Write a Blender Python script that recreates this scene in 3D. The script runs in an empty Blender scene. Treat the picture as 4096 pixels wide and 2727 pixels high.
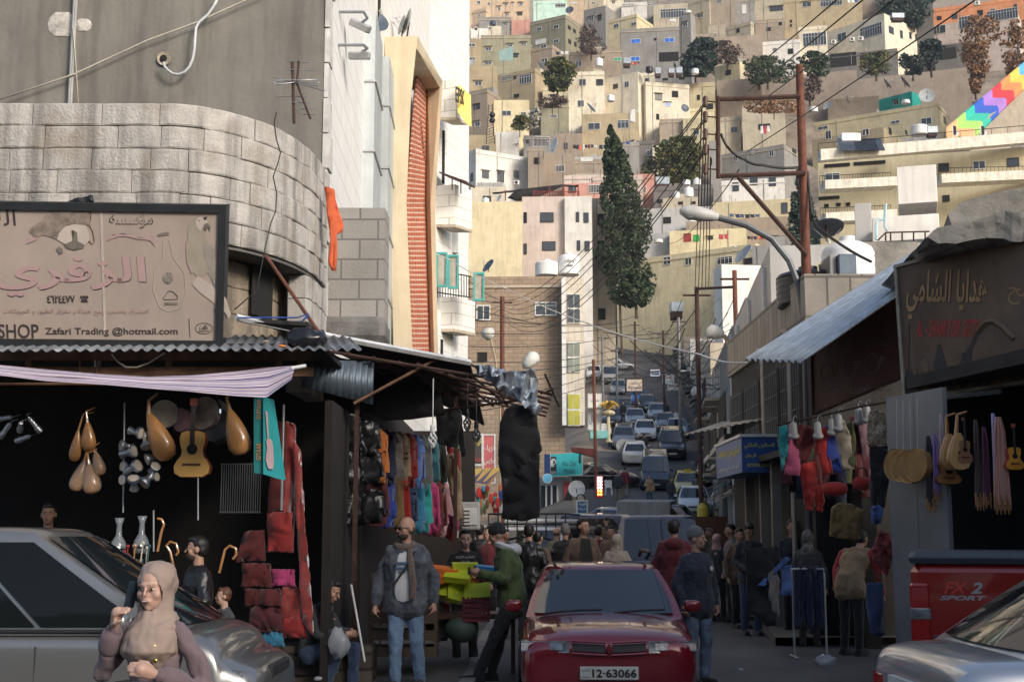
import bpy, bmesh, math, random, unicodedata
from mathutils import Vector, Matrix, noise
R = math.radians
rnd = random.Random(7)
SC = bpy.context.scene
COL = SC.collection

# ---------------------------------------------------------------- camera
PITCH = R(8.36)
FPX = 5218.0                       # focal length in photograph pixels (4096 wide)
CAMZ = 1.6
cam_d = bpy.data.cameras.new('camera')
cam = bpy.data.objects.new('camera', cam_d)
COL.objects.link(cam)
cam.location = (0, 0, CAMZ)
cam.rotation_euler = (math.pi / 2 + PITCH, 0, 0)
cam_d.sensor_width = 36
cam_d.lens = FPX / 4096 * 36
cam_d.clip_start = 0.1
cam_d.clip_end = 2000
SC.camera = cam

# ---------------------------------------------------------------- light
SUN_EL, SUN_AZ = R(26), R(140)     # light comes from behind the viewer's right shoulder
w = bpy.data.worlds.new('World')
SC.world = w
w.use_nodes = True
nt = w.node_tree
sky = nt.nodes.new('ShaderNodeTexSky')
sky.sky_type = 'NISHITA'
sky.sun_disc = False
sky.sun_elevation = SUN_EL
sky.sun_rotation = SUN_AZ
sky.air_density = 1.0
sky.dust_density = 2.5
bg = nt.nodes['Background']
bg.inputs['Strength'].default_value = 0.15
nt.links.new(sky.outputs[0], bg.inputs[0])
sd = bpy.data.lights.new('sun', 'SUN')
sd.energy = 2.0
sd.angle = R(16)
sd.color = (1, .955, .89)
so = bpy.data.objects.new('sun', sd)
COL.objects.link(so)
sv = Vector((math.sin(SUN_AZ) * math.cos(SUN_EL), math.cos(SUN_AZ) * math.cos(SUN_EL), math.sin(SUN_EL)))
so.rotation_euler = (-sv).to_track_quat('-Z', 'Y').to_euler()
so.location = sv * 60
SC.view_settings.view_transform = 'Standard'
SC.view_settings.look = 'None'
SC.view_settings.exposure = 0.47
SC.view_settings.gamma = 1.0

# ---------------------------------------------------------------- photograph measurements -> world points
CR = {'W': (0, 0, .57495), 'A': (1250, 0, 1.96), 'B': (2200, 0, 2.24), 'C': (3000, 0, 2.0903), 'D': (1800, 700, 1.96),
  'E': (2500, 700, 1.96), 'F': (3000, 850, 1.7418), 'G': (1850, 1400, 2.0905), 'P': (0, 0, 1.6821), 'Q': (0, 780, 1.6821),
  'L': (0, 1500, 1.2775), 'M': (1000, 1300, 1.0992), 'R': (1800, 1900, 1.8958), 'S': (2800, 1600, 1.3912)}
CT, ST = math.cos(PITCH), math.sin(PITCH)

def full(c, u, v):
 x, y, s = CR[c]
 return x + u / s, y + v / s
def ray(c, u, v):
 U, V = full(c, u, v)
 a, b = (U - 2048) / FPX, -(V - 1363.5) / FPX
 return Vector((a, CT - b * ST, ST + b * CT))
def at(c, u, v, D):
 d = ray(c, u, v)
 return Vector((0, 0, CAMZ)) + d * (D / d.y)
def px(c, n, D):                    # size in metres of n crop pixels at distance D
 return n / CR[c][2] * D / FPX

# ---------------------------------------------------------------- mesh builder
class MB:
 def __init__(s):
  s.v, s.f, s.m, s.M = [], [], [], Matrix()
  s.mi = 0
 def add(s, vs, fs):
  n = len(s.v)
  s.v += [s.M @ Vector(p) for p in vs]
  for f in fs:
   s.f.append([i + n for i in f]); s.m.append(s.mi)
  return s
 def box(s, x0, y0, z0, x1, y1, z1):
  return s.add([(x0,y0,z0),(x1,y0,z0),(x1,y1,z0),(x0,y1,z0),(x0,y0,z1),(x1,y0,z1),(x1,y1,z1),(x0,y1,z1)],
      [(3,2,1,0),(4,5,6,7),(0,1,5,4),(1,2,6,5),(2,3,7,6),(3,0,4,7)])
 def cbox(s, c, d):
  return s.box(c[0]-d[0]/2, c[1]-d[1]/2, c[2]-d[2]/2, c[0]+d[0]/2, c[1]+d[1]/2, c[2]+d[2]/2)
 def bbox(s, x0, y0, z0, x1, y1, z1, b=.02):      # box with chamfered vertical and top edges
  b = min(b, (x1-x0)*.45, (y1-y0)*.45, (z1-z0)*.45)
  def ring(i, z): return [(x0+i+b,y0+i,z),(x1-i-b,y0+i,z),(x1-i,y0+i+b,z),(x1-i,y1-i-b,z),(x1-i-b,y1-i,z),(x0+i+b,y1-i,z),(x0+i,y1-i-b,z),(x0+i,y0+i+b,z)]
  return s.loft([ring(b*.6, z0), ring(0, z0+b), ring(0, z1-b), ring(b*.6, z1)])
 def loft(s, rings, cap=True, closed=True):
  n = len(rings[0]); vs = [p for r in rings for p in r]; fs = []
  for i in range(len(rings)-1):
   for j in range(n if closed else n-1):
    k = (j+1) % n
    fs.append((i*n+j, i*n+k, (i+1)*n+k, (i+1)*n+j))
  if cap:
   fs.append(tuple(range(n))[::-1]); fs.append(tuple((len(rings)-1)*n+j for j in range(n)))
  return s.add(vs, fs)
 def tube(s, pts, r, n=6, cap=True):
  pts = [Vector(p) for p in pts]
  rs = r if isinstance(r, (list, tuple)) else [r]*len(pts)
  rings = []; up = None
  for i, p in enumerate(pts):
   t = (pts[min(i+1, len(pts)-1)] - pts[max(i-1, 0)])
   if t.length < 1e-9: t = Vector((0,0,1))
   t.normalize()
   if up is None:
    up = Vector((0,0,1)) if abs(t.z) < .9 else Vector((1,0,0))
   a = t.cross(up)
   if a.length < 1e-4: a = t.cross(Vector((1,.3,0)))
   a.normalize(); b = a.cross(t).normalized(); up = b
   rings.append([p + (a*math.cos(2*math.pi*k/n) + b*math.sin(2*math.pi*k/n))*rs[i] for k in range(n)])
  return s.loft(rings, cap)
 def cap(s, a, b, ra, rb, n=10, sq=1.0):          # capsule from a to b
  a, b = Vector(a), Vector(b); t = (b-a)
  if t.length < 1e-6: t = Vector((0,0,1e-4))
  L = t.length; t.normalize(); P, Rr = [], []
  for k in (-.98,-.8,-.45): P.append(a + t*(k*ra)); Rr.append(ra*math.sqrt(1-k*k))
  P.append(a); Rr.append(ra); P.append(b); Rr.append(rb)
  for k in (.45,.8,.98): P.append(b + t*(k*rb)); Rr.append(rb*math.sqrt(1-k*k))
  return s.tube(P, Rr, n)
 def ell(s, c, r, n=12, m=8, rot=None):
  c = Vector(c); rings = []
  for i in range(1, m):
   th = math.pi*i/m
   rings.append([Vector((r[0]*math.sin(th)*math.cos(2*math.pi*k/n), r[1]*math.sin(th)*math.sin(2*math.pi*k/n), -r[2]*math.cos(th))) for k in range(n)])
  if rot: rings = [[rot @ p for p in q] for q in rings]
  return s.loft([[c+p for p in q] for q in rings])
 def lathe(s, prof, n=16, c=(0,0,0), axis=None, cap=True):
  c = Vector(c); Q = Matrix() if axis is None else Vector((0,0,1)).rotation_difference(Vector(axis)).to_matrix().to_4x4()
  return s.loft([[c + Q @ Vector((r*math.cos(2*math.pi*k/n), r*math.sin(2*math.pi*k/n), z)) for k in range(n)] for r, z in prof], cap)
 def prism(s, poly, d):                            # polygon (3-D points) pushed along vector d
  d = Vector(d); poly = [Vector(p) for p in poly]
  return s.loft([poly, [p+d for p in poly]])
 def quad(s, a, b, c, d): return s.add([a,b,c,d], [(0,1,2,3)])
 def build(s, name, mats, parent=None, smooth=False, ang=40, wire=None):
  me = bpy.data.meshes.new(name)
  me.from_pydata([tuple(p) for p in s.v], [], s.f)
  mats = mats if isinstance(mats, (list, tuple)) else [mats]
  for m in mats: me.materials.append(m)
  if len(mats) > 1: me.polygons.foreach_set('material_index', s.m)
  fixn(me)
  return link(name, me, parent, smooth, ang)

def fixn(me):
 b = bmesh.new(); b.from_mesh(me)
 bmesh.ops.recalc_face_normals(b, faces=b.faces)
 b.to_mesh(me); b.free()
def link(name, me, parent=None, smooth=False, ang=40):
 if smooth:
  me.polygons.foreach_set('use_smooth', [True]*len(me.polygons))
  if ang < 180: me.set_sharp_from_angle(angle=R(ang))
 me.update()
 o = bpy.data.objects.new(name, me); COL.objects.link(o)
 if parent: o.parent = parent
 return o
_BK = None
def baked(o):                                         # apply the modifiers of o, without operators
 global _BK
 if _BK is None: _BK = bpy.data.scenes.new('bake')
 par = o.parent; o.parent = None                   # alone in a side scene: nothing else is re-evaluated
 COL.objects.unlink(o); _BK.collection.objects.link(o)
 vl = _BK.view_layers[0]; vl.update(); dg = vl.depsgraph
 me = bpy.data.meshes.new_from_object(o.evaluated_get(dg))
 _BK.collection.objects.unlink(o); COL.objects.link(o); o.parent = par
 o.modifiers.clear(); o.data = me
 return o
def subdiv(o, lv=1):
 m = o.modifiers.new('s', 'SUBSURF'); m.levels = m.render_levels = lv
 return baked(o)
def tag(o, label, cat, group=None):
 o['label'] = label; o['category'] = cat
 if group: o['group'] = group
 return o
def thing(name, label, cat, loc=(0,0,0), rz=0, group=None):
 o = bpy.data.objects.new(name, None); COL.objects.link(o)
 o.empty_display_size = .1
 o.location = loc; o.rotation_euler = (0, 0, rz)
 return tag(o, label, cat, group)
def struct(o, k='structure'):
 o['kind'] = k; return o
def dup(root, loc=None, rz=None, label=None, group=None, sc=None, mats=None):
 def cp(o, par):
  c = o.copy(); COL.objects.link(c)
  if par: c.parent = par
  for ch in [x for x in o.children]: cp(ch, c)
  return c
 c = cp(root, None)
 if loc is not None: c.location = loc
 if rz is not None: c.rotation_euler = (0, 0, rz)
 if label: c['label'] = label
 if group: c['group'] = group
 if sc: c.scale = sc if isinstance(sc, (tuple, list)) else (sc,)*3
 return c

# ---------------------------------------------------------------- materials
MATS = {}
def mat(name, col, rough=.8, metal=0, var=.18, ns=2.0, bump=0, bs=30, streak=0, spec=.5, emit=0, coat=0, dirt=0, dirtc=(.07,.06,.05), alpha=1, objc=False, sheen=0, rv=0):
 if name in MATS: return MATS[name]
 m = bpy.data.materials.new(name); m.use_nodes = True; MATS[name] = m
 n, L = m.node_tree.nodes, m.node_tree.links
 p = n['Principled BSDF']
 p.inputs['Roughness'].default_value = rough; p.inputs['Metallic'].default_value = metal
 p.inputs['Specular IOR Level'].default_value = spec
 if coat: p.inputs['Coat Weight'].default_value = coat; p.inputs['Coat Roughness'].default_value = .04
 if sheen: p.inputs['Sheen Weight'].default_value = sheen
 if alpha < 1: p.inputs['Alpha'].default_value = alpha
 c4 = (*col, 1)
 p.inputs['Base Color'].default_value = c4
 if emit:
  p.inputs['Emission Color'].default_value = c4; p.inputs['Emission Strength'].default_value = emit
 if var or dirt or streak or bump:
  tc = n.new('ShaderNodeTexCoord'); geo = n.new('ShaderNodeNewGeometry')
  src = tc.outputs['Object'] if objc else geo.outputs['Position']
  def ntex(scale, det=4, stretch=None):
   t = n.new('ShaderNodeTexNoise'); t.inputs['Scale'].default_value = scale; t.inputs['Detail'].default_value = det
   t.inputs['Roughness'].default_value = .6
   if stretch:
    mp = n.new('ShaderNodeMapping'); mp.inputs['Scale'].default_value = stretch
    L.new(src, mp.inputs[0]); L.new(mp.outputs[0], t.inputs[0])
   else: L.new(src, t.inputs[0])
   return t.outputs[0]
  def mr(o, a, b, lo, hi):
   t = n.new('ShaderNodeMapRange'); L.new(o, t.inputs[0])
   for i, x in enumerate((a, b, lo, hi)): t.inputs[i+1].default_value = x
   return t.outputs[0]
  def mix(f, a, b, mode='MIX'):
   t = n.new('ShaderNodeMix'); t.data_type = 'RGBA'; t.blend_type = mode
   if isinstance(f, float): t.inputs[0].default_value = f
   else: L.new(f, t.inputs[0])
   for i, x in ((6, a), (7, b)):
    if isinstance(x, tuple): t.inputs[i].default_value = x
    else: L.new(x, t.inputs[i])
   return t.outputs[2]
  cur = c4
  if var:
   f = mr(ntex(ns, 6), .3, .7, 1-var, 1+var)
   h = n.new('ShaderNodeHueSaturation'); h.inputs['Color'].default_value = c4; L.new(f, h.inputs['Value'])
   cur = h.outputs[0]
  if rv:
   oi = n.new('ShaderNodeObjectInfo'); h = n.new('ShaderNodeHueSaturation')
   L.new(mr(oi.outputs['Random'], 0, 1, 1-rv, 1+rv), h.inputs['Value']); L.new(cur, h.inputs['Color']) if not isinstance(cur, tuple) else None
   cur = h.outputs[0]
  if streak:
   f = mr(ntex(1.0, 5, (3.2, 3.2, .35)), .46, .62, 0, streak)
   cur = mix(f, cur, (*[x*.35+.01 for x in col], 1))
  if dirt:
   f = mr(ntex(ns*.45+.1, 7), .5, .72, 0, dirt)
   cur = mix(f, cur, (*dirtc, 1))
  if not isinstance(cur, tuple): L.new(cur, p.inputs['Base Color'])
  if bump:
   b = n.new('ShaderNodeBump'); b.inputs['Strength'].default_value = min(1, bump); b.inputs['Distance'].default_value = .02
   L.new(ntex(bs, 5), b.inputs['Height']); L.new(b.outputs[0], p.inputs['Normal'])
 return m

def brickmat(name, c1, c2, mortar, bw, bh, ms=.02, rough=.9, face='x', dirt=.4, bump=.4):
 if name in MATS: return MATS[name]
 m = bpy.data.materials.new(name); m.use_nodes = True; MATS[name] = m
 n, L = m.node_tree.nodes, m.node_tree.links
 p = n['Principled BSDF']; p.inputs['Roughness'].default_value = rough
 geo = n.new('ShaderNodeNewGeometry'); sep = n.new('ShaderNodeSeparateXYZ'); cb = n.new('ShaderNodeCombineXYZ')
 L.new(geo.outputs['Position'], sep.inputs[0])
 ad = n.new('ShaderNodeMath'); ad.operation = 'ADD'
 L.new(sep.outputs[0], ad.inputs[0]); L.new(sep.outputs[1], ad.inputs[1])
 L.new(ad.outputs[0], cb.inputs[0]); L.new(sep.outputs[2], cb.inputs[1])
 b = n.new('ShaderNodeTexBrick'); L.new(cb.outputs[0], b.inputs[0])
 b.inputs['Color1'].default_value = (*c1, 1); b.inputs['Color2'].default_value = (*c2, 1); b.inputs['Mortar'].default_value = (*mortar, 1)
 b.inputs['Scale'].default_value = 1; b.inputs['Brick Width'].default_value = bw; b.inputs['Row Height'].default_value = bh
 b.inputs['Mortar Size'].default_value = ms; b.inputs['Mortar Smooth'].default_value = .3
 t = n.new('ShaderNodeTexNoise'); t.inputs['Scale'].default_value = 1.3; t.inputs['Detail'].default_value = 8
 L.new(geo.outputs['Position'], t.inputs[0])
 r = n.new('ShaderNodeMapRange'); L.new(t.outputs[0], r.inputs[0]); r.inputs[1].default_value = .45; r.inputs[2].default_value = .75
 r.inputs[3].default_value = 0; r.inputs[4].default_value = dirt
 x = n.new('ShaderNodeMix'); x.data_type = 'RGBA'; L.new(r.outputs[0], x.inputs[0]); L.new(b.outputs[0], x.inputs[6])
 x.inputs[7].default_value = (*[a*.4 for a in c1], 1)
 L.new(x.outputs[2], p.inputs['Base Color'])
 bp = n.new('ShaderNodeBump'); bp.inputs['Strength'].default_value = bump; bp.inputs['Distance'].default_value = .02
 t2 = n.new('ShaderNodeTexNoise'); t2.inputs['Scale'].default_value = 25; L.new(geo.outputs['Position'], t2.inputs[0])
 s2 = n.new('ShaderNodeMath'); s2.operation = 'SUBTRACT'; L.new(t2.outputs[0], s2.inputs[0]); L.new(b.outputs['Fac'], s2.inputs[1])
 L.new(s2.outputs[0], bp.inputs['Height']); L.new(bp.outputs[0], p.inputs['Normal'])
 return m

def glassmat(name, col=(.02,.025,.03), rough=.05, ior=1.6, var=0):
 m = mat(name, col, rough, var=var, ns=1.5); m.node_tree.nodes['Principled BSDF'].inputs['IOR'].default_value = ior
 return m
GLASS = glassmat('window_glass', (.035,.04,.045), .08)
CARGLASS = mat('car_glass', (.008,.01,.011), .05, var=0, spec=.18)
BLUEGL = mat('blue_glass', (.02,.13,.55), .2)
GREENGL = mat('green_shutter', (.02,.28,.16), .5)
DARK = mat('dark_opening', (.012,.011,.01), .9)
BLACK = mat('black_paint', (.012,.012,.013), .5, ns=5)
WHITEF = mat('white_frame', (.62,.62,.6), .5, ns=4)
CHROME = mat('chrome', (.75,.75,.76), .18, 1, var=.05)
STEEL = mat('steel', (.45,.46,.47), .45, .8, ns=6)
RUST = mat('rusty_steel', (.14,.05,.03), .8, .1, var=.4, ns=8, bump=.3)
RUSTD = mat('dark_rust', (.06,.03,.022), .85, var=.4, ns=8, bump=.3)
WIREM = mat('wire_black', (.015,.015,.016), .6, var=0)
GALV = mat('galvanised_sheet', (.30,.34,.38), .42, .55, var=.3, ns=3, dirt=.35, dirtc=(.12,.1,.08))
RUBBER = mat('rubber', (.014,.014,.014), .75, var=.1)

# ---------------------------------------------------------------- writing
_AR = {}
for _c in range(0xFE80, 0xFEFD):
 _d = unicodedata.decomposition(chr(_c)).split()
 if len(_d) == 2: _AR.setdefault(chr(int(_d[1], 16)), {})[_d[0]] = chr(_c)
def arabic(s):
 lam = {'ا': ('\uFEFB', '\uFEFC'), 'أ': ('\uFEF7', '\uFEF8'), 'إ': ('\uFEF9', '\uFEFA')}
 out = []; i = 0
 def joins(ch): return ch in _AR and '<initial>' in _AR[ch]
 while i < len(s):
  ch = s[i]; pv = i > 0 and (joins(s[i-1]))
  if ch == 'ل' and i+1 < len(s) and s[i+1] in lam:
   out.append(lam[s[i+1]][1 if pv else 0]); i += 2; continue
  if ch in _AR:
   nx = i+1 < len(s) and s[i+1] in _AR and joins(ch)
   f = _AR[ch]
   k = '<medial>' if pv and nx and '<medial>' in f else '<final>' if pv and '<final>' in f else '<initial>' if nx and '<initial>' in f else '<isolated>'
   out.append(f.get(k, ch))
  else: out.append(ch)
  i += 1
 t = ''.join(out)[::-1]
 return t
def text(name, s, m, parent, O, ex, ez, width=None, height=None, ext=.003, sh=0, bold=0, lift=.006):
 """letters as a thin solid; centred on O, ex = reading direction, ez = up"""
 if any('\u0600' <= c <= '\u06FF' for c in s):
  s = arabic(s)
  s2 = ''; run = ''
  for c in s:                                   # digits keep their order
   if c.isdigit() or c in '0123456789': run += c
   else: s2 += run[::-1] + c; run = ''
  s = s2 + run[::-1]
 cu = bpy.data.curves.new(name, 'FONT'); cu.body = s; cu.size = 1; cu.extrude = 0; cu.shear = sh; cu.offset = bold
 cu.resolution_u = 3
 to = bpy.data.objects.new(name, cu)
 me = bpy.data.meshes.new_from_object(to)
 bpy.data.objects.remove(to)
 if not me.vertices: return None
 X = [v.co.x for v in me.vertices]; Y = [v.co.y for v in me.vertices]
 x0, x1, y0, y1 = min(X), max(X), min(Y), max(Y)
 sx = width/(x1-x0) if width else None; sy = height/(y1-y0) if height else None
 sx = sx or sy; sy = sy or sx
 O, ex, ez = Vector(O), Vector(ex).normalized(), Vector(ez).normalized(); nrm = ex.cross(ez)
 for v in me.vertices:
  v.co = O + ex*((v.co.x-(x0+x1)/2)*sx) + ez*((v.co.y-(y0+y1)/2)*sy) + nrm*lift
 b = bmesh.new(); b.from_mesh(me)
 r = bmesh.ops.extrude_face_region(b, geom=b.faces[:])
 bmesh.ops.translate(b, verts=[g for g in r['geom'] if isinstance(g, bmesh.types.BMVert)], vec=nrm*ext)
 bmesh.ops.recalc_face_normals(b, faces=b.faces)
 b.to_mesh(me); b.free()
 me.polygons.foreach_set('use_smooth', [False]*len(me.polygons))
 me.materials.clear(); me.materials.append(m)
 return link(name, me, parent)
# ================================================================ houses on the hill
PAL = {'yel': (.58,.505,.33), 'crm': (.66,.60,.48), 'oli': (.27,.255,.18), 'brn': (.33,.27,.21), 'gry': (.27,.26,.245), 'pch': (.56,.43,.31),
  'wht': (.70,.68,.64), 'och': (.41,.335,.215), 'stn': (.42,.36,.28), 'pnk': (.52,.27,.22), 'dgr': (.15,.14,.13), 'tea': (.02,.36,.31),
  'lim': (.55,.75,.66), 'org': (.62,.26,.12), 'bge': (.44,.39,.30), 'lgr': (.42,.41,.40), 'pst': (.56,.47,.42), 'bgw': (.33,.27,.215)}
def wallmat(k):
 return mat('plaster_' + k, PAL[k], .92, var=.10, ns=.7, bump=.25, bs=9, streak=.18, dirt=.42, dirtc=tuple(a*.45 for a in PAL[k]), rv=.13)
def Dh(V):
 v = V / 1.7393
 return 165 + (720 - v) * .153 if v < 720 else 165 - (v - 720) * .2
BASES = []                       # ground points the terrain passes through
_WIN = {}
def window(par, w, h, st, x, z, face, depth):
 w, h = max(.3, round(w, 1)), max(.3, round(h, 1)); key = (w, h, st)
 if key not in _WIN:
  f = MB(); t = .07; p = .06
  fm = {'k': DARK, 'd': BLACK, 'r': mat('red_door_paint', (.25,.03,.02)), 'v': mat('green_door_paint', (.03,.30,.07)), 'W': WHITEF, 'a': mat('brown_wood', (.10,.05,.03))}.get(st, WHITEF)
  nb = 2 if st in 'wbgd' else max(2, int(w/.55)) if st == 's' else max(3, int(w/.22)) if st == 'i' else 1
  f.box(-w/2, -p, -h/2, -w/2+t, 0, h/2); f.box(w/2-t, -p, -h/2, w/2, 0, h/2)
  f.box(-w/2+t, -p, h/2-t, w/2-t, 0, h/2); f.box(-w/2+t, -p-.06, -h/2, w/2-t, 0, -h/2+t)
  for i in range(1, nb):
   xx = -w/2 + w*i/nb; f.box(xx-.025, -p+.01, -h/2+t, xx+.025, 0, h/2-t)
  if st == 's': f.box(-w/2+t, -p+.015, h*.22, w/2-t, 0, h*.22+.05)
  pm = {'b': BLUEGL, 'g': GREENGL, 'k': DARK, 'W': WHITEF, 'r': fm, 'v': fm, 'i': DARK}.get(st, GLASS)
  g = MB().box(-w/2+t, -.022, -h/2+t, w/2-t, -.004, h/2-t)
  a = f.build('window', fm); b = g.build('pane', pm)
  _WIN[key] = (a.data, b.data)
  bpy.data.objects.remove(a); bpy.data.objects.remove(b)
 nm = 'door' if st in 'rvW' else 'window'
 o = link(nm, _WIN[key][0], par)
 o.location = {'F': (x, 0, z), 'R': (depth[0], x, z), 'L': (0, x, z)}[face]
 o.rotation_euler = (0, 0, {'F': 0, 'R': math.pi/2, 'L': -math.pi/2}[face])
 b = link('pane', _WIN[key][1], o)
 return o
def uray(c, u): return full(c, u, 0)[0]
def solve(P, dirx, diry, U):
 k = (U - 2048) / FPX
 w0 = P.y*CT + (P.z - CAMZ)*ST
 return (k*w0 - P.x) / (dirx - k*diry*CT)
HN = 0
def H(c, u0, uc, u2, vt, vb, col, label, wins=(), D=None, name='house', yaw=None, dep=7.5, down=9, par=.5, corn=None, cat='house', mats=None, hood=1, noside=0):
 global HN; HN += 1
 V = full(c, 0, vb)[1]
 D = D or Dh(V)
 left = u2 is not None and u2 < u0
 pivot = u0 if left else uc
 C = at(c, pivot, vb, D)
 k = math.atan((full(c, pivot, 0)[0]-2048)/FPX)
 if yaw is None: yaw = 28 if u2 is not None and u2 != uc and u2 != u0 else 0
 a = k + (R(-yaw) if left else R(yaw))
 ex = Vector((math.cos(a), -math.sin(a), 0)); ey = Vector((math.sin(a), math.cos(a), 0))
 if left:
  A = C; wd = solve(C, ex.x, ex.y, uray(c, uc))
  if yaw and not noside: dep = min(22, max(2, abs(solve(C, ey.x, ey.y, uray(c, u2)))))
 else:
  wd = -solve(C, ex.x, ex.y, uray(c, u0)); A = C - ex*wd
  if yaw and not noside: dep = min(22, max(2, abs(solve(C, ey.x, ey.y, uray(c, u2)))))
 ht = at(c, pivot, vt, D).z - C.z
 BASES.append((A + ex*wd/2 + ey*dep/2 - Vector((0,0,.3)), 1))
 root = thing(name, label, cat, A, -a)
 W = mats or wallmat(col)
 m = MB(); t = .22
 m.loft([[(0,0,-down),(wd,0,-down),(wd,dep,-down),(0,dep,-down)], [(0,0,ht),(wd,0,ht),(wd,dep,ht),(0,dep,ht)],
   [(t,t,ht),(wd-t,t,ht),(wd-t,dep-t,ht),(t,dep-t,ht)], [(t,t,ht-par),(wd-t,t,ht-par),(wd-t,dep-t,ht-par),(t,dep-t,ht-par)]])
 m.build('wall', W, root)
 if corn is None: corn = HN % 3 != 0
 if corn and ht > 2.2:
  q = MB(); o = .1; z = ht - par - .25
  q.loft([[(-o,-o,z),(wd+o,-o,z),(wd+o,dep+o,z),(-o,dep+o,z)], [(-o,-o,z+.16),(wd+o,-o,z+.16),(wd+o,dep+o,z+.16),(-o,dep+o,z+.16)]])
  q.build('cornice', wallmat('stn' if col in ('brn','gry','oli') else col), root)
 inv = Matrix.Rotation(a, 3, 'Z'); q = random.Random(HN)
 if D > 120 and name == 'house' and wd > 2.5:
  b = MB(); x = q.uniform(.1,.9)*wd; b.tube([(x,-.05,-down),(x,-.05,ht-.2)],.05,4); b.build('drain_pipe', wallmat('gry'), root); b = MB()
  for i in range(4): x = q.uniform(.05,.95)*wd; b.tube([(x,.1,ht-.1),(x+q.uniform(-.1,.1),.1,ht+q.uniform(.3,1.1))],.025,4)
  b.build('rebar_stubs', RUSTD, root); b = MB().box(.3+q.random()*(wd-2), 2.4, ht-par, .3+q.random()*(wd-2)+1.8, 4.4, ht+q.uniform(.5,1.9)) if wd > 4 and q.random() < .55 else None
  if b: b.build('roof_room', wallmat(q.choice(('gry','bge','brn','lgr'))), root)
  if not wins and ht > 2.2:
   for i in range(max(1, int(wd/3.5))): window(root, q.uniform(.7,1.3), q.uniform(.8,1.2), q.choice('kdwi'), (i+.5+q.uniform(-.2,.2))*wd/max(1, int(wd/3.5)), ht-1.9-q.random()*.6, 'F', (wd, dep))
 for wn in wins:
  x, y, ww, hh = wn[:4]; st = wn[4] if len(wn) > 4 else 'w'; fc = 'F'
  if len(st) > 1: fc = st[0]; st = st[1]
  P0, n = (A, ey) if fc == 'F' else (A + ex*wd, ex) if fc == 'R' else (A, ex)
  d = ray(c, x, y); O = Vector((0,0,CAMZ)); tt = (P0-O).dot(n)/d.dot(n); Pw = inv @ (O + d*tt - A)
  Dw = (O + d*tt).y
  hm = px(c, hh, Dw); wm = px(c, ww, Dw)
  if fc != 'F' and not .3 < Pw.y < dep-.3: continue
  if fc == 'F': window(root, wm, hm, st, Pw.x, Pw.z, 'F', (wd, dep))
  else:
   wm = min(2, wm/max(.3, abs(math.sin(yaw and R(yaw) or .5))))
   window(root, wm, hm, st, Pw.y, Pw.z, fc, (wd, dep))
  if hood and fc == 'F' and HN % 2 and st in 'wdb' and wm < 3:
   MB().box(Pw.x-wm/2-.2, -.4, Pw.z+hm/2+.12, Pw.x+wm/2+.2, -.002, Pw.z+hm/2+.22).build('window_hood', W, root)
 return root

H('A',1085,1190,None,-40,85,'crm','pale cream block cut by the top edge, right beside the white tower block')
H('A',1190,1440,None,-40,130,'pch','tall peach house at the top with two close-set windows',[(1303,22,30,30),(1383,32,28,26)])
H('A',1440,1700,None,-40,135,'pch','wide peach apartment house at the top with five small scattered windows',[(1517,37,30,18),(1572,34,12,18),(1634,35,32,22),(1465,72,22,40),(1527,115,30,24),(1625,112,40,24,'d')])
H('A',1085,1360,1440,65,165,'pch','long low peach house with two green shuttered windows',[(1121,145,42,22,'g'),(1215,134,44,22,'g'),(1308,125,22,22)])
H('A',1305,1560,None,135,215,'gry','narrow grey rendered house behind the cream cabin with blue tank',[(1515,193,34,24)])
H('A',1560,1706,None,160,225,'pnk','small red plastered house wall left of the big olive house')
H('A',1085,1215,None,165,270,'crm','small white cube house with a flat roof at the left of the slope',[(1120,240,30,30,'k')])
H('A',1375,1480,None,205,275,'crm','tiny cream roof cabin with one narrow window',[(1390,223,22,28)])
H('A',1240,1375,None,225,280,'wht','low white garden house beside the tiny cream cabin',[(1282,232,20,12,'d')])
H('A',1705,1985,2100,115,390,'oli','big three-storey olive house with a lilac balcony bay',[(1777,232,46,34),(1911,214,48,34),(1911,326,50,34),(1790,328,100,44,'W'),(2012,218,22,30,'Rd'),(2053,245,20,30,'Rd'),(2015,328,22,34,'Rd'),(2060,350,20,34,'Rd')])
H('A',1320,1712,None,275,525,'oli','long lower olive wing with hooded windows, under the big olive house',[(1380,386,50,34),(1378,498,56,26),(1548,360,46,26),(1655,348,46,26),(1590,440,46,26,'d')])
H('A',1185,1322,None,305,525,'och','ochre house with a red roof edge and two stacked wide windows',[(1247,356,60,34),(1253,465,48,34)])
H('A',1110,1187,None,320,530,'oli','slim olive house squeezed against the ochre one with the red roof edge',[(1150,345,36,30),(1172,455,22,34)])
H('A',1580,1880,1965,350,525,'brn','brown brick house with white-framed greenish windows in its parapet storey',[(1697,376,52,36),(1813,366,54,34),(1688,488,50,34),(1820,475,52,38)])
H('A',1140,1450,None,520,690,'och','long dark yellow house with a white tarpaulin on its terrace',[(1300,655,60,40)])
H('A',1450,1745,1850,535,775,'och','ochre house with a tall white gridded stair window and pierced brick',[(1588,605,26,40,'d'),(1669,622,118,82,'s'),(1600,752,48,30,'k'),(1520,612,100,50,'i')])
H('A',1180,1370,1480,695,1055,'brn','grey-brown stone house with an arched window on its lower floor',[(1289,838,56,40,'d'),(1292,975,54,46)])
H('A',1420,1700,None,785,1015,'yel','pale yellow house with flaking top and one wide hooded window',[(1520,889,78,46),(1655,898,46,46,'i')])
H('A',1790,2010,None,815,1005,'oli','windowless grey-green shed with a white frame on its roof')
H('A',1805,2005,None,680,780,'yel','low yellow wall house beside the tall cream house',[(1890,750,60,20,'k')])
H('A',1435,1620,None,1035,1150,'wht','low white shed with a sloping metal roof',[(1600,1145,20,18)])
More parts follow.
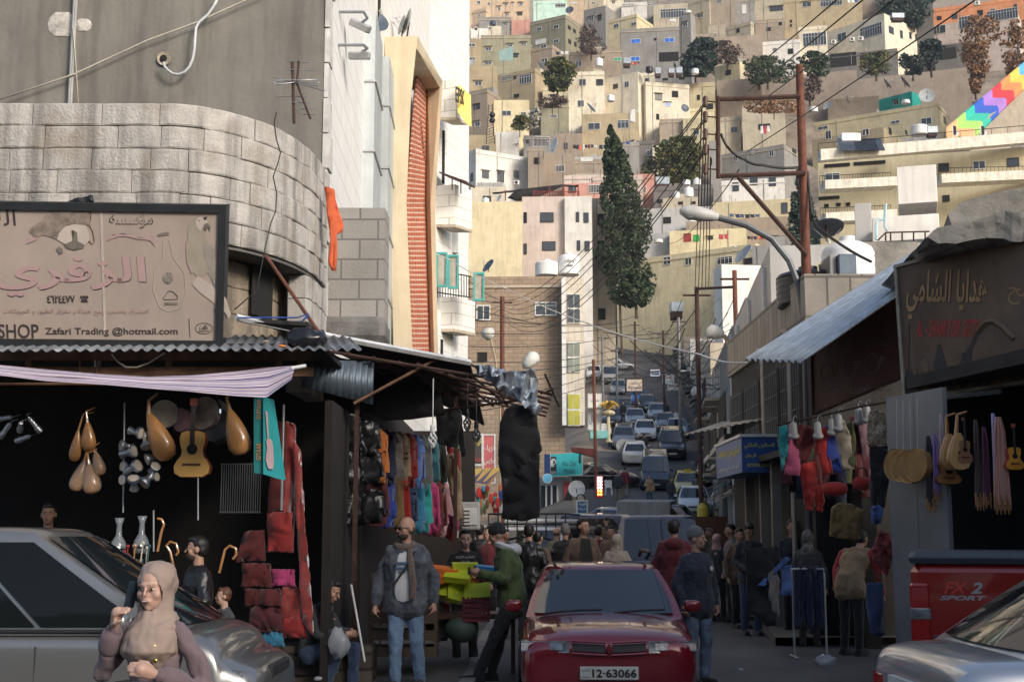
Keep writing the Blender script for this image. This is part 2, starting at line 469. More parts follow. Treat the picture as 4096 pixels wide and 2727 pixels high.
H('A',1655,1920,None,1060,1170,'gry','grey house with a wide barred veranda window',[(1795,1112,130,84,'i'),(1686,1107,24,40,'d')])
H('A',1912,2118,None,1050,1140,'brn','plain unplastered brick house under the yellow-brown house')
H('A',1175,1440,None,1060,1180,'och','low ochre wall house at the foot of the lattice mast')
H('A',1280,1690,1195,1165,1510,'wht','large white house with three tall dark windows in a row',[(1355,1370,66,60,'d'),(1474,1385,62,86,'d'),(1597,1368,64,72,'i'),(1250,1390,20,70,'Ld'),(1213,1410,20,60,'Ld')],yaw=30)
H('A',1690,1812,None,1150,1500,'brn','brown stained flank house joined to the large white house')
H('A',1812,2056,None,1200,1405,'brn','ruined brown house with a single barred window',[(1940,1322,74,56,'i')])
H('A',1975,2330,None,1370,1568,'pst','faded pinkish stone house behind the tall cypress with a row of windows',[(2250,1490,170,70,'s')])
H('A',2050,2340,None,1245,1380,'brn','rough block house below the washing lines',[(2150,1250,100,40,'W')])
H('A',1240,1520,None,1465,1600,'crm','cream roof-top house just above the peeling yellow wall')
H('B',-150,155,None,5,135,'lim','pale blue-white house with a gabled top and broad white windows',[(93,50,100,40,'s')])
H('B',155,310,None,-20,130,'pch','pinkish house with a red awning near the top',[(210,28,80,18,'W')])
H('B',303,500,575,50,330,'gry','grey concrete block house with two mismatched windows',[(371,174,50,44),(446,163,36,44,'d')])
H('B',485,780,930,125,395,'yel','bright yellow house with hooded windows and a taller stepped roof at its right',[(593,235,58,38),(750,218,58,38)])
H('B',640,870,None,18,110,'wht','white house with a red roof and white sunroom near the top edge',[(700,50,110,36,'s')])
H('B',930,1238,None,30,250,'bge','beige house with a wide white glazed sunroom',[(1105,122,240,92,'s')])
H('B',1236,1432,1490,-30,185,'bge','beige house with a pink right flank near the top',[(1347,145,70,40)])
H('B',640,1165,None,240,645,'gry','wide dark grey house with bright blue windows',[(768,372,90,46,'b'),(1070,362,88,46,'b'),(764,530,82,46,'b'),(945,353,28,22,'k'),(1065,510,180,90,'k')],hood=0)
H('B',1166,1270,1296,122,645,'gry','grey stair tower with one pale window, rising from the house with blue windows',[(1212,224,48,46)])
H('B',175,345,None,465,650,'brn','flat brown-grey house with a cross-barred window',[(258,570,56,60,'s')])
H('B',340,642,None,440,650,'brn','plain brown brick house with a white tank before it and a green shutter',[(470,545,30,50),(605,533,64,36,'g')])
H('B',1420,1572,None,222,350,'bge','low beige annexe with a blank wall beside the flat-roofed cottage')
H('B',1572,1800,1832,192,305,'bge','beige cottage with an overhanging flat roof and one square black window',[(1686,278,36,40,'k')],corn=1)
H('B',1840,2105,None,165,310,'brn','ruined brown stone house with two black holes for windows',[(2064,211,32,36,'k'),(1960,263,40,36,'k')])
H('B',1835,2098,None,-10,165,'bge','beige house with a dark ribbon window and white ledge',[(2028,80,120,44,'d')])
H('B',1632,1836,None,-20,185,'gry','grey house with one tall pale door',[(1740,85,40,90,'W')])
H('B',165,492,None,640,1150,'crm','tall cream house with rounded sun hoods over its windows',[(292,740,66,64),(446,740,64,60,'d'),(276,930,60,66)],hood=0)
H('B',490,795,842,642,1150,'crm','tall blank cream house joined to the one with rounded hoods')
H('B',862,1256,842,732,1150,'crm','sandy cream house with a triangular stair opening',[(973,872,68,60,'d'),(1120,845,60,60,'k'),(965,1048,30,54,'k'),(1056,938,60,36,'b')],yaw=18)
H('B',1255,1482,None,740,930,'yel','yellow house between the triangular-opening house and the yellow tower',[(1330,875,30,50,'k')])
H('B',1480,1706,1745,550,850,'yel','slim yellow tower house with one dark square window at its top',[(1598,652,58,46,'k')])
H('B',945,1255,None,655,745,'gry','low grey annexe row with two slit windows',[(1032,712,50,20,'k'),(1180,705,50,20,'k')])
H('B',795,945,None,650,790,'crm','small cream terrace house with a dark doorway',[(870,720,44,40,'a')])
H('B',290,800,None,1010,1310,'och','yellow-brown house with a broad white double window and clothes below',[(395,1133,114,66),(655,1115,110,82,'s')])
H('B',490,760,None,910,1010,'crm','cream roof storey with a white door on the yellow-brown house',[(640,958,60,56,'W'),(580,965,30,30,'d')])
H('B',985,1475,None,962,1110,'yel','long yellow roof storey with a satellite dish at its corner',[(1430,955,66,56,'k')])
H('B',1195,1480,None,1050,1300,'yel','yellow house with one small bluish window beside the power pole arm',[(1310,1188,56,56)])
H('B',983,1198,None,1062,1255,'brn','half plastered brick house, white at the bottom',[(1110,1225,60,20,'W')])
H('B',1520,1710,None,1045,1150,'bge','beige garden wall house under the dry bushes')
H('B',60,290,None,1195,1310,'brn','low brick terrace wall house left of the yellow-brown house')
H('B',625,800,None,1270,1420,'gry','low grey house with one small black window behind the cypress tip',[(700,1398,26,34,'k')])
H('B',775,945,None,1255,1410,'dgr','dark shed with a red timber lattice front')
H('B',218,545,None,1400,1570,'lgr','pale block wall house below the clothes lines')
H('B',920,1100,None,1300,1460,'crm','cream house half hidden by the round green tree')
H('B',1540,2108,2245,1290,1720,'gry','long blue-grey house with three small white windows, behind the pole frame',[(1660,1420,46,60),(1985,1375,52,60),(1817,1370,30,30),(2185,1362,34,62,'Rd')],hood=0,yaw=22)
H('B',1430,1542,None,1260,1640,'gry','narrow grey house end left of the long blue-grey house',[(1445,1450,14,60,'k')])
H('C',290,945,None,-60,255,'och','deep yellow apartment house at the top with a long glazed window row',[(475,40,76,50),(680,25,190,64,'s'),(343,180,20,24,'k'),(343,215,18,24,'k')])
H('C',415,652,None,212,480,'crm','cream wing of the villa with a big four-part window',[(540,330,200,120,'s')],yaw=0)
H('C',650,1136,1446,112,470,'crm','cream villa with a white brick flank and air conditioners under its windows',[(768,310,92,72),(1012,262,220,110,'s'),(1180,255,40,64,'Rd'),(1265,290,22,70,'Rd'),(1340,300,20,60,'Rd'),(1390,315,20,60,'Rd')],yaw=32,hood=0)
H('C',102,420,None,330,500,'wht','white terrace wall house with a slanted top, left of the villa')
H('C',640,1240,None,405,600,'dgr','dark open undercroft house storey beneath the villa',[(780,500,220,120,'k'),(1010,490,180,110,'k')])
H('C',1446,2252,2330,100,345,'pst','pinkish stone house with long window rows, upper right',[(1585,250,104,76),(1830,185,170,110,'s'),(2110,125,260,100,'s')],yaw=6,hood=0)
H('C',1510,2300,None,-30,110,'org','orange painted house with a red roof edge, at the top right corner')
H('C',1550,1960,None,335,545,'dgr','shaded veranda house storey with a white column under the pinkish stone house',[(1650,440,150,120,'k'),(1850,440,150,120,'k')],hood=0)
H('C',-60,300,None,860,1160,'bge','beige low house behind the red and white striped cloth',[(120,1060,100,50,'k')])
H('C',218,1575,1672,852,1145,'yel','long two-storey yellow house with a grey parapet',[(1475,1015,90,60),(1215,1022,80,30),(610,1072,90,30),(360,1095,80,26),(1628,1005,26,60,'Rd')],yaw=14)
H('C',1075,1358,1432,765,900,'tea','turquoise painted roof hut with a small grey window',[(1222,858,50,44)],corn=0)
H('C',528,1130,1352,1062,1400,'och','ochre brick house with peeled white top and four small windows',[(968,1108,60,60),(655,1130,56,78),(1170,1098,22,58,'Rd'),(1305,1108,20,40,'Rd')],yaw=20)
H('C',1280,1590,None,1130,1270,'lgr','white-washed stone roof house under the round white tank',[(1332,1238,60,50,'d')],corn=0)
H('C',2195,2400,None,1040,1215,'lgr','broken grey wall house at the right edge beneath the rainbow stairs')
H('C',1870,2300,None,800,1100,'brn','rubble-strewn brown bank house right of the rainbow stairs')
H('C',-20,900,None,585,800,'brn','long stained brown retaining wall under the villa garden, with bushes on it',name='retaining_wall',cat='wall',corn=0,dep=3,par=.1,mats=wallmat('bgw'))
H('C',900,1860,None,560,790,'brn','high stone retaining wall behind the turquoise hut',name='retaining_wall',cat='wall',corn=0,dep=3,par=.1,mats=wallmat('bgw'))
H('C',650,1080,None,800,900,'brn','rubble terrace wall left of the turquoise hut',name='retaining_wall',cat='wall',corn=0,dep=3,par=.1)
H('B',1500,1900,None,700,900,'brn','brown terrace wall behind the yellow tower house',name='retaining_wall',cat='wall',corn=0,dep=3,par=.1,mats=wallmat('bgw'))
H('B',1290,1480,None,300,420,'brn','dry stone bank below the beige cottage annexe',name='retaining_wall',cat='wall',corn=0,dep=3,par=.1)
H('B',1480,1910,None,310,560,'brn','brown rock-faced terrace wall beneath the ruined stone house',name='retaining_wall',cat='wall',corn=0,dep=3,par=.1,mats=wallmat('bgw'))
for q in (('B',-180,60,-80,40,'pch','far peach house cut by the top edge above the gabled white house'),('B',60,240,-80,30,'wht','far white house cut by the top edge, left of the red awning'),('B',300,480,-80,60,'bge','far beige house cut by the top edge above the grey block house'),
   ('B',480,660,-80,50,'crm','far cream house cut by the top edge, left of the red roofed sunroom'),('B',820,960,-80,90,'gry','far grey house cut by the top edge, left of the glazed sunroom house'),('B',1440,1660,-80,200,'brn','far brown rocky house wall above the beige cottage'),
   ('A',1690,1800,-80,110,'gry','far grey house cut by the top edge, right of the wide peach house'),('C',930,1120,-80,120,'brn','rubble bank wall right of the deep yellow apartment house'),('C',1100,1540,-80,300,'dgr','dark garden wall house behind the trees between the two villas')):
 H(q[0],q[1],q[2],None,q[3],q[4],q[5],q[6],[((q[1]+q[2])/2,(max(0,q[3])+q[4])/2,34,24)] if q[5] not in ('brn','dgr') else [])
H('D',92,566,None,210,905,'yel','tall yellow gable wall with peeling grey patches and no windows',D=140,corn=0,name='apartment_house',cat='apartment house')
H('D',566,905,None,168,900,'pst','pinkish stone apartment house with stone balconies',[(760,333,110,80,'d'),(775,557,110,76,'d'),(590,335,24,90,'k'),(590,580,24,90,'d')],D=150,name='apartment_house',cat='apartment house',corn=0,hood=0)
H('D',905,1122,None,165,1300,'wht','tall white tiled apartment house flank with four narrow windows, left of the cypress',[(1000,330,28,80,'d'),(1067,335,40,80,'d'),(1008,553,28,80,'d'),(1075,557,40,80,'d')],D=149,name='apartment_house',cat='apartment house',corn=0,hood=0)
H('D',1122,1300,None,180,1250,'stn','narrow weathered house with balconies behind the cypress',[(1180,350,60,90,'k'),(1180,560,60,90,'k'),(1190,1090,60,90,'k')],D=154,corn=0)
H('D',1430,1606,None,-10,270,'pnk','pink plastered tower house beside the cypress top',[(1523,118,30,60,'i')],D=190)
H('D',890,1262,None,62,180,'pnk','faded red and white house under the black roof awning',[(1150,110,130,70,'i'),(960,110,60,60,'d')],D=183)
H('D',1120,1512,None,0,250,'pst','dusty pink house behind the top of the cypress',[],D=188)
H('E',225,690,None,72,250,'dgr','dark grey house with white tanks on its roof',[(270,205,40,30,'k')],D=186)
H('E',300,580,None,172,260,'bge','low beige house with four slit windows, under the white tanks',[(435,220,40,24,'k'),(535,218,40,24,'k')],D=182,corn=0)
H('E',762,1256,None,20,210,'wht','white house with three dark windows low on the slope',[(868,93,50,72,'d'),(1010,50,60,60,'d'),(1155,53,54,72,'d')],D=180)
H('E',130,690,None,245,430,'lgr','white block house with two black window holes',[(330,355,64,52,'k'),(115,365,20,50,'k')],D=176,corn=0)
H('E',690,1310,None,185,320,'yel','peeling yellow and white house behind a line of dark clothes',[(1250,260,50,90,'a')],D=178,corn=0)
H('E',620,1330,None,320,430,'brn','low brown retaining house above the washing at the right',D=172,corn=0)
H('E',130,700,None,440,520,'lgr','low whitish block house behind the yellow roof storey',D=171,corn=0)
H('E',350,955,None,415,530,'yel','yellow roof storey with a red door, a green door and red hangings',[(490,490,60,66,'r'),(560,495,50,56,'v'),(670,495,40,24,'d')],D=168,corn=1)
H('E',-60,1040,1216,535,1140,'yel','broad yellow house front across the middle with four small windows',[(330,672,66,70),(497,677,60,62),(782,670,140,66,'s'),(968,675,80,50,'a'),(1105,680,40,30,'Rd')],D=160,yaw=24,hood=0,down=14,name='apartment_house',cat='apartment house')
H('E',1000,1330,None,540,700,'gry','grey balcony house between the yellow house and the dark conifer',D=150,corn=0)
H('E',765,1580,700,700,1060,'wht','long whitewashed roof house with a bare stained wall',[],D=95,corn=0,yaw=18,down=3)
# the long yellow office block on the right
o = H('C',592,2420,None,1225,2000,'yel','long yellow office block with white floor slabs and railed galleries',[(690,1485,130,80,'s'),(730,1382,215,24,'k'),(1000,1362,260,26,'k'),(1620,1402,90,76,'d'),(1915,1382,110,76),(2200,1357,100,76,'d'),(660,1655,180,14,'k'),(640,1720,40,20,'k'),(740,1712,40,20,'k'),(820,1708,36,20,'k'),(1640,1660,60,60,'d')],D=112,yaw=-7,down=20,corn=0,hood=0,name='office_block',cat='office building',par=.9,noside=1)
def slab(c, pts, D, dep, th, m, name, par):           # a floor slab: photo polyline, real depth
 P = [at(c, u, v, D) for u, v in pts]
 b = MB(); b.M = par.matrix_world.inverted()
 for p, q in zip(P, P[1:]):
  d = Vector((.1, -dep, 0)); b.loft([[p, q, q+d, p+d], [p+Vector((0,0,th)), q+Vector((0,0,th)), q+d+Vector((0,0,th)), p+d+Vector((0,0,th))]])
 return b.build(name, m, par)
bpy.context.view_layer.update()
SLABM = mat('white_slab', (.68,.64,.55), .8, streak=.3)
for pts, th, dp in (([(565,1365),(2420,1205)], 1.0, .9), ([(1545,1570),(2420,1530)], .8, 1.6), ([(585,1620),(1180,1590)], .8, 1.6), ([(590,1890),(1180,1860)], .8, 1.6)):
 slab('C', pts, 111.5, dp, th, SLABM, 'floor_slab', o)
def railing(c, pts, D, h, par, n=26):
 P = [at(c, u, v, D) for u, v in pts]; b = MB(); b.M = par.matrix_world.inverted()
 for p, q in zip(P, P[1:]):
  for z in (h, h*.5): b.tube([p+Vector((0,0,z)), q+Vector((0,0,z))], .03, 4)
  for i in range(n+1):
   r = p.lerp(q, i/n); b.tube([r, r+Vector((0,0,h))], .02, 4)
 return b.build('railing', BLACK, par)
railing('C', [(1545,1510),(2420,1490)], 110.3, 1.1, o); railing('C', [(585,1575),(1180,1545)], 110.3, 1.1, o)
railing('C', [(575,1320),(2420,1160)], 111, 1.3, o, 14); railing('C', [(590,1845),(1180,1820)], 110.3, 1.1, o)
# ================================================================ ground
def street_z(Y):
 P = [(-30,-.15),(12.5,-.15),(18,0),(40,0),(60,1.3),(78,3.9),(96,8.2),(115,11.6),(137,16.2),(160,22),(175,27)]
 for (a, za), (b, zb) in zip(P, P[1:]):
  if Y <= b: return za + (zb-za)*max(0, (Y-a))/(b-a)
 return 27 + (Y-175)*.6
def street_x(Y): return .15 + .1*Y                     # middle of the carriageway
for Y in range(-10, 176, 6):
 for dx in (-7, -4, 0, 4, 7): BASES.append((Vector((street_x(Y)+dx, Y, street_z(Y))), 3))
def gz(X, Y):
 dx = abs(X - street_x(Y))
 if Y < 45: return street_z(Y)
 s = wsum = 0
 for p, wt in BASES:
  d2 = (p.x-X)**2 + (p.y-Y)**2
  k = wt/(d2+9)**2; s += k*p.z; wsum += k
 z = s/wsum - 2.6
 if Y < 176:
  t = min(1, max(0, (dx-5)/5)); z = street_z(Y)*(1-t) + z*t
 return z
nx, ny = 70, 110; vs = []; fs = []
for j in range(ny+1):
 Y = -12 + 330*(j/ny)**1.15 if j < ny-4 else 330 + (j-ny+4)*180
 for i in range(nx+1):
  X = (i/nx*2-1); X = (abs(X)**1.25)*(1 if X > 0 else -1)*(22 + max(0, Y)*.62) + .05*Y
  vs.append((X, Y, gz(X, Y) if Y < 320 else gz(X, 320)+ (Y-320)*.7))
for j in range(ny):
 for i in range(nx):
  a = j*(nx+1)+i; fs.append((a, a+1, a+nx+2, a+nx+1))
g = MB().add(vs, fs)
struct(g.build('ground', mat('earth', (.22,.18,.14), .95, var=.35, ns=.5, bump=.6, bs=4, dirt=.6, dirtc=(.07,.06,.045)), None, True, 180))
ASPH = mat('asphalt', (.085,.085,.09), .75, var=.22, ns=.8, bump=.35, bs=60, dirt=.5, dirtc=(.045,.045,.047))
vs = []; fs = []; W2 = []
Ys = [-6,-2,2,5,8,11,13,15,17,19,22,26,30,35,40,45,50,56,62,68,74,80,86,92,98,106,114,122,130,138,146,154,162,170,176]
for i, Y in enumerate(Ys):
 xl = -14 if Y < 12.5 else -14+(Y-12.5)*9 if Y < 14 else None
 L = {True: -14}.get(Y < 12, None)
 if L is None: L = max(-14, -1.0 + (street_x(Y)-3.6+1.0)*min(1, max(0, (Y-13)/40)) ) if Y > 12.9 else -14
 Rr = 16 if Y < 14 else street_x(Y) + 4.0 + max(0, (22-Y))*.12
 for k in range(7):
  X = L + (Rr-L)*k/6; vs.append((X, Y, street_z(Y)+.006))
 if i:
  for k in range(6): a = (i-1)*7+k; fs.append((a, a+1, a+8, a+7))
struct(MB().add(vs, fs).build('road', ASPH))
# pavement on the left: curved kerb round the corner, 0.12 m high
kerb = [(-14,12.2),(-6,12.3),(-3,12.6),(-1.6,12.95),(-.75,13.5),(-.42,14.3),(-.35,15.5),(-.35,18),(-.2,24),(0,34),(1.2,45),(2.4,60)]
def offset(P, d):
 out = []
 for i, p in enumerate(P):
  a = Vector(P[max(0, i-1)]); b = Vector(P[min(len(P)-1, i+1)]); t = (b-a).normalized()
  out.append((p[0]-t.y*d, p[1]+t.x*d))
 return out
inn = offset(kerb, .16)
m = MB()
for i in range(len(kerb)-1):
 q = [kerb[i], kerb[i+1], inn[i+1], inn[i]]
 z = [street_z(p[1]) for p in q]
 m.loft([[(p[0], p[1], h-.1) for p, h in zip(q, z)], [(p[0], p[1], h+.12) for p, h in zip(q, z)]])
struct(m.build('kerb', mat('kerb_stone', (.22,.21,.20), .85, var=.3, ns=3, bump=.3)))
vs = []; fs = []
for i, p in enumerate(inn):
 z = street_z(p[1])+.112
 vs += [(p[0], p[1], z), (min(p[0]-1, -8 if i > 4 else p[0]), max(p[1], 22 if i < 5 else p[1]), z)]
 if i: fs.append((2*i-2, 2*i, 2*i+1, 2*i-1))
struct(MB().add(vs, fs).build('pavement', brickmat('paving', (.13,.125,.12), (.10,.10,.098), (.05,.05,.05), .4, .4, .012, .8, dirt=.6)))
# pavement on the right
vs = []; fs = []
for i, Y in enumerate([19,22,26,32,40,50,62,78]):
 x = street_x(Y)+min(4, 1.7+(Y-19)*.04); z = street_z(Y)
 vs += [(x, Y, z-.05), (x, Y, z+.13), (x+3, Y, z+.13)]
 if i: a = 3*i-3; fs += [(a, a+1, a+4, a+3), (a+1, a+2, a+5, a+4)]
struct(MB().add(vs, fs).build('pavement', mat('worn_pavement', (.14,.135,.13), .85, var=.3, bump=.3)))
# ================================================================ near structures
class Board:
 def __init__(s, c, tl, tr, bl, D, name, label, m, fm, fr=.05, th=.12, cat='sign', grow=0):
  s.c = c; s.A = at(c, *bl, D[2]); tlp = at(c, *tl, D[0]); trp = at(c, *tr, D[1])
  s.ex = (trp - tlp); s.W = s.ex.length; s.ex.normalize()
  s.ez = (tlp - s.A); s.H = s.ez.length; s.ez.normalize(); s.n = s.ex.cross(s.ez).normalized()
  if grow < 0: s.A += s.ex*grow; s.W -= grow
  if grow > 0: s.W += grow
  s.root = thing(name, label, cat, s.A)
  P = lambda x, z, d: s.ex*x + s.ez*z + s.n*d
  s.P = P; W, Hh = s.W, s.H
  MB().loft([[P(0,0,-th), P(W,0,-th), P(W,Hh,-th), P(0,Hh,-th)], [P(0,0,0), P(W,0,0), P(W,Hh,0), P(0,Hh,0)]]).build('panel', m, s.root)
  if fr:
   b = MB()
   for x0, z0, x1, z1 in ((-fr*.3,-fr*.3,W+fr*.3,fr*.7), (-fr*.3,Hh-fr*.7,W+fr*.3,Hh+fr*.3), (-fr*.3,fr*.7,fr*.7,Hh-fr*.7), (W-fr*.7,fr*.7,W+fr*.3,Hh-fr*.7)):
    b.loft([[P(x0,z0,-th-.01), P(x1,z0,-th-.01), P(x1,z1,-th-.01), P(x0,z1,-th-.01)], [P(x0,z0,.03), P(x1,z0,.03), P(x1,z1,.03), P(x0,z1,.03)]])
   b.build('frame', fm, s.root)
 def hit(s, u, v, c=None):
  d = ray(c or s.c, u, v); O = Vector((0,0,CAMZ))
  return O + d*((s.A-O).dot(s.n)/d.dot(s.n)) - s.A
 def text(s, t, x0, y0, x1, y1, m, sh=0, bold=0, lift=.004, name='lettering'):
  p, q = s.hit((x0+x1)/2, (y0+y1)/2), None
  wv = (s.hit(x1, (y0+y1)/2) - s.hit(x0, (y0+y1)/2)); hv = (s.hit((x0+x1)/2, y0) - s.hit((x0+x1)/2, y1))
  return text(name, t, m, s.root, p, wv, s.n.cross(wv), wv.length, hv.length, .002, sh, bold, lift)
 def poly(s, pts, m, lift=.004, name='picture'):
  P = [s.hit(*p)+s.n*lift for p in pts]
  return MB().prism(P, s.n*.003).build(name, m, s.root)
 def line(s, pts, r, m, name='picture'):
  return MB().tube([s.hit(*p)+s.n*.004 for p in pts], r, 4).build(name, m, s.root)
 def oval(s, cx, cy, rx, ry, m, lift=.004, n=20, name='picture', rot=0):
  ca, sa = math.cos(rot), math.sin(rot)
  return s.poly([(cx+rx*math.cos(2*math.pi*i/n)*ca-ry*math.sin(2*math.pi*i/n)*sa, cy+rx*math.cos(2*math.pi*i/n)*sa+ry*math.sin(2*math.pi*i/n)*ca) for i in range(n)], m, lift, name)
def sheet(P00, P10, P01, P11, n, amp, th, name, m, parent=None, jag=0, steps=1, sag=0):
 P00, P10, P01, P11 = map(Vector, (P00, P10, P01, P11)); nn = (P10-P00).cross(P01-P00).normalized()
 vs = []; fs = []; N = n*6
 for j in range(steps+1):
  t = j/steps
  for i in range(N+1):
   s_ = i/N; p = P00.lerp(P10, s_).lerp(P01.lerp(P11, s_), t) + nn*amp*math.sin(i*math.pi/3)
   if jag and j in (0,): p += (P00-P01).normalized()*jag*noise.noise(Vector((i*.15, 3, 1)))
   p.z -= sag*4*s_*(1-s_)*.5
   vs.append(p)
 for j in range(steps):
  for i in range(N): a = j*(N+1)+i; fs.append((a, a+1, a+N+2, a+N+1))
 o = MB().add(vs, fs).build(name, m, parent, True, 180)
 mo = o.modifiers.new('t', 'SOLIDIFY'); mo.thickness = th
 return baked(o)
GRP_W = 'overhead wires'
def wire(P, sag=.3, r=.008, label=None, m=WIREM, group=GRP_W, name='overhead_wire', n=14, cat='cable'):
 P = [Vector(p) for p in P]; pts = []
 for a, b in zip(P, P[1:]):
  for i in range(n+1):
   t = i/n; q = a.lerp(b, t); q.z -= sag*4*t*(1-t); pts.append(q)
 return tag(MB().tube(pts, r, 5).build(name, m, None, True, 180), label, cat, group)

# ---- grey rendered block at the far left
CONC = mat('stained_render', (.20,.185,.16), .9, var=.22, ns=.8, bump=.35, bs=14, streak=.5, dirt=.3, dirtc=(.34,.32,.29))
root = thing('grey_building', 'tall grey-brown rendered building wall with pipes, behind the curved stone parapet', 'building', (-6, 17.2, 0))
x1 = at('P', 2185, 300, 17.2).x
MB().box(-6, 0, 0, x1+6, .5, 16).build('wall', CONC, root)
b = MB()
for i in range(26):
 z = 2.5+i*.5; b.box(x1+6.002, -.03+.02*rnd.random(), z, x1+6.06+.04*rnd.random(), .3, z+.48)
b.build('quoin_edge', mat('white_stone_edge', (.55,.53,.5), .9, var=.3, ns=4, streak=.3), root)
for u in (477, 489):
 p = at('P', u, 400, 17.1); MB().tube([(p.x+6, -.08, 4), (p.x+6, -.08, 15)], .022, 8).build('pipe', mat('grey_pipe', (.30,.30,.29), .5), root, True)
CREAMC = mat('cream_cable', (.5,.46,.38), .6)
def wallpath(c, pts, D, r, name, m, par):
 MB().tube([at(c, u, v, D) - Vector(par.location) for u, v in pts], r, 6).build(name, m, par, True, 180)
wallpath('P', [(490,180),(505,350),(528,720)], 17.08, .008, 'cable', CREAMC, root)
wallpath('P', [(-60,690),(500,500),(1000,270),(1330,150),(1660,0),(1800,-60)], 17.08, .012, 'cable', CREAMC, root)
WHTP = mat('white_conduit', (.5,.52,.53), .5)
wallpath('P', [(1480,-40),(1440,40),(1400,100),(1340,150),(1318,190),(1312,260),(1308,330),(1296,400),(1275,450),(1245,485),(1205,503),(1165,500),(1130,475),(1108,450),(1100,420)], 17.05, .02, 'conduit', WHTP, root)
p = at('P', 1108, 400, 17.19) - Vector(root.location)
MB().lathe([(0.0,0),(.05,.01),(.1,.03),(.085,0),(0,-.002)], 9, p+Vector((0,-.0,0)), (0,-1,0)).build('broken_plaster', mat('raw_plaster', (.40,.34,.26), .95, var=.5, ns=12, bump=.8), root)
MB().ell(p+Vector((-.01,-.03,.0)), (.05,.01,.055)).build('pipe_hole', DARK, root)
for (u, v, rx, rz) in ((415,165,.2,.2),(560,170,.12,.1)):
 q = at('P', u, v, 17.2) - Vector(root.location); MB().ell(q, (rx,.025,rz), 11, 6).build('broken_plaster', mat('spalled_render', (.45,.42,.38), .95, var=.4, ns=8, bump=.9), root, True)

# ---- curved white stone balcony block
STONE = mat('white_limestone', (.47,.44,.40), .9, var=.16, ns=5, bump=.9, bs=34, streak=.85, dirt=.6, dirtc=(.27,.215,.16))
MORT = mat('mortar', (.13,.12,.11), .95)
sroot = thing('stone_balcony_house', 'white limestone house with curved balcony wall of large blocks, stained grey', 'house', (-6, 13.5, 0))
def cpath(s):
 if s < 2.25: return Vector((s, 0, 0)), Vector((0,-1,0))
 t = s - 2.25; a, bb = 1.38, 2.4; tot = 3.05
 if t < tot:
  th = t/tot*math.pi/2
  p = Vector((2.25 + a*math.sin(th), bb - bb*math.cos(th), 0)); n = Vector((math.sin(th)/a, -math.cos(th)/bb, 0)).normalized(); return p, n
 return Vector((2.25+a, bb+(t-tot), 0)), Vector((1,0,0))
ztop = at('P', 500, 695, 13.5).z; ch = px('P', 162, 13.5)
def blocks(z0, z1, s0, s1, off, m, name, par, lmin=.36, lmax=.8, thick=.22, edge=.006):
 b = MB(); s = s0
 while s < s1:
  e = min(s1, s + rnd.uniform(lmin, lmax)*(1 if s < 3 else .8))
  if s1 - e < .2: e = s1
  k = max(2, int((e-s)/.12)); jut = rnd.uniform(-.006,.01); zt = z1 + rnd.uniform(-.004,.004); rings = []
  for i in range(k+1):
   ss = s+.004+(e-s-.008)*i/k; p, n = cpath(ss); p = p - n*off; ed = edge if i in (0, k) else 0
   rings.append([p + n*(jut-ed)+Vector((0,0,z0+.004)), p + n*(jut-ed+.01 if not ed else jut-ed)+Vector((0,0,z0+.02)), p + n*(jut-ed+.012 if not ed else jut-ed)+Vector((0,0,zt-.02)), p + n*(jut-ed)+Vector((0,0,zt-.004)), p - n*thick+Vector((0,0,zt-.004)), p - n*thick+Vector((0,0,z0+.004))])
  b.loft(rings); s = e
 return b
bl = MB(); zb = at('Q', 1550, 322, 13.5).z; z = ztop; row = 0
while z > zb + .05:
 z0 = max(zb, z - ch*rnd.uniform(.97,1.03)); q = blocks(z0, z, -.3*rnd.random(), 5.75, 0, None, '', None); bl.add(q.v, q.f); z = z0
bl.build('parapet', STONE, sroot)
def band(s0, s1, off, z0, z1, n=30):
 return [[cpath(s0+(s1-s0)*i/n)[0]-cpath(s0+(s1-s0)*i/n)[1]*off+Vector((0,0,zz)) for zz in (z0, z1)] for i in range(n+1)]
def strip(rings):
 b = MB()
 for a, c in zip(rings, rings[1:]): b.quad(a[0], c[0], c[1], a[1])
 return b
strip(band(-.5, 5.7, .03, zb+.01, ztop-.02)).build('mortar_core', MORT, sroot)
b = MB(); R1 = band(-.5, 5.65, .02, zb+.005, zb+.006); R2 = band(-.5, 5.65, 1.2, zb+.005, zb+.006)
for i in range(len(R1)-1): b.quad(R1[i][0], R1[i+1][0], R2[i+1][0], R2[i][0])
b.build('soffit', mat('dark_soffit_concrete', (.10,.09,.08), .95, var=.3, ns=3, streak=.3), sroot)  # underside in a darker concrete tone
BRST = mat('brown_limestone', (.30,.245,.18), .95, var=.3, ns=3, bump=.9, bs=25, streak=.6, dirt=.5, dirtc=(.09,.07,.05))
z = zb - .005; bl = MB()
while z > 3.55:
 z0 = z - .3; q = blocks(z0, z, 1.4, 5.35, .42, None, '', None, .4, .75); bl.add(q.v, q.f); z = z0
bl.build('lower_wall', BRST, sroot); strip(band(1.2, 5.6, .46, 3.5, zb-.01)).build('mortar_core', MORT, sroot)
z = zb - .005; bl = MB()
while z > 3.4:
 z0 = z - .28; q = blocks(z0, z, 4.7, 5.75, .0, None, '', None, .3, .5); bl.add(q.v, q.f); z = z0
bl.build('corner_pier', STONE, sroot)
p, n = cpath(4.3); p = p - n*.36; tq = Vector((-n.y, n.x, 0))
zc = at('Q', 1960, 600, 14.3).z
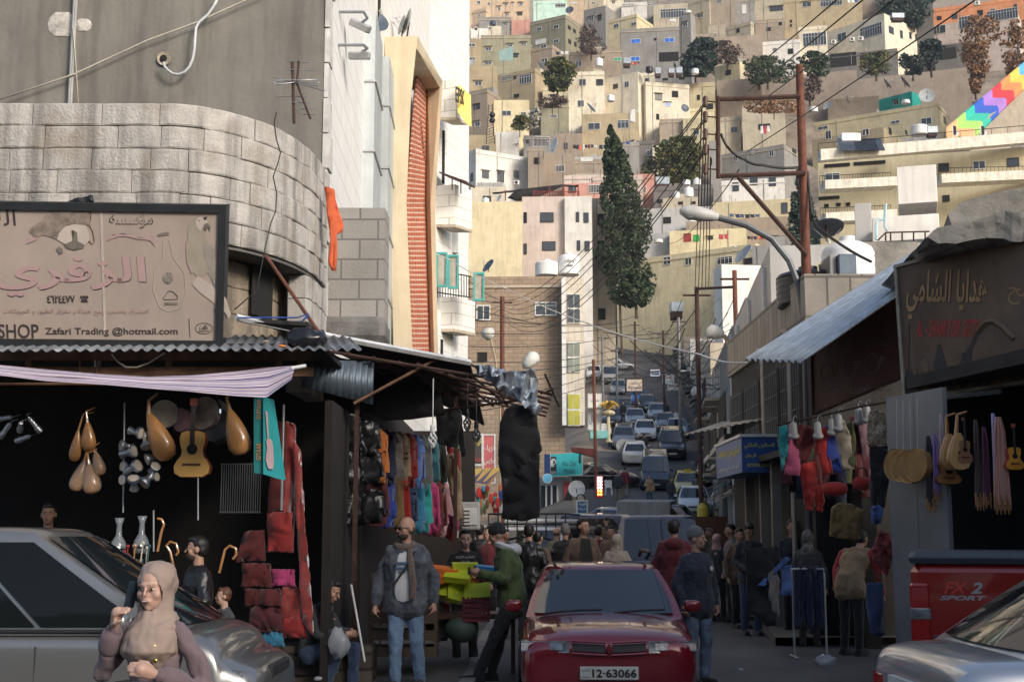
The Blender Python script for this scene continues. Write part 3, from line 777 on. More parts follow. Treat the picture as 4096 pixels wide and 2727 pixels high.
b = MB(); b.loft([[p-tq*.24+Vector((0,0,zc-.28)), p+tq*.24+Vector((0,0,zc-.28)), p+tq*.24+Vector((0,0,zc+.42)), p-tq*.24+Vector((0,0,zc+.42))], [q+n*.012 for q in [p-tq*.24+Vector((0,0,zc-.28)), p+tq*.24+Vector((0,0,zc-.28)), p+tq*.24+Vector((0,0,zc+.42)), p-tq*.24+Vector((0,0,zc+.42))]]])
b.build('window_recess', DARK, sroot)
sl = Vector(sroot.location)
MB().tube([at('P',u,v,D)-sl for u, v, D in ((1860,755,13.62),(1845,830,13.66),(1860,940,13.7),(1888,1030,13.72),(1870,1100,13.72),(1838,1190,13.68),(1862,1300,13.68),(1855,1420,13.66),(1820,1510,13.62))]+[at('Q',1775,400,13.5)-sl, at('Q',1730,640,13.55)-sl, at('Q',1580,770,13.4)-sl], .007, 5).build('cable', WIREM, sroot, True, 180)
t = thing('support_pole', 'rusty brown pole slanting from under the curved balcony down to the awning edge', 'pole', at('Q',2140,915,13.3))
MB().tube([at('Q',1790,410,13.9)-t.location, (0,0,0)], .02, 8).build('pole_bar', RUST, t, True)
MB().tube([at('Q',1600,825,13.25)-t.location, at('Q',2000,825,13.35)-t.location, at('Q',2075,800,13.36)-t.location, at('Q',2030,850,13.3)-t.location, at('Q',2080,815,13.3)-t.location], .009, 5).build('blue_rope', mat('blue_rope', (.03,.08,.30), .8), t)
# orange cloth hanging on the corner
def cloth(c, poly, D, m, name, label, cat, th=.04, fold=.05, k=9, group=None):
 P = [at(c, u, v, D) for u, v in poly]
 o = drape(P, m, name, th, fold, k); return tag(o, label, cat, group)
def drape(P, m, name, th=.04, fold=.04, seed=1, parent=None, res=14):
 n = len(P); b = bmesh.new(); vv = [b.verts.new(p) for p in P]; f = b.faces.new(vv)
 bmesh.ops.triangulate(b, faces=[f])
 mx = max((P[i]-P[j]).length for i in range(n) for j in range(n))
 for _ in range(6):
  ee = [e for e in b.edges if e.calc_length() > mx/res]
  if not ee: break
  bmesh.ops.subdivide_edges(b, edges=ee, cuts=1)
 bmesh.ops.triangulate(b, faces=b.faces[:])
 nn = (P[1]-P[0]).cross(P[2]-P[1]); nn.normalize()
 f = Vector((0,-1,0))
 for v in b.verts:
  q = v.co
  a = noise.noise(Vector((q.x*13+seed*3.1, q.y*9, q.z*1.5+seed)))*fold + noise.noise(Vector((q.x*30, q.y*22+seed, q.z*5)))*fold*.45
  v.co = q + f*a
 me = bpy.data.meshes.new(name); b.to_mesh(me); b.free(); me.materials.append(m)
 o = link(name, me, parent, True, 180)
 mo = o.modifiers.new('t', 'SOLIDIFY'); mo.thickness = th; mo.offset = 0
 return baked(o)
ORG = mat('orange_cloth', (.55,.11,.04), .9, var=.25, ns=5, bump=.3)
cloth('Q', [(2185,-60),(2245,-40),(2262,60),(2310,200),(2300,245),(2262,265),(2270,330),(2262,440),(2258,510),(2230,505),(2210,440),(2225,300),(2205,150)], 15.6, ORG, 'orange_cloth', 'torn orange cloth hanging on the right edge of the curved stone wall', 'cloth', .03, .06)
# TV aerial
t = thing('television_aerial', 'rusty television aerial with thin rods, above the curved stone wall', 'aerial', at('P',1980,780,16.2))
a0 = Vector(t.location)
MB().tube([(0,0,-.1), at('P',1968,412,16.2)-a0], .022, 6).build('mast', RUSTD, t)
b = MB()
for u0, v0, u1, v1 in ((1925,410,2092,425),(1942,468,2118,478),(1842,522,2185,612),(1842,545,2140,580),(1858,648,2068,652),(1970,690,2090,695),(2010,735,2115,735),(2020,770,2128,772),(2025,625,2065,628),(2030,660,2060,660)):
 b.tube([at('P',u0,v0,16.15)-a0, at('P',u1,v1,16.25)-a0], .007, 4)
b.build('rod', STEEL, t);
b = MB(); b.tube([at('P',2012,412,16.18)-a0, at('P',1998,560,16.2)-a0, at('P',2088,800,16.1)-a0], .016, 5); b.build('boom', RUSTD, t)
b = MB(); b.tube([at('P',u,v,16.16)-a0 for u, v in ((1980,555),(1860,572),(1845,555),(1860,540),(2000,540),(2140,535),(2150,550),(2135,562),(1980,555))], .008, 5); b.build('loop_rod', STEEL, t, True, 180)

# ---- white tower block with ducts, portal and balconies
WST = brickmat('white_cladding', (.74,.73,.70), (.70,.69,.665), (.48,.47,.45), .75, .42, .012, .75, dirt=.12, bump=.1)
tw = thing('white_tower_block', 'white clad tower block with ducts, brick-filled concrete portal and stone balconies', 'building', (0,0,0))
plan = [at('W',757,400,18.5), at('W',884,400,28.5), at('W',985,400,38.5), at('W',1078,400,42)]
pl = [Vector((p.x, p.y, 0)) for p in plan]
b = MB(); foot = pl + [Vector((-12,42,0)), Vector((-12,18.5,0))]
b.loft([foot, [p+Vector((0,0,22)) for p in foot]]); b.build('wall', WST, tw)
nf = Vector(((pl[1]-pl[0]).y, -(pl[1]-pl[0]).x, 0)).normalized(); fd = (pl[1]-pl[0]).normalized()
DUCT = mat('galvanised_duct', (.50,.54,.55), .45, .35, var=.12, ns=2, streak=.25)
def duct(u0, u1, vt, vb, d, name='air_duct', zt=None):
 def onf(u):                                           # distance along facade for column
  t = solve(pl[0] + nf*.0, fd.x, fd.y, u*1.7393); return t
 a, c = onf(u0), onf(u1); p, q = pl[0]+fd*a, pl[0]+fd*c
 z0 = at('W', u0, vb, p.y).z; z1 = at('W', u0, vt, p.y).z
 b = MB(); b.loft([[p+Vector((0,0,z0)), q+Vector((0,0,z0)), q+nf*d+Vector((0,0,z0)), p+nf*d+Vector((0,0,z0))], [p+Vector((0,0,z1)), q+Vector((0,0,z1)), q+nf*d+Vector((0,0,z1)), p+nf*d+Vector((0,0,z1))]])
 o = b.build(name, DUCT, tw); k = MB(); z = z0+1.1
 while z < z1:
  k.loft([[r+Vector((0,0,z-.02)) for r in (p-fd*.03, q+fd*.03, q+fd*.03+nf*(d+.03), p-fd*.03+nf*(d+.03))], [r+Vector((0,0,z+.02)) for r in (p-fd*.03, q+fd*.03, q+fd*.03+nf*(d+.03), p-fd*.03+nf*(d+.03))]]); z += 1.35
 k.build('flange', STEEL, o)
duct(816, 836, 30, 480, .2); duct(850, 868, 130, 800, .24)
b = MB()
for z0, z1 in ((3.5,22),):
 t0 = solve(pl[0], fd.x, fd.y, 848*1.7393); p = pl[0]+fd*t0; b.box(p.x-.02, p.y-.12, z0, p.x+.04, p.y+.12, z1)
b.build('dark_joint', DARK, tw)
BGC = mat('beige_concrete', (.56,.47,.33), .85, var=.12, ns=1.2, streak=.25, dirt=.2, dirtc=(.35,.28,.18), bump=.15, bs=12)
# portal: left fin, right fin, lintel - traced edges carried to their own depth
def fin(pts, D, d, name, m):
 P = [at('A', u, v, D) for u, v in pts]; return MB().prism(P, d).build(name, m, tw)
DF = 28
fin([(565,290),(823,285),(770,800),(737,1600),(765,2300),(790,2850),(640,2850),(600,1560),(580,700)], DF, Vector((-.1,.35,0)), 'portal_fin', BGC)
P = [at('A',823,285,DF), at('A',1022,640,33), at('A',1000,690,33), at('A',818,385,DF)]
MB().prism(P, Vector((-.9,.25,0))).build('portal_lintel', BGC, tw)
P = [at('A',1022,640,33), at('A',962,1600,33), at('A',985,2850,33), at('A',955,2850,33), at('A',925,1600,33), at('A',905,680,33.2), at('A',1000,662,33)]
MB().prism(P, Vector((-.15,.3,0))).build('portal_fin', BGC, tw)
# brick lattice infill: rows of upright bricks and light courses, as real bars
BRK = mat('red_brick', (.42,.13,.07), .85, var=.3, ns=9, bump=.4); PNKM = mat('pink_course', (.62,.40,.30), .85, var=.15)
dirn = Vector((.30,-.12,0)).normalized(); b = MB(); c = MB(); e_ = MB()
for (c0, c1, c2, c3, nr) in ((at('A',812,560,31.2), at('A',905,690,34.2), at('A',730,1600,31.2), at('A',925,1600,34.2), 27), (at('A',730,1601,31.2), at('A',925,1601,34.2), at('A',786,2850,31.2), at('A',955,2850,34.2), 33)):
 for i in range(nr):
  L_ = lambda q: (c0.lerp(c2, q), c1.lerp(c3, q)); (a0_, a1_), (e0, e1), (f0, f1) = L_(i/nr), L_((i+.62)/nr), L_((i+1)/nr)
  for j in range(10): s0, s1 = j/10+.008, (j+1)/10-.012; b.prism([a0_.lerp(a1_, s0), a0_.lerp(a1_, s1), e0.lerp(e1, s1), e0.lerp(e1, s0)], dirn*.06)
  c.prism([e0, e1, f1, f0], dirn*.05)
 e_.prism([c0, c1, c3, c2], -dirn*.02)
b.build('brick_screen', BRK, tw); c.build('light_course', PNKM, tw)
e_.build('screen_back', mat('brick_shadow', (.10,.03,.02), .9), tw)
# balconies and shafts right of the portal
BAL = brickmat('balcony_stone', (.72,.70,.66), (.66,.645,.61), (.40,.38,.35), .55, .36, .014, .8, dirt=.25, bump=.2)
def balcony(front, right, D, name='balcony', m=BAL, sof=True):
 u0, u1, vt, vb = front; u2, vt2, vb2 = right
 p = at('W', u1, vb, D); q = at('W', u0, vb, D+.2); zt = at('W', u1, vt, D).z
 k = solve(p, .55, .83, u2*1.7393); r = p + Vector((.55,.83,0))*k; s = q + Vector((.55,.83,0))*k
 pts = [q, p, r, s]
 o = MB().loft([pts, [Vector((a.x, a.y, zt)) for a in pts]]).build(name, m, tw)
 MB().loft([[Vector((a.x, a.y, a.z-.09))+Vector((.02,-.02,0)) for a in pts], [Vector((a.x, a.y, a.z-.003))+Vector((.02,-.02,0)) for a in pts]]).build('balcony_slab', mat('balcony_slab', (.42,.36,.28), .9, var=.3, ns=3), o)
 return o
balcony((1012,1048,182,270), (1075,203,292), 38.5)
balcony((1000,1046,424,516), (1085,452,520), 39)
balcony((1002,1046,682,756), (1092,693,760), 39.5)
fin([(1135,665),(1215,740),(1220,985),(1138,880)], 38.2, Vector((.1,.12,0)), 'yellow_sign_panel', mat('faded_yellow_sign', (.78,.62,.16), .6, var=.25, ns=3, dirt=.3, dirtc=(.6,.5,.4)))
p = at('A',1152,760,38.1); text('lettering', 'EPSO', mat('sign_black', (.03,.03,.03)), tw, p, (.55,.83,0), (0,0,1), .55, .5, .01, 0, .02, .05)
duct(1012, 1036, -40, 225, .9)
for u, v0, v1 in ((1029,290,425),(1043,535,580),(1032,765,860),(1043,820,830)):
 p = at('W', u, v0, 40.5); q = at('W', u, v1, 40.5)
 MB().box(p.x-.14, p.y, q.z, p.x+.14, p.y+.3, p.z).build('air_duct', DUCT, tw)
for (u0, u1, vt, vb) in ((1005,1022,300,420),(1000,1018,780,850),(962,972,-20,165)):
 p = at('W', u0, vt, 39.6); q = at('W', u1, vb, 39.6); MB().box(p.x, p.y, q.z, q.x, p.y+.2, p.z).build('dark_recess', DARK, tw)
b = MB()
for i in range(13):
 p = at('W', 1006+i*6.1, 622+i*1.2, 39); q = at('W', 1006+i*6.1, 684, 39); b.tube([p, q], .012, 4)
b.tube([at('W',1004,622,39), at('W',1084,636,38.9)], .02, 4); b.tube([at('W',1004,672,39), at('W',1084,684,38.9)], .02, 4)
b.build('railing', BLACK, tw)
TURQ = mat('turquoise_paint', (.05,.30,.28), .5)
b = MB()
for u, v, w_, h_ in ((1003,580,26,80),(1030,586,25,78),(1088,626,26,66)):
 p = at('W',u+4,v+5,38.72); q = at('W',u+w_-4,v+h_-5,38.72); MB().box(p.x,p.y,q.z,q.x,p.y+.03,p.z).build('shutter_panel', mat('weathered_panel',(.34,.32,.27),.8,var=.3), tw)
 for a in ((u,v,u+w_,v+5),(u,v+h_-5,u+w_,v+h_),(u,v+5,u+4,v+h_-5),(u+w_-4,v+5,u+w_,v+h_-5)):
  p = at('W', a[0], a[1], 38.7); q = at('W', a[2], a[3], 38.7); b.box(p.x, p.y-.03, q.z, q.x, p.y+.05, p.z)
b.build('shutter_frame', TURQ, tw)
p = at('W',1010,398,39); q = at('W',1072,420,38)
MB().prism([p, q, q+Vector((.25,.5,-.05)), p+Vector((.3,.6,0))], Vector((0,0,.05))).build('canopy', RUSTD, tw)
for u, v in ((1040,407),(1060,416)): MB().tube([at('W',u,v,38.5), at('W',u,v+30,38.5)], .02, 5).build('canopy_post', RUSTD, tw)
# satellite dishes and flood lights on it
DISHG = mat('dish_grey', (.33,.35,.36), .6, var=.1); DISHB = mat('dish_dark', (.06,.085,.12), .5, var=.1); DISHW = mat('dish_white', (.55,.56,.56), .6)
def dish(P, r, aim, m, label, group='satellite dishes', mast=.5, mesh=False):
 t = thing('satellite_dish', label, 'satellite dish', P, 0, group); aim = Vector(aim).normalized()
 prof = [(.001,-.16*r*1.0),(.35*r,-.14*r),(.7*r,-.08*r),(r,.03*r),(r,.06*r),(.7*r,-.05*r),(.35*r,-.11*r),(.001,-.13*r)]
 c = Vector((0,0,mast))
 MB().lathe(prof, 18, c, aim, False).build('bowl', m, t, True, 60)
 up = Vector((0,0,1)); sd = aim.cross(up).normalized(); f = c + aim*r*1.0
 b = MB(); b.tube([c+sd*r*.9, f], r*.02, 4); b.tube([c-sd*r*.9, f], r*.02, 4); b.tube([c-aim.cross(sd)*r*-.9, f], r*.02, 4); b.build('feed_arm', STEEL, t)
 MB().cap(f-aim*r*.1, f+aim*r*.1, r*.07, r*.07, 8).build('receiver', DISHW, t)
 MB().tube([(0,0,0), c-aim*r*.15], r*.05+.008, 6).build('mast', RUSTD, t)
 return t
p = at('W',862,80,26); dish(p-Vector((0,0,.0)), .30, (.35,-.6,.35), DISHB, 'dark blue satellite dish high on the white tower block', mast=.3)
p = at('A',700,285,29.4); dish(p, .24, (-.9,-.35,.2), DISHG, 'left one of the grey dish pair atop the concrete portal', mast=.27)
p = at('A',742,285,29.2); dish(p, .31, (-.9,-.3,.2), DISHG, 'right, larger one of the grey dish pair atop the concrete portal', mast=.36)
for (u, v, lab) in ((375,205,'upper floodlight on a bracket of the white tower block'), (368,440,'lower floodlight on a bracket of the white tower block')):
 p = at('A', u, v, 20); t = thing('floodlight', lab, 'floodlight', p, 0, 'floodlights on brackets')
 MB().bbox(-.17,-.1,-.06,.17,.1,.06,.02).build('housing', STEEL, t).rotation_euler = (.35,.45,0) if v < 300 else (.3,0,0)
 MB().tube([at('A',145,95 if v<300 else 355,19.2)-p, at('A',400,95 if v<300 else 355,19.6)-p, at('A',430,v-60,19.9)-p, (0.02,0,.05)], .025, 6).build('bracket', STEEL, t, True)
# lower grey block wall beneath the tower
t = thing('block_wall', 'grey concrete block wall beside the curved stone house, under the white tower', 'wall', (0,0,0))
p = at('W',755,478,17.6); q = at('W',882,770,17.6)
MB().box(p.x, p.y, q.z-.05, q.x, p.y+.6, p.z).build('wall', brickmat('grey_blocks', (.34,.32,.29), (.28,.265,.24), (.16,.15,.14), .5, .28, .015, .95, dirt=.5), t)
b = MB(); b.bbox(p.x-.15, p.y-.25, q.z-.12, q.x+.04, p.y+.6, q.z+.22, .08); b.build('ledge', mat('dark_concrete', (.16,.15,.14), .95, var=.4, ns=3, bump=.6), t)
# ================================================================ big faded sign on the left
SIGNB = mat('faded_sign_sheet', (.40,.325,.275), .55, var=.10, ns=1.2, dirt=.35, dirtc=(.33,.23,.16), streak=.12, spec=.3)
BLKFR = mat('black_frame', (.018,.02,.022), .55, var=.3, ns=6)
SPNK = mat('sign_pink', (.43,.285,.275), .6, var=.1); SBLK = mat('sign_ink', (.045,.035,.035), .6); SGRY = mat('sign_grey', (.17,.145,.12), .6, var=.25, ns=9); SPALE = mat('sign_pale', (.47,.40,.345), .6)
bd = Board('Q', (0,60), (1510,82), (0,1000), (12.35,12.45,12.75), 'shop_sign', 'large faded pinkish shop sign with black frame, parrot picture and Arabic lettering', SIGNB, BLKFR, .075, .16, 'sign', -.35)
bd.text('مؤسسة', 735,110,1030,225, SBLK)
bd.text('مؤسسة', 742,116,1024,219, SIGNB, lift=.007)
bd.text('الزفري', -45,410,985,680, SPNK, bold=.02)
bd.text('الزفري', -42,416,988,686, SBLK, lift=.0022, bold=.012)
bd.text('٤٦٢٤٤٧٧', 318,675,505,728, SBLK, bold=.03)
bd.poly([(540,690),(545,678),(592,678),(598,690),(585,695),(580,690),(556,690),(551,696)], SBLK); bd.poly([(545,720),(553,697),(585,697),(594,720)], SBLK)
bd.text('استيراد وتصدير وبيع جملة و مفرق الطيور و الحيوانات', 30,765,1000,808, mat('sign_red_faded', (.40,.25,.23), .6))
bd.text('SHOP', -10,868,262,962, SBLK, bold=.01)
bd.text('Zafari Trading @hotmail.com', 305,890,1198,950, SBLK, bold=.012)
bd.text('الة', -60,85,105,205, SBLK)
bd.line([(1272,832),(1280,960)], .003, SBLK)
bd.line([(1372+58*math.cos(a*.3), 897+36*math.sin(a*.3)) for a in range(22)], .0025, SBLK); bd.text('طلعت', 1342,870,1398,902, SBLK); bd.text('٠٧٧/٢٩٥٤٩٢', 1338,908,1408,920, SBLK)
# parrot
bd.poly([(1268,300),(1262,250),(1275,190),(1300,155),(1345,140),(1395,150),(1418,190),(1414,240),(1405,200),(1385,195),(1368,215),(1380,260),(1400,310),(1440,370),(1470,480),(1480,640),(1440,600),(1400,520),(1340,560),(1300,520),(1265,460),(1255,380)], mat('sign_parrot', (.34,.29,.225), .6, var=.12, ns=8), .0035)
bd.poly([(1318,175),(1340,150),(1385,150),(1400,185),(1372,200),(1350,245),(1325,215)], SPALE, .006); bd.poly([(1368,150),(1395,145),(1390,165),(1375,170)], SBLK, .008)
bd.poly([(1375,195),(1400,190),(1418,215),(1414,240),(1400,212),(1388,240),(1370,230)], SGRY, .0075); bd.oval(1341,172,5,4, SBLK, .008)
bd.poly([(1365,340),(1390,320),(1430,340),(1460,420),(1470,520),(1478,640),(1440,600),(1400,480),(1375,420)], mat('sign_wing', (.30,.26,.22), .6, var=.2, ns=9), .006)
bd.poly([(1252,310),(1262,320),(1262,440),(1300,520),(1290,530),(1258,450)], SPNK, .006)
bd.poly([(1295,600),(1330,545),(1390,580),(1520,690),(1555,800),(1545,830),(1500,770),(1340,650)], SPALE, .005); bd.line([(1300,605),(1360,650),(1480,740),(1525,800)], .003, SGRY); bd.line([(1330,560),(1400,600),(1500,690)], .003, SGRY)
bd.poly([(1438,765),(1470,780),(1510,800),(1530,860),(1552,958),(1500,958),(1470,880)], SGRY, .006)
# dog-like animal head turned down, fish, seal, oud outline
bd.poly([(195,245),(215,215),(290,170),(330,95),(420,75),(600,80),(610,210),(570,205),(500,190),(440,205),(400,260),(385,300),(300,270),(240,285)], mat('sign_fur', (.24,.19,.155), .6, var=.45, ns=14), .0035)
bd.poly([(385,300),(400,255),(440,215),(500,195),(580,205),(600,250),(610,300),(570,340),(520,320),(505,250),(480,240),(490,310),(440,330)], SPALE, .006)
bd.poly([(430,330),(490,318),(505,240),(485,235),(520,250),(525,310),(570,335),(565,355),(500,370),(450,355)], SGRY, .0075)
bd.poly([(380,365),(395,345),(420,360),(425,390),(400,400)], SGRY, .006); bd.poly([(175,330),(200,285),(265,285),(240,305)], SPNK, .006)
bd.line([(610,80),(612,160),(600,200),(625,250),(635,310),(620,335),(600,310)], .004, RUST)
bd.poly([(722,310),(740,280),(790,262),(870,268),(940,290),(1010,290),(1030,285),(1025,305),(1050,350),(1010,305),(930,297),(860,280),(800,278),(750,295)], SPNK, .005); bd.line([(722,305),(760,268),(830,260),(920,285),(1000,293)], .0025, SBLK)
bd.oval(1132,557,34,38, mat('sign_seal', (.22,.19,.16), .6, var=.6, ns=40)); bd.line([(1100,690),(1115,670),(1130,650),(1150,645),(1170,655),(1195,680),(1195,700),(1105,705),(1100,690)], .003, SBLK); bd.poly([(1108,722),(1195,722),(1195,738),(1108,738)], SGRY)
bd.line([(1100,300),(1098,420),(1040,500),(1030,640),(1080,760),(1140,785),(1210,760),(1250,660),(1240,520),(1165,420),(1140,300)], .003, SPALE)
bd.poly([(1060,265),(1085,255),(1135,248),(1138,268),(1090,275),(1065,278)], SGRY, .005)
bd.poly([(672,90),(690,90),(715,940),(700,940)], mat('sign_seam', (.47,.40,.35), .6), .0028)
t = thing('torn_rag', 'small black torn rag on top of the big faded sign', 'rag', (0,0,0))
drape([at('Q',u,v,12.5) for u, v in ((380,62),(470,40),(560,15),(622,5),(632,50),(560,66),(470,64))], BLACK, 'rag_cloth', .03, .04, 3, t)

# ================================================================ music stall on the left
STALL = mat('stall_painted_shade', (.018,.014,.012), .9, var=.3, ns=3)  # near-black base colour stands in for the deep shade inside the stalls
t = thing('music_stall', 'dark open-fronted market stall under the big faded sign, with rusty beams and tin roof', 'market stall', (0,0,0))
xl, xr = -8.5, -2.0
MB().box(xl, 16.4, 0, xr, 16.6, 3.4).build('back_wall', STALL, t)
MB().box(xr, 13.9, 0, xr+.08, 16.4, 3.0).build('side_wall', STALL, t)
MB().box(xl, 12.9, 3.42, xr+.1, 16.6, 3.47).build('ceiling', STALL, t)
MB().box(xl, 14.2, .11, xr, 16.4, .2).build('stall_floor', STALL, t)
RUSTB = mat('rusty_beam', (.13,.065,.035), .85, var=.55, ns=5, bump=.3, dirt=.5, dirtc=(.03,.022,.018))
zb1 = at('Q', 600, 1090, 12.7).z; zb2 = at('Q', 600, 1185, 12.7).z
b = MB()
b.box(xl, 12.68, zb1-.03, -1.98, 12.74, zb1+.06); b.box(xl, 12.68, zb2-.05, -1.95, 12.74, zb2+.04)
b.build('beam', RUSTB, t)
for u in (190, 655, 1135, 1875, 2020):
 p = at('Q', u, 1150, 12.7); MB().box(p.x-.03, 12.69, zb2+.04, p.x+.03, 12.73, zb1-.03).build('strut', RUSTB if u != 655 else STEEL, t)
MB().tube([at('Q',-60,1272,12.6), at('Q',700,1268,12.62), at('Q',1300,1262,12.7)], .014, 6).build('awning_bar', RUSTB, t)
for u in (655, 540):
 MB().tube([at('Q',u,1060,12.66), at('Q',u-5,1230,12.66)], .012, 5).build('hanger_bar', RUSTB, t)
MB().tube([at('Q',u,v,12.6) for u, v in ((750,1070),(790,1120),(850,1158),(920,1158),(1000,1130),(1080,1080),(1110,1062))], .008, 5).build('cable', CREAMC, t, True)
MB().tube([at('L',1450,150,13.2), at('L',1438,690,13.25)], .012, 5).build('post', STEEL, t)
for u, v0, v1 in ((637,140,700),(1012,520,740),(785,690,900)):
 MB().tube([at('L',u,v0,13.5), at('L',u-(8 if u < 700 else 0),v1,13.5)], .008, 5).build('hanging_chain', STEEL, t)
# tin roof sheets between sign and street
zt = at('Q', 1500, 1035, 12.3).z
sheet((at('W',-40,806,12.35)), at('W',832,803,12.35), (at('W',-40,806,12.35)+Vector((0,1.7,.42))), at('W',828,790,13.6)+Vector((-.15,.3,.12)), 34, .016, .003, 'tin_roof', mat('weathered_tin', (.17,.18,.19), .5, .4, var=.35, ns=2.5, dirt=.6, dirtc=(.05,.045,.04)), t, .03)
t2 = thing('rubbish_bag', 'black knotted rubbish bag lying on the tin roof', 'bag', at('Q',2060,1035,12.7))
o = MB().ell((0,0,.09), (.2,.16,.11), 20, 12).build('bag_body', mat('black_plastic', (.012,.012,.014), .25), t2, True, 180)
for v in o.data.vertices: v.co += v.co.normalized()*noise.noise(v.co*16)*.05
for i in range(5):
 tag(MB().ell((0,0,0), (.035,.02,.012), 7, 5).build('litter', mat('orange_peel' if i < 2 else 'tan_litter', (.6,.2,.05) if i < 2 else (.4,.3,.22), .8), None, True), 'scrap of litter on the tin roof beside the black rubbish bag', 'litter', 'litter on the tin roof').location = at('Q', (1890,1905,1790,1600,1990)[i], (1012,1018,985,1048,1035)[i], 12.45)
# striped awning sagging below
STR = bpy.data.materials.new('lilac_striped_canvas'); STR.use_nodes = True
n, Lk = STR.node_tree.nodes, STR.node_tree.links; p_ = n['Principled BSDF']; p_.inputs['Roughness'].default_value = .85
at_ = n.new('ShaderNodeAttribute'); at_.attribute_name = 'stripe'
cr = n.new('ShaderNodeValToRGB'); cr.color_ramp.interpolation = 'CONSTANT'
els = [(0,(.50,.42,.45)),(.08,(.07,.06,.19)),(.12,(.50,.43,.46)),(.2,(.25,.2,.34)),(.23,(.52,.44,.47)),(.34,(.05,.045,.16)),(.40,(.5,.43,.46)),(.44,(.2,.16,.30)),(.47,(.53,.45,.48)),(.62,(.22,.18,.32)),(.65,(.53,.45,.48)),(.74,(.06,.05,.18)),(.80,(.5,.42,.46)),(.9,(.2,.17,.3)),(.93,(.52,.44,.47))]
for i, (ps, c) in enumerate(els):
 e = cr.color_ramp.elements[i] if i < 2 else cr.color_ramp.elements.new(ps)
 e.position = ps; e.color = (*c, 1)
Lk.new(at_.outputs['Fac'], cr.inputs[0]); Lk.new(cr.outputs[0], p_.inputs['Base Color'])
top = [(-60,1138),(300,1172),(700,1205),(1000,1222),(1300,1212),(1600,1185),(1820,1158),(1985,1148)]
bot = [(-60,1205),(300,1250),(700,1275),(1000,1300),(1300,1325),(1600,1352),(1795,1362),(1962,1240)]
vs = []; fs = []; K = 14; N = 60; st = []
def interp(P, t):
 x = t*(len(P)-1); i = min(int(x), len(P)-2); f = x-i; f = f*f*(3-2*f)*.3 + f*.7
 return [P[i][k]*(1-f)+P[i+1][k]*f for k in (0,1)]
for i in range(N+1):
 a, c = interp(top, i/N), interp(bot, i/N)
 for j in range(K+1):
  s_ = j/K; fold = .055*math.sin(s_*9+i*.12) + .05*noise.noise(Vector((i*.12, s_*3, 0)))
  q = at('Q', a[0]+(c[0]-a[0])*s_, a[1]+(c[1]-a[1])*s_, 12.35 - .35*s_ + fold*.8); vs.append(q); st.append((s_*1.25 + .06*math.sin(i*.11))%1)
for i in range(N):
 for j in range(K): a = i*(K+1)+j; fs.append((a, a+K+1, a+K+2, a+1))
o = MB().add(vs, fs).build('striped_awning', STR, None, True, 180)
av = o.data.attributes.new('stripe', 'FLOAT', 'POINT'); av.data.foreach_set('value', st)
tag(o, 'lilac awning cloth with dark blue stripes sagging over the music stall', 'awning')
MB().tube([at('Q',1960,1165,12.3), at('Q',2058,1148,12.35)], .018, 8).build('awning_pole', WHITEF, o, True)

# ================================================================ clothes stall: long black roof on the left kerb
DKR = mat('black_tarpaulin', (.012,.011,.011), .85, var=.3)
t = thing('clothes_stall', 'long dark clothes stall with a black lean-to roof along the left pavement', 'market stall', (0,0,0))
e0, e1, e2 = at('W',545,730,13.3), at('W',735,769,14.2), at('W',1082,834,15.6)
b = MB()
back = [Vector((-2.2,13.9,e0.z+.05)), Vector((-2.2,16,e1.z+.1)), Vector((-.55,26,3.75))]
b.prism([e0, e1, back[1], back[0]], (0,0,-.04)); b.prism([e1+Vector((.001,0,0)), e2, back[2], back[1]], (0,0,-.04))
b.build('roof', DKR, t)
MB().tube([e0+Vector((0,-.02,.0)), e1+Vector((0,-.02,0)), e2+Vector((0,-.02,0))], .035, 4).build('roof_edge', mat('white_edging', (.60,.6,.6), .6, var=.3, ns=6), t)
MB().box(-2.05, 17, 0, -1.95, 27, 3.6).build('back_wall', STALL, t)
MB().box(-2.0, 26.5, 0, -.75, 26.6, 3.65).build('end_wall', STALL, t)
# steel lattice below the roof
b = MB()
for i in range(7):
 q = e1.lerp(e2, i/6); d = Vector((.5,3.4,-.1)); b.tube([q+Vector((0,.05,-.14)), q+d+Vector((0,0,-.14))], .02, 4)
for j in range(6):
 a = Vector((0,j*.6+.1,-.16)); b.tube([e1+a, e2+a+Vector((.15,0,0)), e2+a+Vector((1.0,.35,-.18))], .018, 4)
for i in range(5): b.tube([e2+Vector((-.5+i*.35,.15,-.12)), e2+Vector((-.25+i*.35,2.4,-.3))], .014, 4); b.tube([e2+Vector((-.5+i*.35,2.4,-.12)), e2+Vector((-.2+i*.3,.2,-.3))], .014, 4)
b.build('lattice', RUSTD, t)
MB().tube([at('M',455,345,14.6), at('M',835,140,15.4)], .018, 5).build('brace', RUSTB, t)
MB().tube([at('M',730,170,15.2), at('M',1180,330,16.3)], .02, 5).build('brace', RUSTD, t)
MB().tube([at('M',835,375,16.4), at('M',1190,330,15.7)], .016, 5).build('hanging_rail', RUSTD, t)
for (u, D) in ((470,14.9),(905,17.5)):
 p = at('M', u, 400, D); MB().box(p.x-.025, p.y-.02, .1, p.x+.025, p.y+.02, 3.5).build('post', RUSTD, t)
drape([at('M',u,v,16.2) for u, v in ((490,180),(700,210),(835,300),(860,395),(700,415),(590,420),(480,360))], DKR, 'tarpaulin', .02, .08, 6, t)
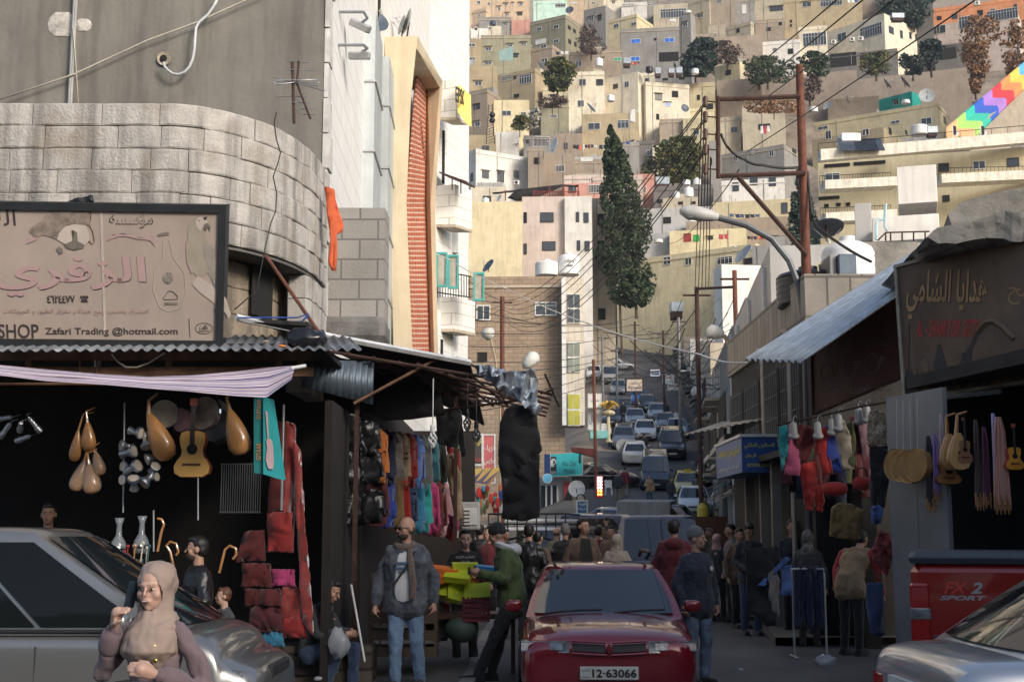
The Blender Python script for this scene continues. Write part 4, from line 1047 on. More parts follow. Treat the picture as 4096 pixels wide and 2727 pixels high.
# crumpled silver sheet at the tip
SIL = mat('crumpled_foil_sheet', (.46,.50,.54), .32, .6, var=.2, ns=5)
pts = [(965,160),(1010,175),(1060,180),(1100,200),(1180,205),(1225,215),(1250,195),(1262,240),(1255,285),(1268,300),(1270,345),(1288,375),(1265,392),(1240,388),(1220,355),(1232,320),(1200,300),(1150,270),(1095,240),(1080,225),(1040,235),(1000,215)]
o = drape([at('M',u,v,15.45) for u, v in pts], SIL, 'torn_sheet', .006, .2, 5, None, 22)
for v in o.data.vertices: v.co += Vector((0,.12,.02))*noise.noise(v.co*7) + Vector((.03,.05,.04))*noise.noise(v.co*19)
o.data.polygons.foreach_set('use_smooth', [False]*len(o.data.polygons))
tag(o, 'torn crumpled silver metal sheet curling at the tip of the clothes stall roof', 'metal sheet')
BLT = mat('blue_grey_tin', (.10,.13,.16), .5, .4, var=.35, ns=2, streak=.5)
o = sheet(at('M',255,150,14.0), at('M',545,160,14.9), at('M',225,270,14.0), at('M',540,350,14.9), 11, .02, .003, 'tin_sheet', BLT)
tag(o, 'blue-grey corrugated tin panel hanging at the corner between the two stalls', 'panel')
# stone step, cracked ground ledge under the stalls
struct(MB().bbox(-2.8, 14.25, -.1, -1.5, 14.9, .40, .04).build('step', brickmat('old_step', (.10,.085,.06), (.075,.06,.045), (.03,.025,.02), .4, .16, .02, .9, dirt=.7)))

# ================================================================ right side shops
P00, P10, P01, P11 = at('W',1714,826,18.6), at('W',1842,832,16.9), at('W',2150,550,19.6), at('W',2218,570,17.3)
o = sheet(P00, P10, P01, P11, 9, .028, .004, 'corrugated_awning', mat('bright_tin', (.46,.52,.58), .4, .45, var=.2, ns=4, streak=.25), None, 0, 6)
tag(o, 'pale blue corrugated metal awning sloping steeply over the maroon sign', 'awning')
t = thing('gift_shop', 'dark gift shop building with concrete ledge and grey metal doors, behind the brown sign', 'shop', (0,0,0))
pa, pb = at('W',2066,700,16.1), at('W',2360,700,13.4); pa.z = pb.z = 0
dr = (pb-pa).normalized(); nr_ = Vector((dr.y, -dr.x, 0))            # nr_ points to the street
if nr_.x > 0: nr_ = -nr_
far = pb + dr*6
bk = -nr_
SHOPD = mat('shop_shadow_wall', (.03,.028,.027), .9, var=.3)  # shade of the shop interiors put into a near-black colour
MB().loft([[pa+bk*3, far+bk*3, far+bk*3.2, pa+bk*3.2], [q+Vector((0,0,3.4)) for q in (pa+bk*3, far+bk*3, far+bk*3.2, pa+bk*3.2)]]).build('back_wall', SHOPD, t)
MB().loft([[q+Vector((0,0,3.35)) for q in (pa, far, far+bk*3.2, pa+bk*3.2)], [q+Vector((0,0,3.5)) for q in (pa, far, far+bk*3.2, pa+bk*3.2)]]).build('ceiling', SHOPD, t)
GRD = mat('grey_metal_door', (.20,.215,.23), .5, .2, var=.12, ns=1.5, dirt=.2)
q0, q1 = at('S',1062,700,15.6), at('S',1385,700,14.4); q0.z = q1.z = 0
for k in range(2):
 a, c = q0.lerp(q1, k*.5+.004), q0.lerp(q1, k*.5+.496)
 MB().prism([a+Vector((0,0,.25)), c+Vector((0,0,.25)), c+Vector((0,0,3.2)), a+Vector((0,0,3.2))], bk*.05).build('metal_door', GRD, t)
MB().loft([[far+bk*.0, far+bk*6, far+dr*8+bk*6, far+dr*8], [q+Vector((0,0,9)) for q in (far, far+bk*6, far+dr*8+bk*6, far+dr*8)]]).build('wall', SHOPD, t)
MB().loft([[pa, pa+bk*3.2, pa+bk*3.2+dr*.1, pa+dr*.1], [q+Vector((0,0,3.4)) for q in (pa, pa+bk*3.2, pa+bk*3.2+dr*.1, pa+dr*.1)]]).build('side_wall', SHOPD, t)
# ledge slab, crumbling
LEDG = mat('crumbling_concrete', (.24,.225,.20), .95, var=.4, ns=2.5, bump=1, bs=10, dirt=.6, dirtc=(.05,.045,.04))
b = MB(); b.prism([at('W',u,v,14.6) for u, v in ((2135,541),(2160,520),(2240,505),(2420,470),(2420,540),(2240,556),(2160,556))], Vector((.3,3.0,0)))
o = b.build('ledge', LEDG, t);
bm_ = bmesh.new(); bm_.from_mesh(o.data); bmesh.ops.triangulate(bm_, faces=bm_.faces[:])
for _ in range(4): bmesh.ops.subdivide_edges(bm_, edges=[e for e in bm_.edges if e.calc_length() > .15], cuts=1); bmesh.ops.triangulate(bm_, faces=bm_.faces[:])
for v in bm_.verts: v.co += Vector((1,1,1))*noise.noise(v.co*3)*.07 + Vector((.4,.4,1))*noise.noise(v.co*9)*.04
bm_.to_mesh(o.data); bm_.free()
b = MB(); b.prism([at('W',u,v,15.4) for u, v in ((2180,492),(2215,462),(2300,440),(2430,418),(2430,480),(2250,512),(2190,520))], Vector((.6,2.4,0)))
b.build('upper_wall', LEDG, t)
# brown sign
BRS = mat('brown_faded_sign', (.17,.115,.08), .5, var=.25, ns=1.6, dirt=.5, dirtc=(.05,.035,.028), streak=.4, spec=.25)
GOLD = mat('sign_gold', (.42,.25,.11), .6, var=.15); SRED = mat('sign_red', (.42,.05,.04), .6, var=.1); SDK = mat('sign_shadow', (.05,.03,.025), .6)
bd = Board('F', (1015,372), (1738,190), (1078,1310), (16.05,14.85,16.05), 'shop_sign', 'brown faded gift shop sign with golden Arabic letters and a hookah drawing', BRS, mat('cream_edge', (.36,.32,.25), .7, var=.3, ns=6, dirt=.4), .04, .1, 'sign', 1.6)
bd.text('هدايا الشامي', 1088,401,1647,756, SDK, lift=.002, bold=.02); bd.text('هدايا الشامي', 1086,397,1643,750, GOLD, lift=.005, bold=.02)
bd.text('AL - SHAMI FOR GIFTS', 1155,745,1590,870, SRED, sh=.25, bold=.02)
bd.text('Tel:4629803', 1275,1180,1440,1238, SDK, bold=.015)
bd.text('مح', 1800,520,1960,640, GOLD)
PIC = mat('sign_picture', (.045,.04,.038), .6, var=.3, ns=8); PIC2 = mat('sign_picture_tan', (.17,.115,.075), .6, var=.3, ns=8)
bd.poly([(1085,1105),(1108,1095),(1135,1110),(1132,1260),(1100,1275),(1085,1250)], PIC); bd.line([(1110,780),(1106,1100)], .006, PIC)
bd.poly([(1190,1060),(1220,1000),(1250,1050),(1240,1110),(1262,1200),(1255,1255),(1200,1255),(1205,1180),(1215,1110)], PIC2); bd.line([(1160,1080),(1155,1180),(1165,1255)], .012, PIC2)
bd.poly([(1275,1060),(1300,980),(1305,920),(1325,915),(1345,980),(1370,1060),(1400,1110),(1390,1180),(1300,1170),(1285,1110)], PIC)
bd.poly([(1445,1100),(1480,1000),(1530,930),(1570,850),(1600,820),(1585,870),(1545,960),(1535,1080),(1520,1200),(1480,1230),(1450,1180)], PIC)
bd.line([(1590,830),(1640,770),(1700,760),(1760,800),(1840,880)], .035, PIC2)
bd.line([(1625+42*math.cos(a*.35), 1150+70*math.sin(a*.35)) for a in range(19)], .02, PIC); bd.oval(1490,1010,14,35, SDK, .007); bd.oval(1466,1105,18,40, SDK, .007)
b = MB(); a0, a1 = at('F',1072,1318,15.95), at('F',1748,1245,14.7)
b.tube([a0, a1], .03, 5); b.M = Matrix.Translation(-bd.root.location); b.v = [v - bd.root.location for v in b.v]; b.build('lower_rail', STEEL, bd.root)
# maroon sign in the shade of the awning
MAR = mat('maroon_sign', (.085,.018,.016), .55, var=.2, ns=2, dirt=.4, dirtc=(.025,.008,.008)); TANL = mat('sign_tan', (.20,.13,.10), .6)
bd = Board('F', (425,850), (1035,560), (440,1405), (18.7,17.5,18.7), 'shop_sign', 'maroon clothes shop sign with tan Arabic lines, shaded by the metal awning', MAR, RUSTD, .02, .06, 'sign')
bd.text('لسنا الوحيدون ولكننا المميزون من المستورد الى المستهلك مباشرة', 470,1175,980,1265, TANL, bold=.02)
bd.text('أي قطعة بدينارين ٢ فقط', 590,1300,875,1365, TANL, bold=.02); bd.text('2JD', 500,1340,545,1400, TANL, bold=.01); bd.text('2JD', 905,1265,950,1310, TANL)
bd.text('سبحان ولا قوة الا بالله', 470,830,965,960, mat('sign_grey_brown', (.10,.075,.06), .6))
for cx, cy in ((535,1105),(690,1075),(850,1050)):
 bd.line([(cx+50*math.cos(a*.33), cy+72*math.sin(a*.33)) for a in range(20)], .008, TANL); bd.line([(cx+40*math.cos(a*.33), cy+58*math.sin(a*.33)) for a in range(20)], .005, TANL)
 for k in range(4): bd.line([(cx-26, cy-30+k*20), (cx+26, cy-36+k*20)], .004, TANL)
 for k in range(7): bd.line([(cx+40+k*8, cy+60-k*14), (cx+55+k*5, cy-20-k*6), (cx+62+k*5, cy-60+k*4)], .005, TANL)
# low building behind with barred windows and stone parapet
LST = brickmat('pale_parapet_stone', (.36,.32,.27), (.30,.265,.22), (.14,.12,.1), .35, .6, .02, .95, dirt=.6)
t = thing('low_shop_building', 'low pale stone shop building with barred windows, left of the maroon sign', 'building', (4.45, 19.3, 0))
MB().box(0, 0, 0, 6, 7, 5.25).build('wall', SHOPD, t)  # wall coloured near black to stand in for the shade on it
MB().box(-.06, -.05, 4.72, 6.05, 7.05, 5.45).build('parapet', LST, t)
for k in range(4):
 y = .4+k*1.65; f = MB(); f.box(-.05, y, 3.0, -.004, y+1.4, 4.3); o = f.build('window', DARK, t)
 g = MB()
 for i in range(9): g.tube([(-.09, y+.05+i*.162, 3.0), (-.09, y+.05+i*.162, 4.3)], .012, 4)
 for i in range(4): g.tube([(-.09, y, 3.1+i*.38), (-.09, y+1.4, 3.1+i*.38)], .012, 4)
 g.build('window_bars', mat('grey_bars', (.16,.155,.145), .7), o)
for y in (1.0, 3.2): MB().tube([(-.1, y, .5), (-.1, y, 4.5), (-.1, y+.15, 4.75), (-.1, y+.4, 4.8)], .04, 6).build('drain_pipe', mat('beige_pipe', (.38,.33,.27), .7), t, True)
t = thing('rusty_fence', 'rust-brown sheet metal fence on the roof edge of the low shop building', 'fence', (0,0,0))
for (u0, u1, a0, a1, D0, D1) in ((965,1045,1195,1150,25.5,24.2),(1050,1235,1150,1040,24.1,22),(1240,1330,1080,1000,21.9,21)):
 p, q = at('E',u0,1300 if u0 < 1000 else 1270 if u0 < 1200 else 1200,D0), at('E',u1,1270 if u1 < 1100 else 1210 if u1 < 1300 else 1170,D1)
 tp, tq = at('E',u0,a0,D0), at('E',u1,a1,D1)
 MB().prism([p, q, tq, tp], (.05,.03,0)).build('rusty_sheet', mat('rust_sheet', (.21,.075,.03), .85, .1, var=.45, ns=2.5, streak=.4), t)
TANKB = mat('black_tank', (.014,.015,.017), .4, ns=5); TANKW = mat('white_tank', (.74,.74,.73), .5, var=.06, streak=.12)
def tank(P, r, h, m, label, group='roof water tanks', horiz=False):
 t = thing('water_tank', label, 'water tank', P, 0, group)
 if horiz:
  MB().lathe([(.01,-h/2),(r*.8,-h/2+.02),(r,-h/2+.12),(r,h/2-.12),(r*.8,h/2-.02),(.01,h/2)], 20, (0,0,r), (1,0,0)).build('tank_body', m, t, True)
 else:
  pr = [(r*.96,0)]
  for k in range(5): z = h*.75*(k+.5)/5; pr += [(r,z-.02),(r*1.0,z),(r*.975,z+.02)]
  pr += [(r,h*.76),(r*.9,h*.85),(r*.55,h*.93),(r*.3,h*.95),(r*.28,h),(.01,h*1.0)]
  MB().lathe(pr, 20).build('tank_body', m, t, True, 50)
  MB().lathe([(r*.3,0),(r*.3,.04),(.01,.06)], 12, (0,0,h*.99)).build('lid', m, t, True)
 return t
p = at('E',1445,1035,20.6); t = tank(p, .52, at('E',1445,740,20.6).z-p.z, TANKB, 'big black plastic water tank with painted marks, behind the rusty pole', None)
text('lettering', 'o ٢', mat('yellow_paint', (.55,.5,.25)), t, (.15,-.53,.55), (1,0,0), (0,0,1), None, .16, .004)
p = at('E',1760,1000,20.5); tank(p, .42, at('E',1760,500,20.5).z-p.z, TANKW, 'large white domed water tank between the metal box and the rough wall', None)
def mbox(c, u0, u1, vt, vb, D, dep, m, name, label, cat, off=0):
 p, q = at(c,u0,vt,D), at(c,u1,vb,D); t = thing(name, label, cat, (p.x, D, q.z))
 MB().bbox(0, 0, 0, q.x-p.x, dep, p.z-q.z, .015).build('box_body', m, t)
 if D > 30: t.rotation_euler = (0,0,-math.atan(p.x/D))
 return t
t = mbox('E',1600,1672,625,1020,19.9,.8,mat('painted_sheet', (.26,.255,.24), .6, .2, var=.2, streak=.3),'tank_cabinet','grey metal cabinet with faint painted writing beside the white domed tank','cabinet')
t = mbox('E',1673,1828,618,1010,19.8,.9,BLT,'tank_cabinet','blue-grey sheet metal cabinet in front of the white domed tank','cabinet')
t = mbox('F',757,1190,205,530,21.5,1.0,LEDG,'rough_wall','rough broken concrete wall behind the top of the metal awning','wall')
t = mbox('F',850,1300,35,205,40,5,wallmat('wht'),'roof_house','whitewashed roof room with a railing and blue pipes above the rough wall','house')
t = mbox('F',725,850,-60,200,42,4,wallmat('lgr'),'roof_house','narrow greyish stucco block left of the whitewashed roof room','house')
t = mbox('W',2062,2152,385,470,46,4,wallmat('wht'),'roof_house','flaking white stair head house in front of the yellow office block','house')
b = MB()
for pts, r in (([(880,190),(880,70),(895,52),(940,48),(945,-60)], .05), ([(960,130),(940,100),(938,10)], .04)): b.tube([at('F',u,v,39.5) for u, v in pts], r, 6)
tag(b.build('water_pipes', mat('light_blue_pipe', (.40,.55,.60), .5), None, True), 'pale blue water pipes rising in front of the whitewashed roof room', 'pipe')
b = MB()
for u in (945,980,1060,1140,1220): b.tube([at('F',u,140,38), at('F',u,198,38)], .025, 4)
b.tube([at('F',890,195,38), at('F',945,140,38), at('F',1250,132,38)], .025, 4)
tag(b.build('railing', RUSTD, None), 'thin brown roof railing before the whitewashed roof room', 'railing')
# blue hairdresser sign box
BLS = mat('blue_sign', (.02,.075,.26), .45, var=.12, ns=2); YEL = mat('sign_yellow', (.65,.55,.12), .6); WTX = mat('sign_white', (.65,.65,.62), .6)
c0 = at('S',235,400,21.5); z1 = at('S',235,205,21.5).z; far_ = Vector((c0.x-.02, 24.2, c0.z)); rt = at('S',440,400,21.4)
t = thing('salon_sign', 'blue box-shaped salon sign with yellow Arabic letters under a tin roof', 'sign', c0)
o = MB().loft([[(0,0,0),(rt.x-c0.x,0,0),(rt.x-c0.x,2.7,0),(0,2.7,0)], [(0,0,z1-c0.z),(rt.x-c0.x,0,z1-c0.z),(rt.x-c0.x,2.7,z1-c0.z),(0,2.7,z1-c0.z)]]).build('sign_box', BLS, t)
MB().box(-.03,-.03,z1-c0.z+.002,rt.x-c0.x+.03,2.72,z1-c0.z+.05).build('white_cover', WHITEF, t)
hz = z1-c0.z; wx = rt.x-c0.x
text('lettering','الصالون الملكي',YEL,t,(wx*.5,0,hz*.75),(1,0,0),(0,0,1),wx*.85,hz*.17,.003,0,.02); text('lettering','للرجال',YEL,t,(wx*.25,0,hz*.47),(1,0,0),(0,0,1),wx*.3,hz*.12,.003,0,.02); text('lettering','ROYAL SALON',YEL,t,(wx*.55,0,hz*.2),(1,0,0),(0,0,1),wx*.8,hz*.1,.003,0,.02)
text('lettering','ROYAL SALON',YEL,t,(0,.9+1,hz*.7),(0,-1,0),(0,0,1),1.0,hz*.16,.003,0,.02); text('lettering','الصالون الملكي',YEL,t,(0,.75,hz*.62),(0,-1,0),(0,0,1),1.2,hz*.3,.003,0,.02); text('lettering','قص شعر حمام زيت تنظيف',WTX,t,(0,1.35,hz*.2),(0,-1,0),(0,0,1),2.2,hz*.15,.003,0,.02)
o = sheet(at('W',1570,1000,28), at('W',1850,945,20.5), at('W',1700,965,28)+Vector((.6,1,.3)), at('W',1860,935,20.5)+Vector((.8,0,.25)), 16, .015, .004, 'tin_canopy', mat('weathered_tin_grey', (.27,.27,.26), .55, .35, var=.4, ns=2, dirt=.5, dirtc=(.06,.05,.04)))
tag(o, 'weathered tin canopy above the blue salon sign', 'canopy')
t = thing('salon_shop', 'dark narrow shop front with pale posts beneath the blue salon sign', 'shop', (4.05, 18.6, 0))
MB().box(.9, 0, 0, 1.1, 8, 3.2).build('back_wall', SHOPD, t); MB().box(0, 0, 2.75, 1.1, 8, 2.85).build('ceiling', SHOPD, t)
for y in (2.6, 3.6, 5.0): MB().box(0.15, y, .13, .3, y+.12, 2.75).build('post', mat('pale_post', (.22,.20,.17), .8, var=.2), t)
# ================================================================ vehicles
def paint(name, col, metal=.0, rough=.28):
 return mat('paint_' + name, col, rough, metal, var=.06, ns=3, coat=.9, dirt=.12, dirtc=(.12,.11,.10))
LAMP = mat('headlamp_glass', (.24,.26,.27), .15, .4, var=.7, ns=14, coat=.6)
TAILR = mat('tail_lamp_red', (.35,.012,.012), .15, coat=1, var=.1)
AMBER = mat('amber_lamp', (.6,.2,.03), .2, coat=1)
TRIM = mat('black_trim', (.02,.02,.021), .55)
PLATE = mat('plate_white', (.55,.55,.50), .5)
SCREEN = glassmat('windscreen_glass', (.012,.017,.02), .04, 1.95)
RIM = mat('alloy_rim', (.35,.36,.37), .35, .7)
#         L    W     H    belt  y:hoodEnd windshieldTop roofEnd rearGlassBase  cabinHalfTop  frontZ  deckZ
KIND = {'sedan': dict(L=4.45, W=1.72, H=1.42, belt=.92, yw=1.25, yt=2.05, yr=3.15, yb=3.85, hz=.70, dz=.97, doors=((1.95,2.72),(2.78,3.45)), wb=(.85,3.5)),
  'hatch': dict(L=4.0, W=1.68, H=1.45, belt=.93, yw=1.05, yt=1.8, yr=3.45, yb=3.92, hz=.70, dz=.95, doors=((1.75,2.5),(2.56,3.4)), wb=(.78,3.3)),
  'wagon': dict(L=4.25, W=1.69, H=1.43, belt=.91, yw=1.18, yt=1.95, yr=3.95, yb=4.17, hz=.68, dz=.93, doors=((1.85,2.55),(2.61,3.25),(3.31,3.95)), wb=(.83,3.33)),
  'suv': dict(L=4.6, W=1.86, H=1.80, belt=1.10, yw=1.3, yt=1.95, yr=4.25, yb=4.52, hz=.92, dz=1.1, doors=((1.9,2.7),(2.76,3.5),(3.56,4.2)), wb=(.9,3.65)),
  'van': dict(L=4.75, W=1.80, H=1.93, belt=1.12, yw=.75, yt=1.45, yr=4.5, yb=4.70, hz=.88, dz=1.1, doors=((1.45,2.3),(2.4,3.3),(3.4,4.35)), wb=(.75,3.6)),
  'pickup': dict(L=5.2, W=1.86, H=1.72, belt=1.06, yw=1.25, yt=1.9, yr=3.0, yb=3.3, hz=.86, dz=1.12, doors=((1.85,2.45),(2.5,3.05)), wb=(.9,4.15))}
def vehicle(kind, pm, label, cat='car', name='parked_car', lv=1, group=None, k=None, plate=True, taxi=False):
 k = dict(KIND[kind], **(k or {})); L, W, Hh, belt = k['L'], k['W'], k['H'], k['belt']; w = W/2
 t = thing(name, label, cat, (0,0,0), 0, group)
 yo = -L/2
 # ---- body shell
 def ring(y, f, zb, zt, crown=.03):
  ww = w*f; zm = zb + (zt-zb)*.55
  h = [(0,zb),(ww*.80,zb),(ww*.965,zb+.07),(ww*.995,zm-.06),(ww,zm+.02),(ww*.985,zt-.13),(ww*.955,zt-.05),(ww*.85,zt-.002),(ww*.45,zt+crown*.75),(0,zt+crown)]
  return [(x, y+yo, z) for x, z in h] + [(-x, y+yo, z) for x, z in h[-2:0:-1]]
 hz, dz = k['hz'], k['dz']
 st = [(.0,.74,.40,hz-.14,.01),(.02,.86,.26,hz-.07,.02),(.10,.945,.20,hz-.015,.03),(.28,.975,.19,hz+.03,.035),(k['yw']*.6,.995,.19,hz+(belt-hz)*.62,.05),(k['yw'],1,.19,belt,.04),
   (k['yw']+.3,1,.19,belt,.02),(L*.55,1,.19,belt+.01,.0),(k['yb']-.3,1,.19,belt+.02,.0),(min(k['yb'],L-.16),.99,.2,dz,.02),(L-.12,.965,.22,dz-.01,.02),(L-.03,.92,.28,dz-.06,.015),(L,.80,.40,dz-.2,.01)]
 if kind == 'pickup': st[8:] = [(3.2,1,.25,belt,.0),(3.35,1,.28,belt+.04,0),(L-.12,.99,.3,belt+.05,0),(L-.03,.97,.32,belt+.03,0),(L,.94,.45,belt-.05,0)]
 st = sorted(st)
 o = MB().loft([ring(*q) for q in st]).build('body', pm, t, True, 180)
 subdiv(o, lv); o.data.polygons.foreach_set('use_smooth', [True]*len(o.data.polygons))
 # ---- cabin
 hb, ht_ = w*.93, w*(.70 if kind in ('sedan','hatch','wagon') else .80)
 def S(side, s, q):                                   # s along the side 0..1, q bottom..top
  ya, yb_ = k['yw']-.02, k['yb']; yc, yd = k['yt'], k['yr']
  hw = hb + (ht_-hb)*q + .05*math.sin(q*math.pi)*.6; z = belt-.03 + (Hh-.05-belt+.03)*q
  yf = ya + (yc-ya)*q; yre = yb_ + (yd-yb_)*q
  bul = .14 if kind != 'van' else .08
  if side == 'F': x = -hw + 2*hw*s; return Vector((x, yo + yf + bul*(x/hw)**2 - bul*.2, z))
  if side == 'B': x = hw - 2*hw*s; return Vector((x, yo + yre - bul*.6*(x/hw)**2 + bul*.15, z))
  y = (yf+bul*.8) + ((yre-bul*.45)-(yf+bul*.8))*s
  return Vector(((hw if side == 'R' else -hw)*(1+.02*math.sin(s*math.pi)), yo + y, z))
 def loop(q):
  P = [S('F', i/6, q) for i in range(7)] + [S('R', i/6, q) for i in range(1,6)] + [S('B', i/6, q) for i in range(7)] + [S('L', 1-i/6, q) for i in range(1,6)]
  return P
 rings = [loop(q) for q in (0,.33,.66,.93,1.0)]
 top = loop(1.0); cx = sum((p for p in top), Vector())/len(top)
 for f, dzz in ((.93,.028),(.75,.042),(.4,.05)): rings.append([cx + (p-cx)*f + Vector((0,0,dzz)) for p in top])
 MB().loft(rings).build('cabin', pm, t, True, 50)
 def pane(nm, side, s0, s1, q0, q1, n=6, push=.012, m=CARGLASS):
  vs = []; fs = []
  for j in range(4):
   for i in range(n+1):
    q = q0+(q1-q0)*j/3; s_ = s0+(s1-s0)*i/n; P = S(side, s_, q)
    a = S(side, min(1, s_+.01), q) - S(side, max(0, s_-.01), q); c = S(side, s_, min(1, q+.01)) - S(side, s_, max(0, q-.01))
    nn = a.cross(c).normalized(); vs.append(P + nn*push*(1 if side in 'FRB' else -1))
  for j in range(3):
   for i in range(n): a = j*(n+1)+i; fs.append((a, a+1, a+n+2, a+n+1))
  oo = MB().add(vs, fs).build(nm, m, t, True, 180)
  return oo
 pane('windshield', 'F', .05, .95, .07, .95, m=SCREEN); pane('rear_window', 'B', .08, .92, .12 if kind != 'pickup' else .2, .9, m=SCREEN)
 ln = k['yb']-.06 - (k['yw']+.1)
 for side in 'RL':
  for (a, c) in k['doors']:
   s0, s1 = (a-k['yw']-.15)/ln, (c-k['yw']-.15)/ln
   pane('side_window', side, max(.04, s0), min(.96, s1), .08, .9, 3)
  MB().tube([Vector((hb*(1 if side == 'R' else -1)*1.03, yo+y_, belt+.0)) for y_ in (k['yw']+.25, k['yb']-.1)], .012, 5).build('belt_trim', TRIM, t)
  if lv > 1:
   sx = 1 if side == 'R' else -1; b = MB(); h_ = MB()
   for i, (a, c) in enumerate(k['doors'][:3]):
    b.tube([(sx*w*.985,yo+c+.02,.3),(sx*w*1.0,yo+c+.02,.55),(sx*w*.985,yo+c+.02,belt-.1)],.005,4)
    if i: h_.bbox(sx*w*.985-.015,yo+c-.2,belt-.17,sx*w*.985+.015,yo+c-.05,belt-.13,.01)
   b.build('door_seam', TRIM, t); h_.build('door_handle', TRIM, t)
 # ---- wheels
 r = .30 if Hh < 1.6 else .35
 for y in k['wb']:
  for sx in (-1, 1):
   wl = MB().lathe([(r*.62,-.09),(r*.9,-.1),(r,-.07),(r,.07),(r*.9,.1),(r*.62,.09)], 20, (0,0,0), (sx,0,0)).build('wheel', RUBBER, t, True, 50)
   wl.location = (sx*(w-.105), yo+y, r)
   rm = MB()
   rm.lathe([(.01,.075),(r*.16,.085),(r*.2,.07),(r*.55,.055),(r*.64,.092),(r*.66,.07)], 20, (0,0,0), (sx,0,0))
   rm.build('rim', RIM, wl, True, 40)
   MB().lathe([(.01,.0),(r*1.17,.0),(r*1.17,.012),(.01,.012)], 22, (0,0,0), (sx,0,0)).build('wheel_arch', TRIM, t).location = (sx*(w-.012), yo+y, r+.02)
 # ---- lamps, grille, bumpers, plates
 def onx(x): return .13*(abs(x)/w)**2.2
 for sx in (-1, 1):
  def lamp(nm, x0, x1, z0, z1, y, d, m, back):
   P = []
   for q in range(5):
    x = x0+(x1-x0)*q/4; P.append((sx*x, onx(x)))
   b = MB()
   for (xa, da), (xb, db) in zip(P, P[1:]):
    ya = (yo + y + da) if not back else (L/2 - y - da); yb2 = (yo + y + db) if not back else (L/2 - y - db); s_ = -d if not back else d
    b.loft([[(xa, ya+.06*(1 if not back else -1), z0), (xb, yb2+.06*(1 if not back else -1), z0), (xb, yb2+.06*(1 if not back else -1), z1), (xa, ya+.06*(1 if not back else -1), z1)], [(xa, ya+s_, z0+.01), (xb, yb2+s_, z0+.01), (xb, yb2+s_, z1-.015), (xa, ya+s_, z1-.015)]])
   return b.build(nm, m, t, True, 30)
  lamp('headlight', w*.42, w*.90, hz-.14, hz-.03, .035, .012, LAMP, False)
  lamp('tail_light', w*.55, w*.93, dz-.26, dz-.10, .03, .012, TAILR, True)
  mb = MB().bbox(-.09,-.05,-.06,.09,.06,.07,.03); mo = mb.build('wing_mirror', pm, t, True, 50); subdiv(mo, 1)
  mo.location = (sx*(w+.08), yo+k['yw']+.42, belt+.06); MB().box(-.12,-.02,-.05,.0,.03,-.02).build('mirror_arm', TRIM, mo).location = (sx*-.03 if sx > 0 else .15,0,0)
 MB().bbox(-w*.40, yo+.0, hz-.13, w*.40, yo+.06, hz-.045, .01).build('grille', TRIM, t)
 MB().bbox(-w*.55, yo-.005, .27, w*.55, yo+.05, .40, .01).build('lower_intake', TRIM, t)
 for y, s_ in ((yo-.03, -1), (L/2+.0, 1)):
  if plate: MB().box(-.26, y-.006 if s_ > 0 else y, .46 if s_ < 0 else dz-.28, .26, y+.03, .57 if s_ < 0 else dz-.17).build('number_plate', PLATE, t)
 if taxi: MB().bbox(-.22, yo+L*.5-.07, Hh+.01, .22, yo+L*.5+.07, Hh+.13, .03).build('taxi_sign', mat('taxi_yellow_lamp', (.75,.5,.05), .5), t)
 return t
def repaint(t, m):
 for o in t.children:
  if o.name.split('.')[0] in ('body','cabin','wing_mirror'):
   o.material_slots[0].link = 'OBJECT'; o.material_slots[0].material = m
def ground_hit(c, u, v, lo=5, hi=176):
 f = lambda D: at(c, u, v, D).z - street_z(D)
 n = 400; prev = f(lo)
 for i in range(1, n+1):
  D = lo+(hi-lo)*i/n; x = f(D)
  if prev > 0 >= x:
   return at(c, u, v, D)
  prev = x
 return at(c, u, v, hi)
PROTO = {}
COLS = {'white': paint('white', (.62,.63,.64)), 'silver': paint('silver', (.36,.38,.40), .5, .32), 'grey': paint('grey', (.16,.17,.185), .4), 'dark': paint('dark', (.025,.028,.034), .2), 'black': paint('black', (.012,.012,.014)),
  'blue': paint('blue', (.03,.11,.34), .3), 'navy': paint('navy', (.012,.025,.07), .2), 'taxi': paint('taxi', (.55,.44,.06)), 'ptaxi': paint('pale_taxi', (.58,.50,.18)), 'slate': paint('slate', (.05,.07,.10), .4), 'bone': paint('bone', (.45,.43,.38))}
def place(kind, col, P, label, rz=-.1, nm='parked_car', cat='car', taxi=False, tilt=None, grp='cars on the climbing street'):
 key = (kind, taxi)
 if key not in PROTO:
  t = vehicle(kind, COLS[col], label, cat, nm, 1, grp, None, True, taxi); PROTO[key] = t
 else:
  t = dup(PROTO[key], None, None, label, grp); t.name = nm; t['category'] = cat; repaint(t, COLS[col])
 if key in PROTO and PROTO[key] is t: repaint(t, COLS[col])
 t.location = P
 Y = P[1]; sl = math.atan((street_z(Y+2)-street_z(Y-2))/4)
 M = Matrix.Rotation(sl, 4, 'X') @ Matrix.Rotation(rz, 4, 'Z'); t.rotation_euler = M.to_euler()
 return t
def gp(u, v, back=2.2, c='G'):
 p = ground_hit(c, u, v); Y = p.y + back; return Vector((p.x + back*.1, Y, street_z(Y)+.01))
def gd(u, D, c='G', v=1300):
 p = at(c, u, v, D); return Vector((p.x, D, street_z(D)+.01))
UP = -.1; AWAY = math.pi - .1
place('sedan','white',gp(1528,775),'white saloon facing down the street, in the middle of the queue',UP)
place('sedan','silver',gp(1440,655),'silver saloon just above the white saloon in the queue',UP)
place('sedan','dark',gp(1545,525),'dark grey car between the bright blue car and the silver ones',UP)
place('hatch','blue',gp(1480,468),'bright blue hatchback high in the queue',UP)
place('sedan','slate',gp(1335,560),'slate blue car at the left of the queue with a man standing in front',UP)
place('sedan','silver',gp(1630,600),'silver saloon right of the queue, before the man in white',UP)
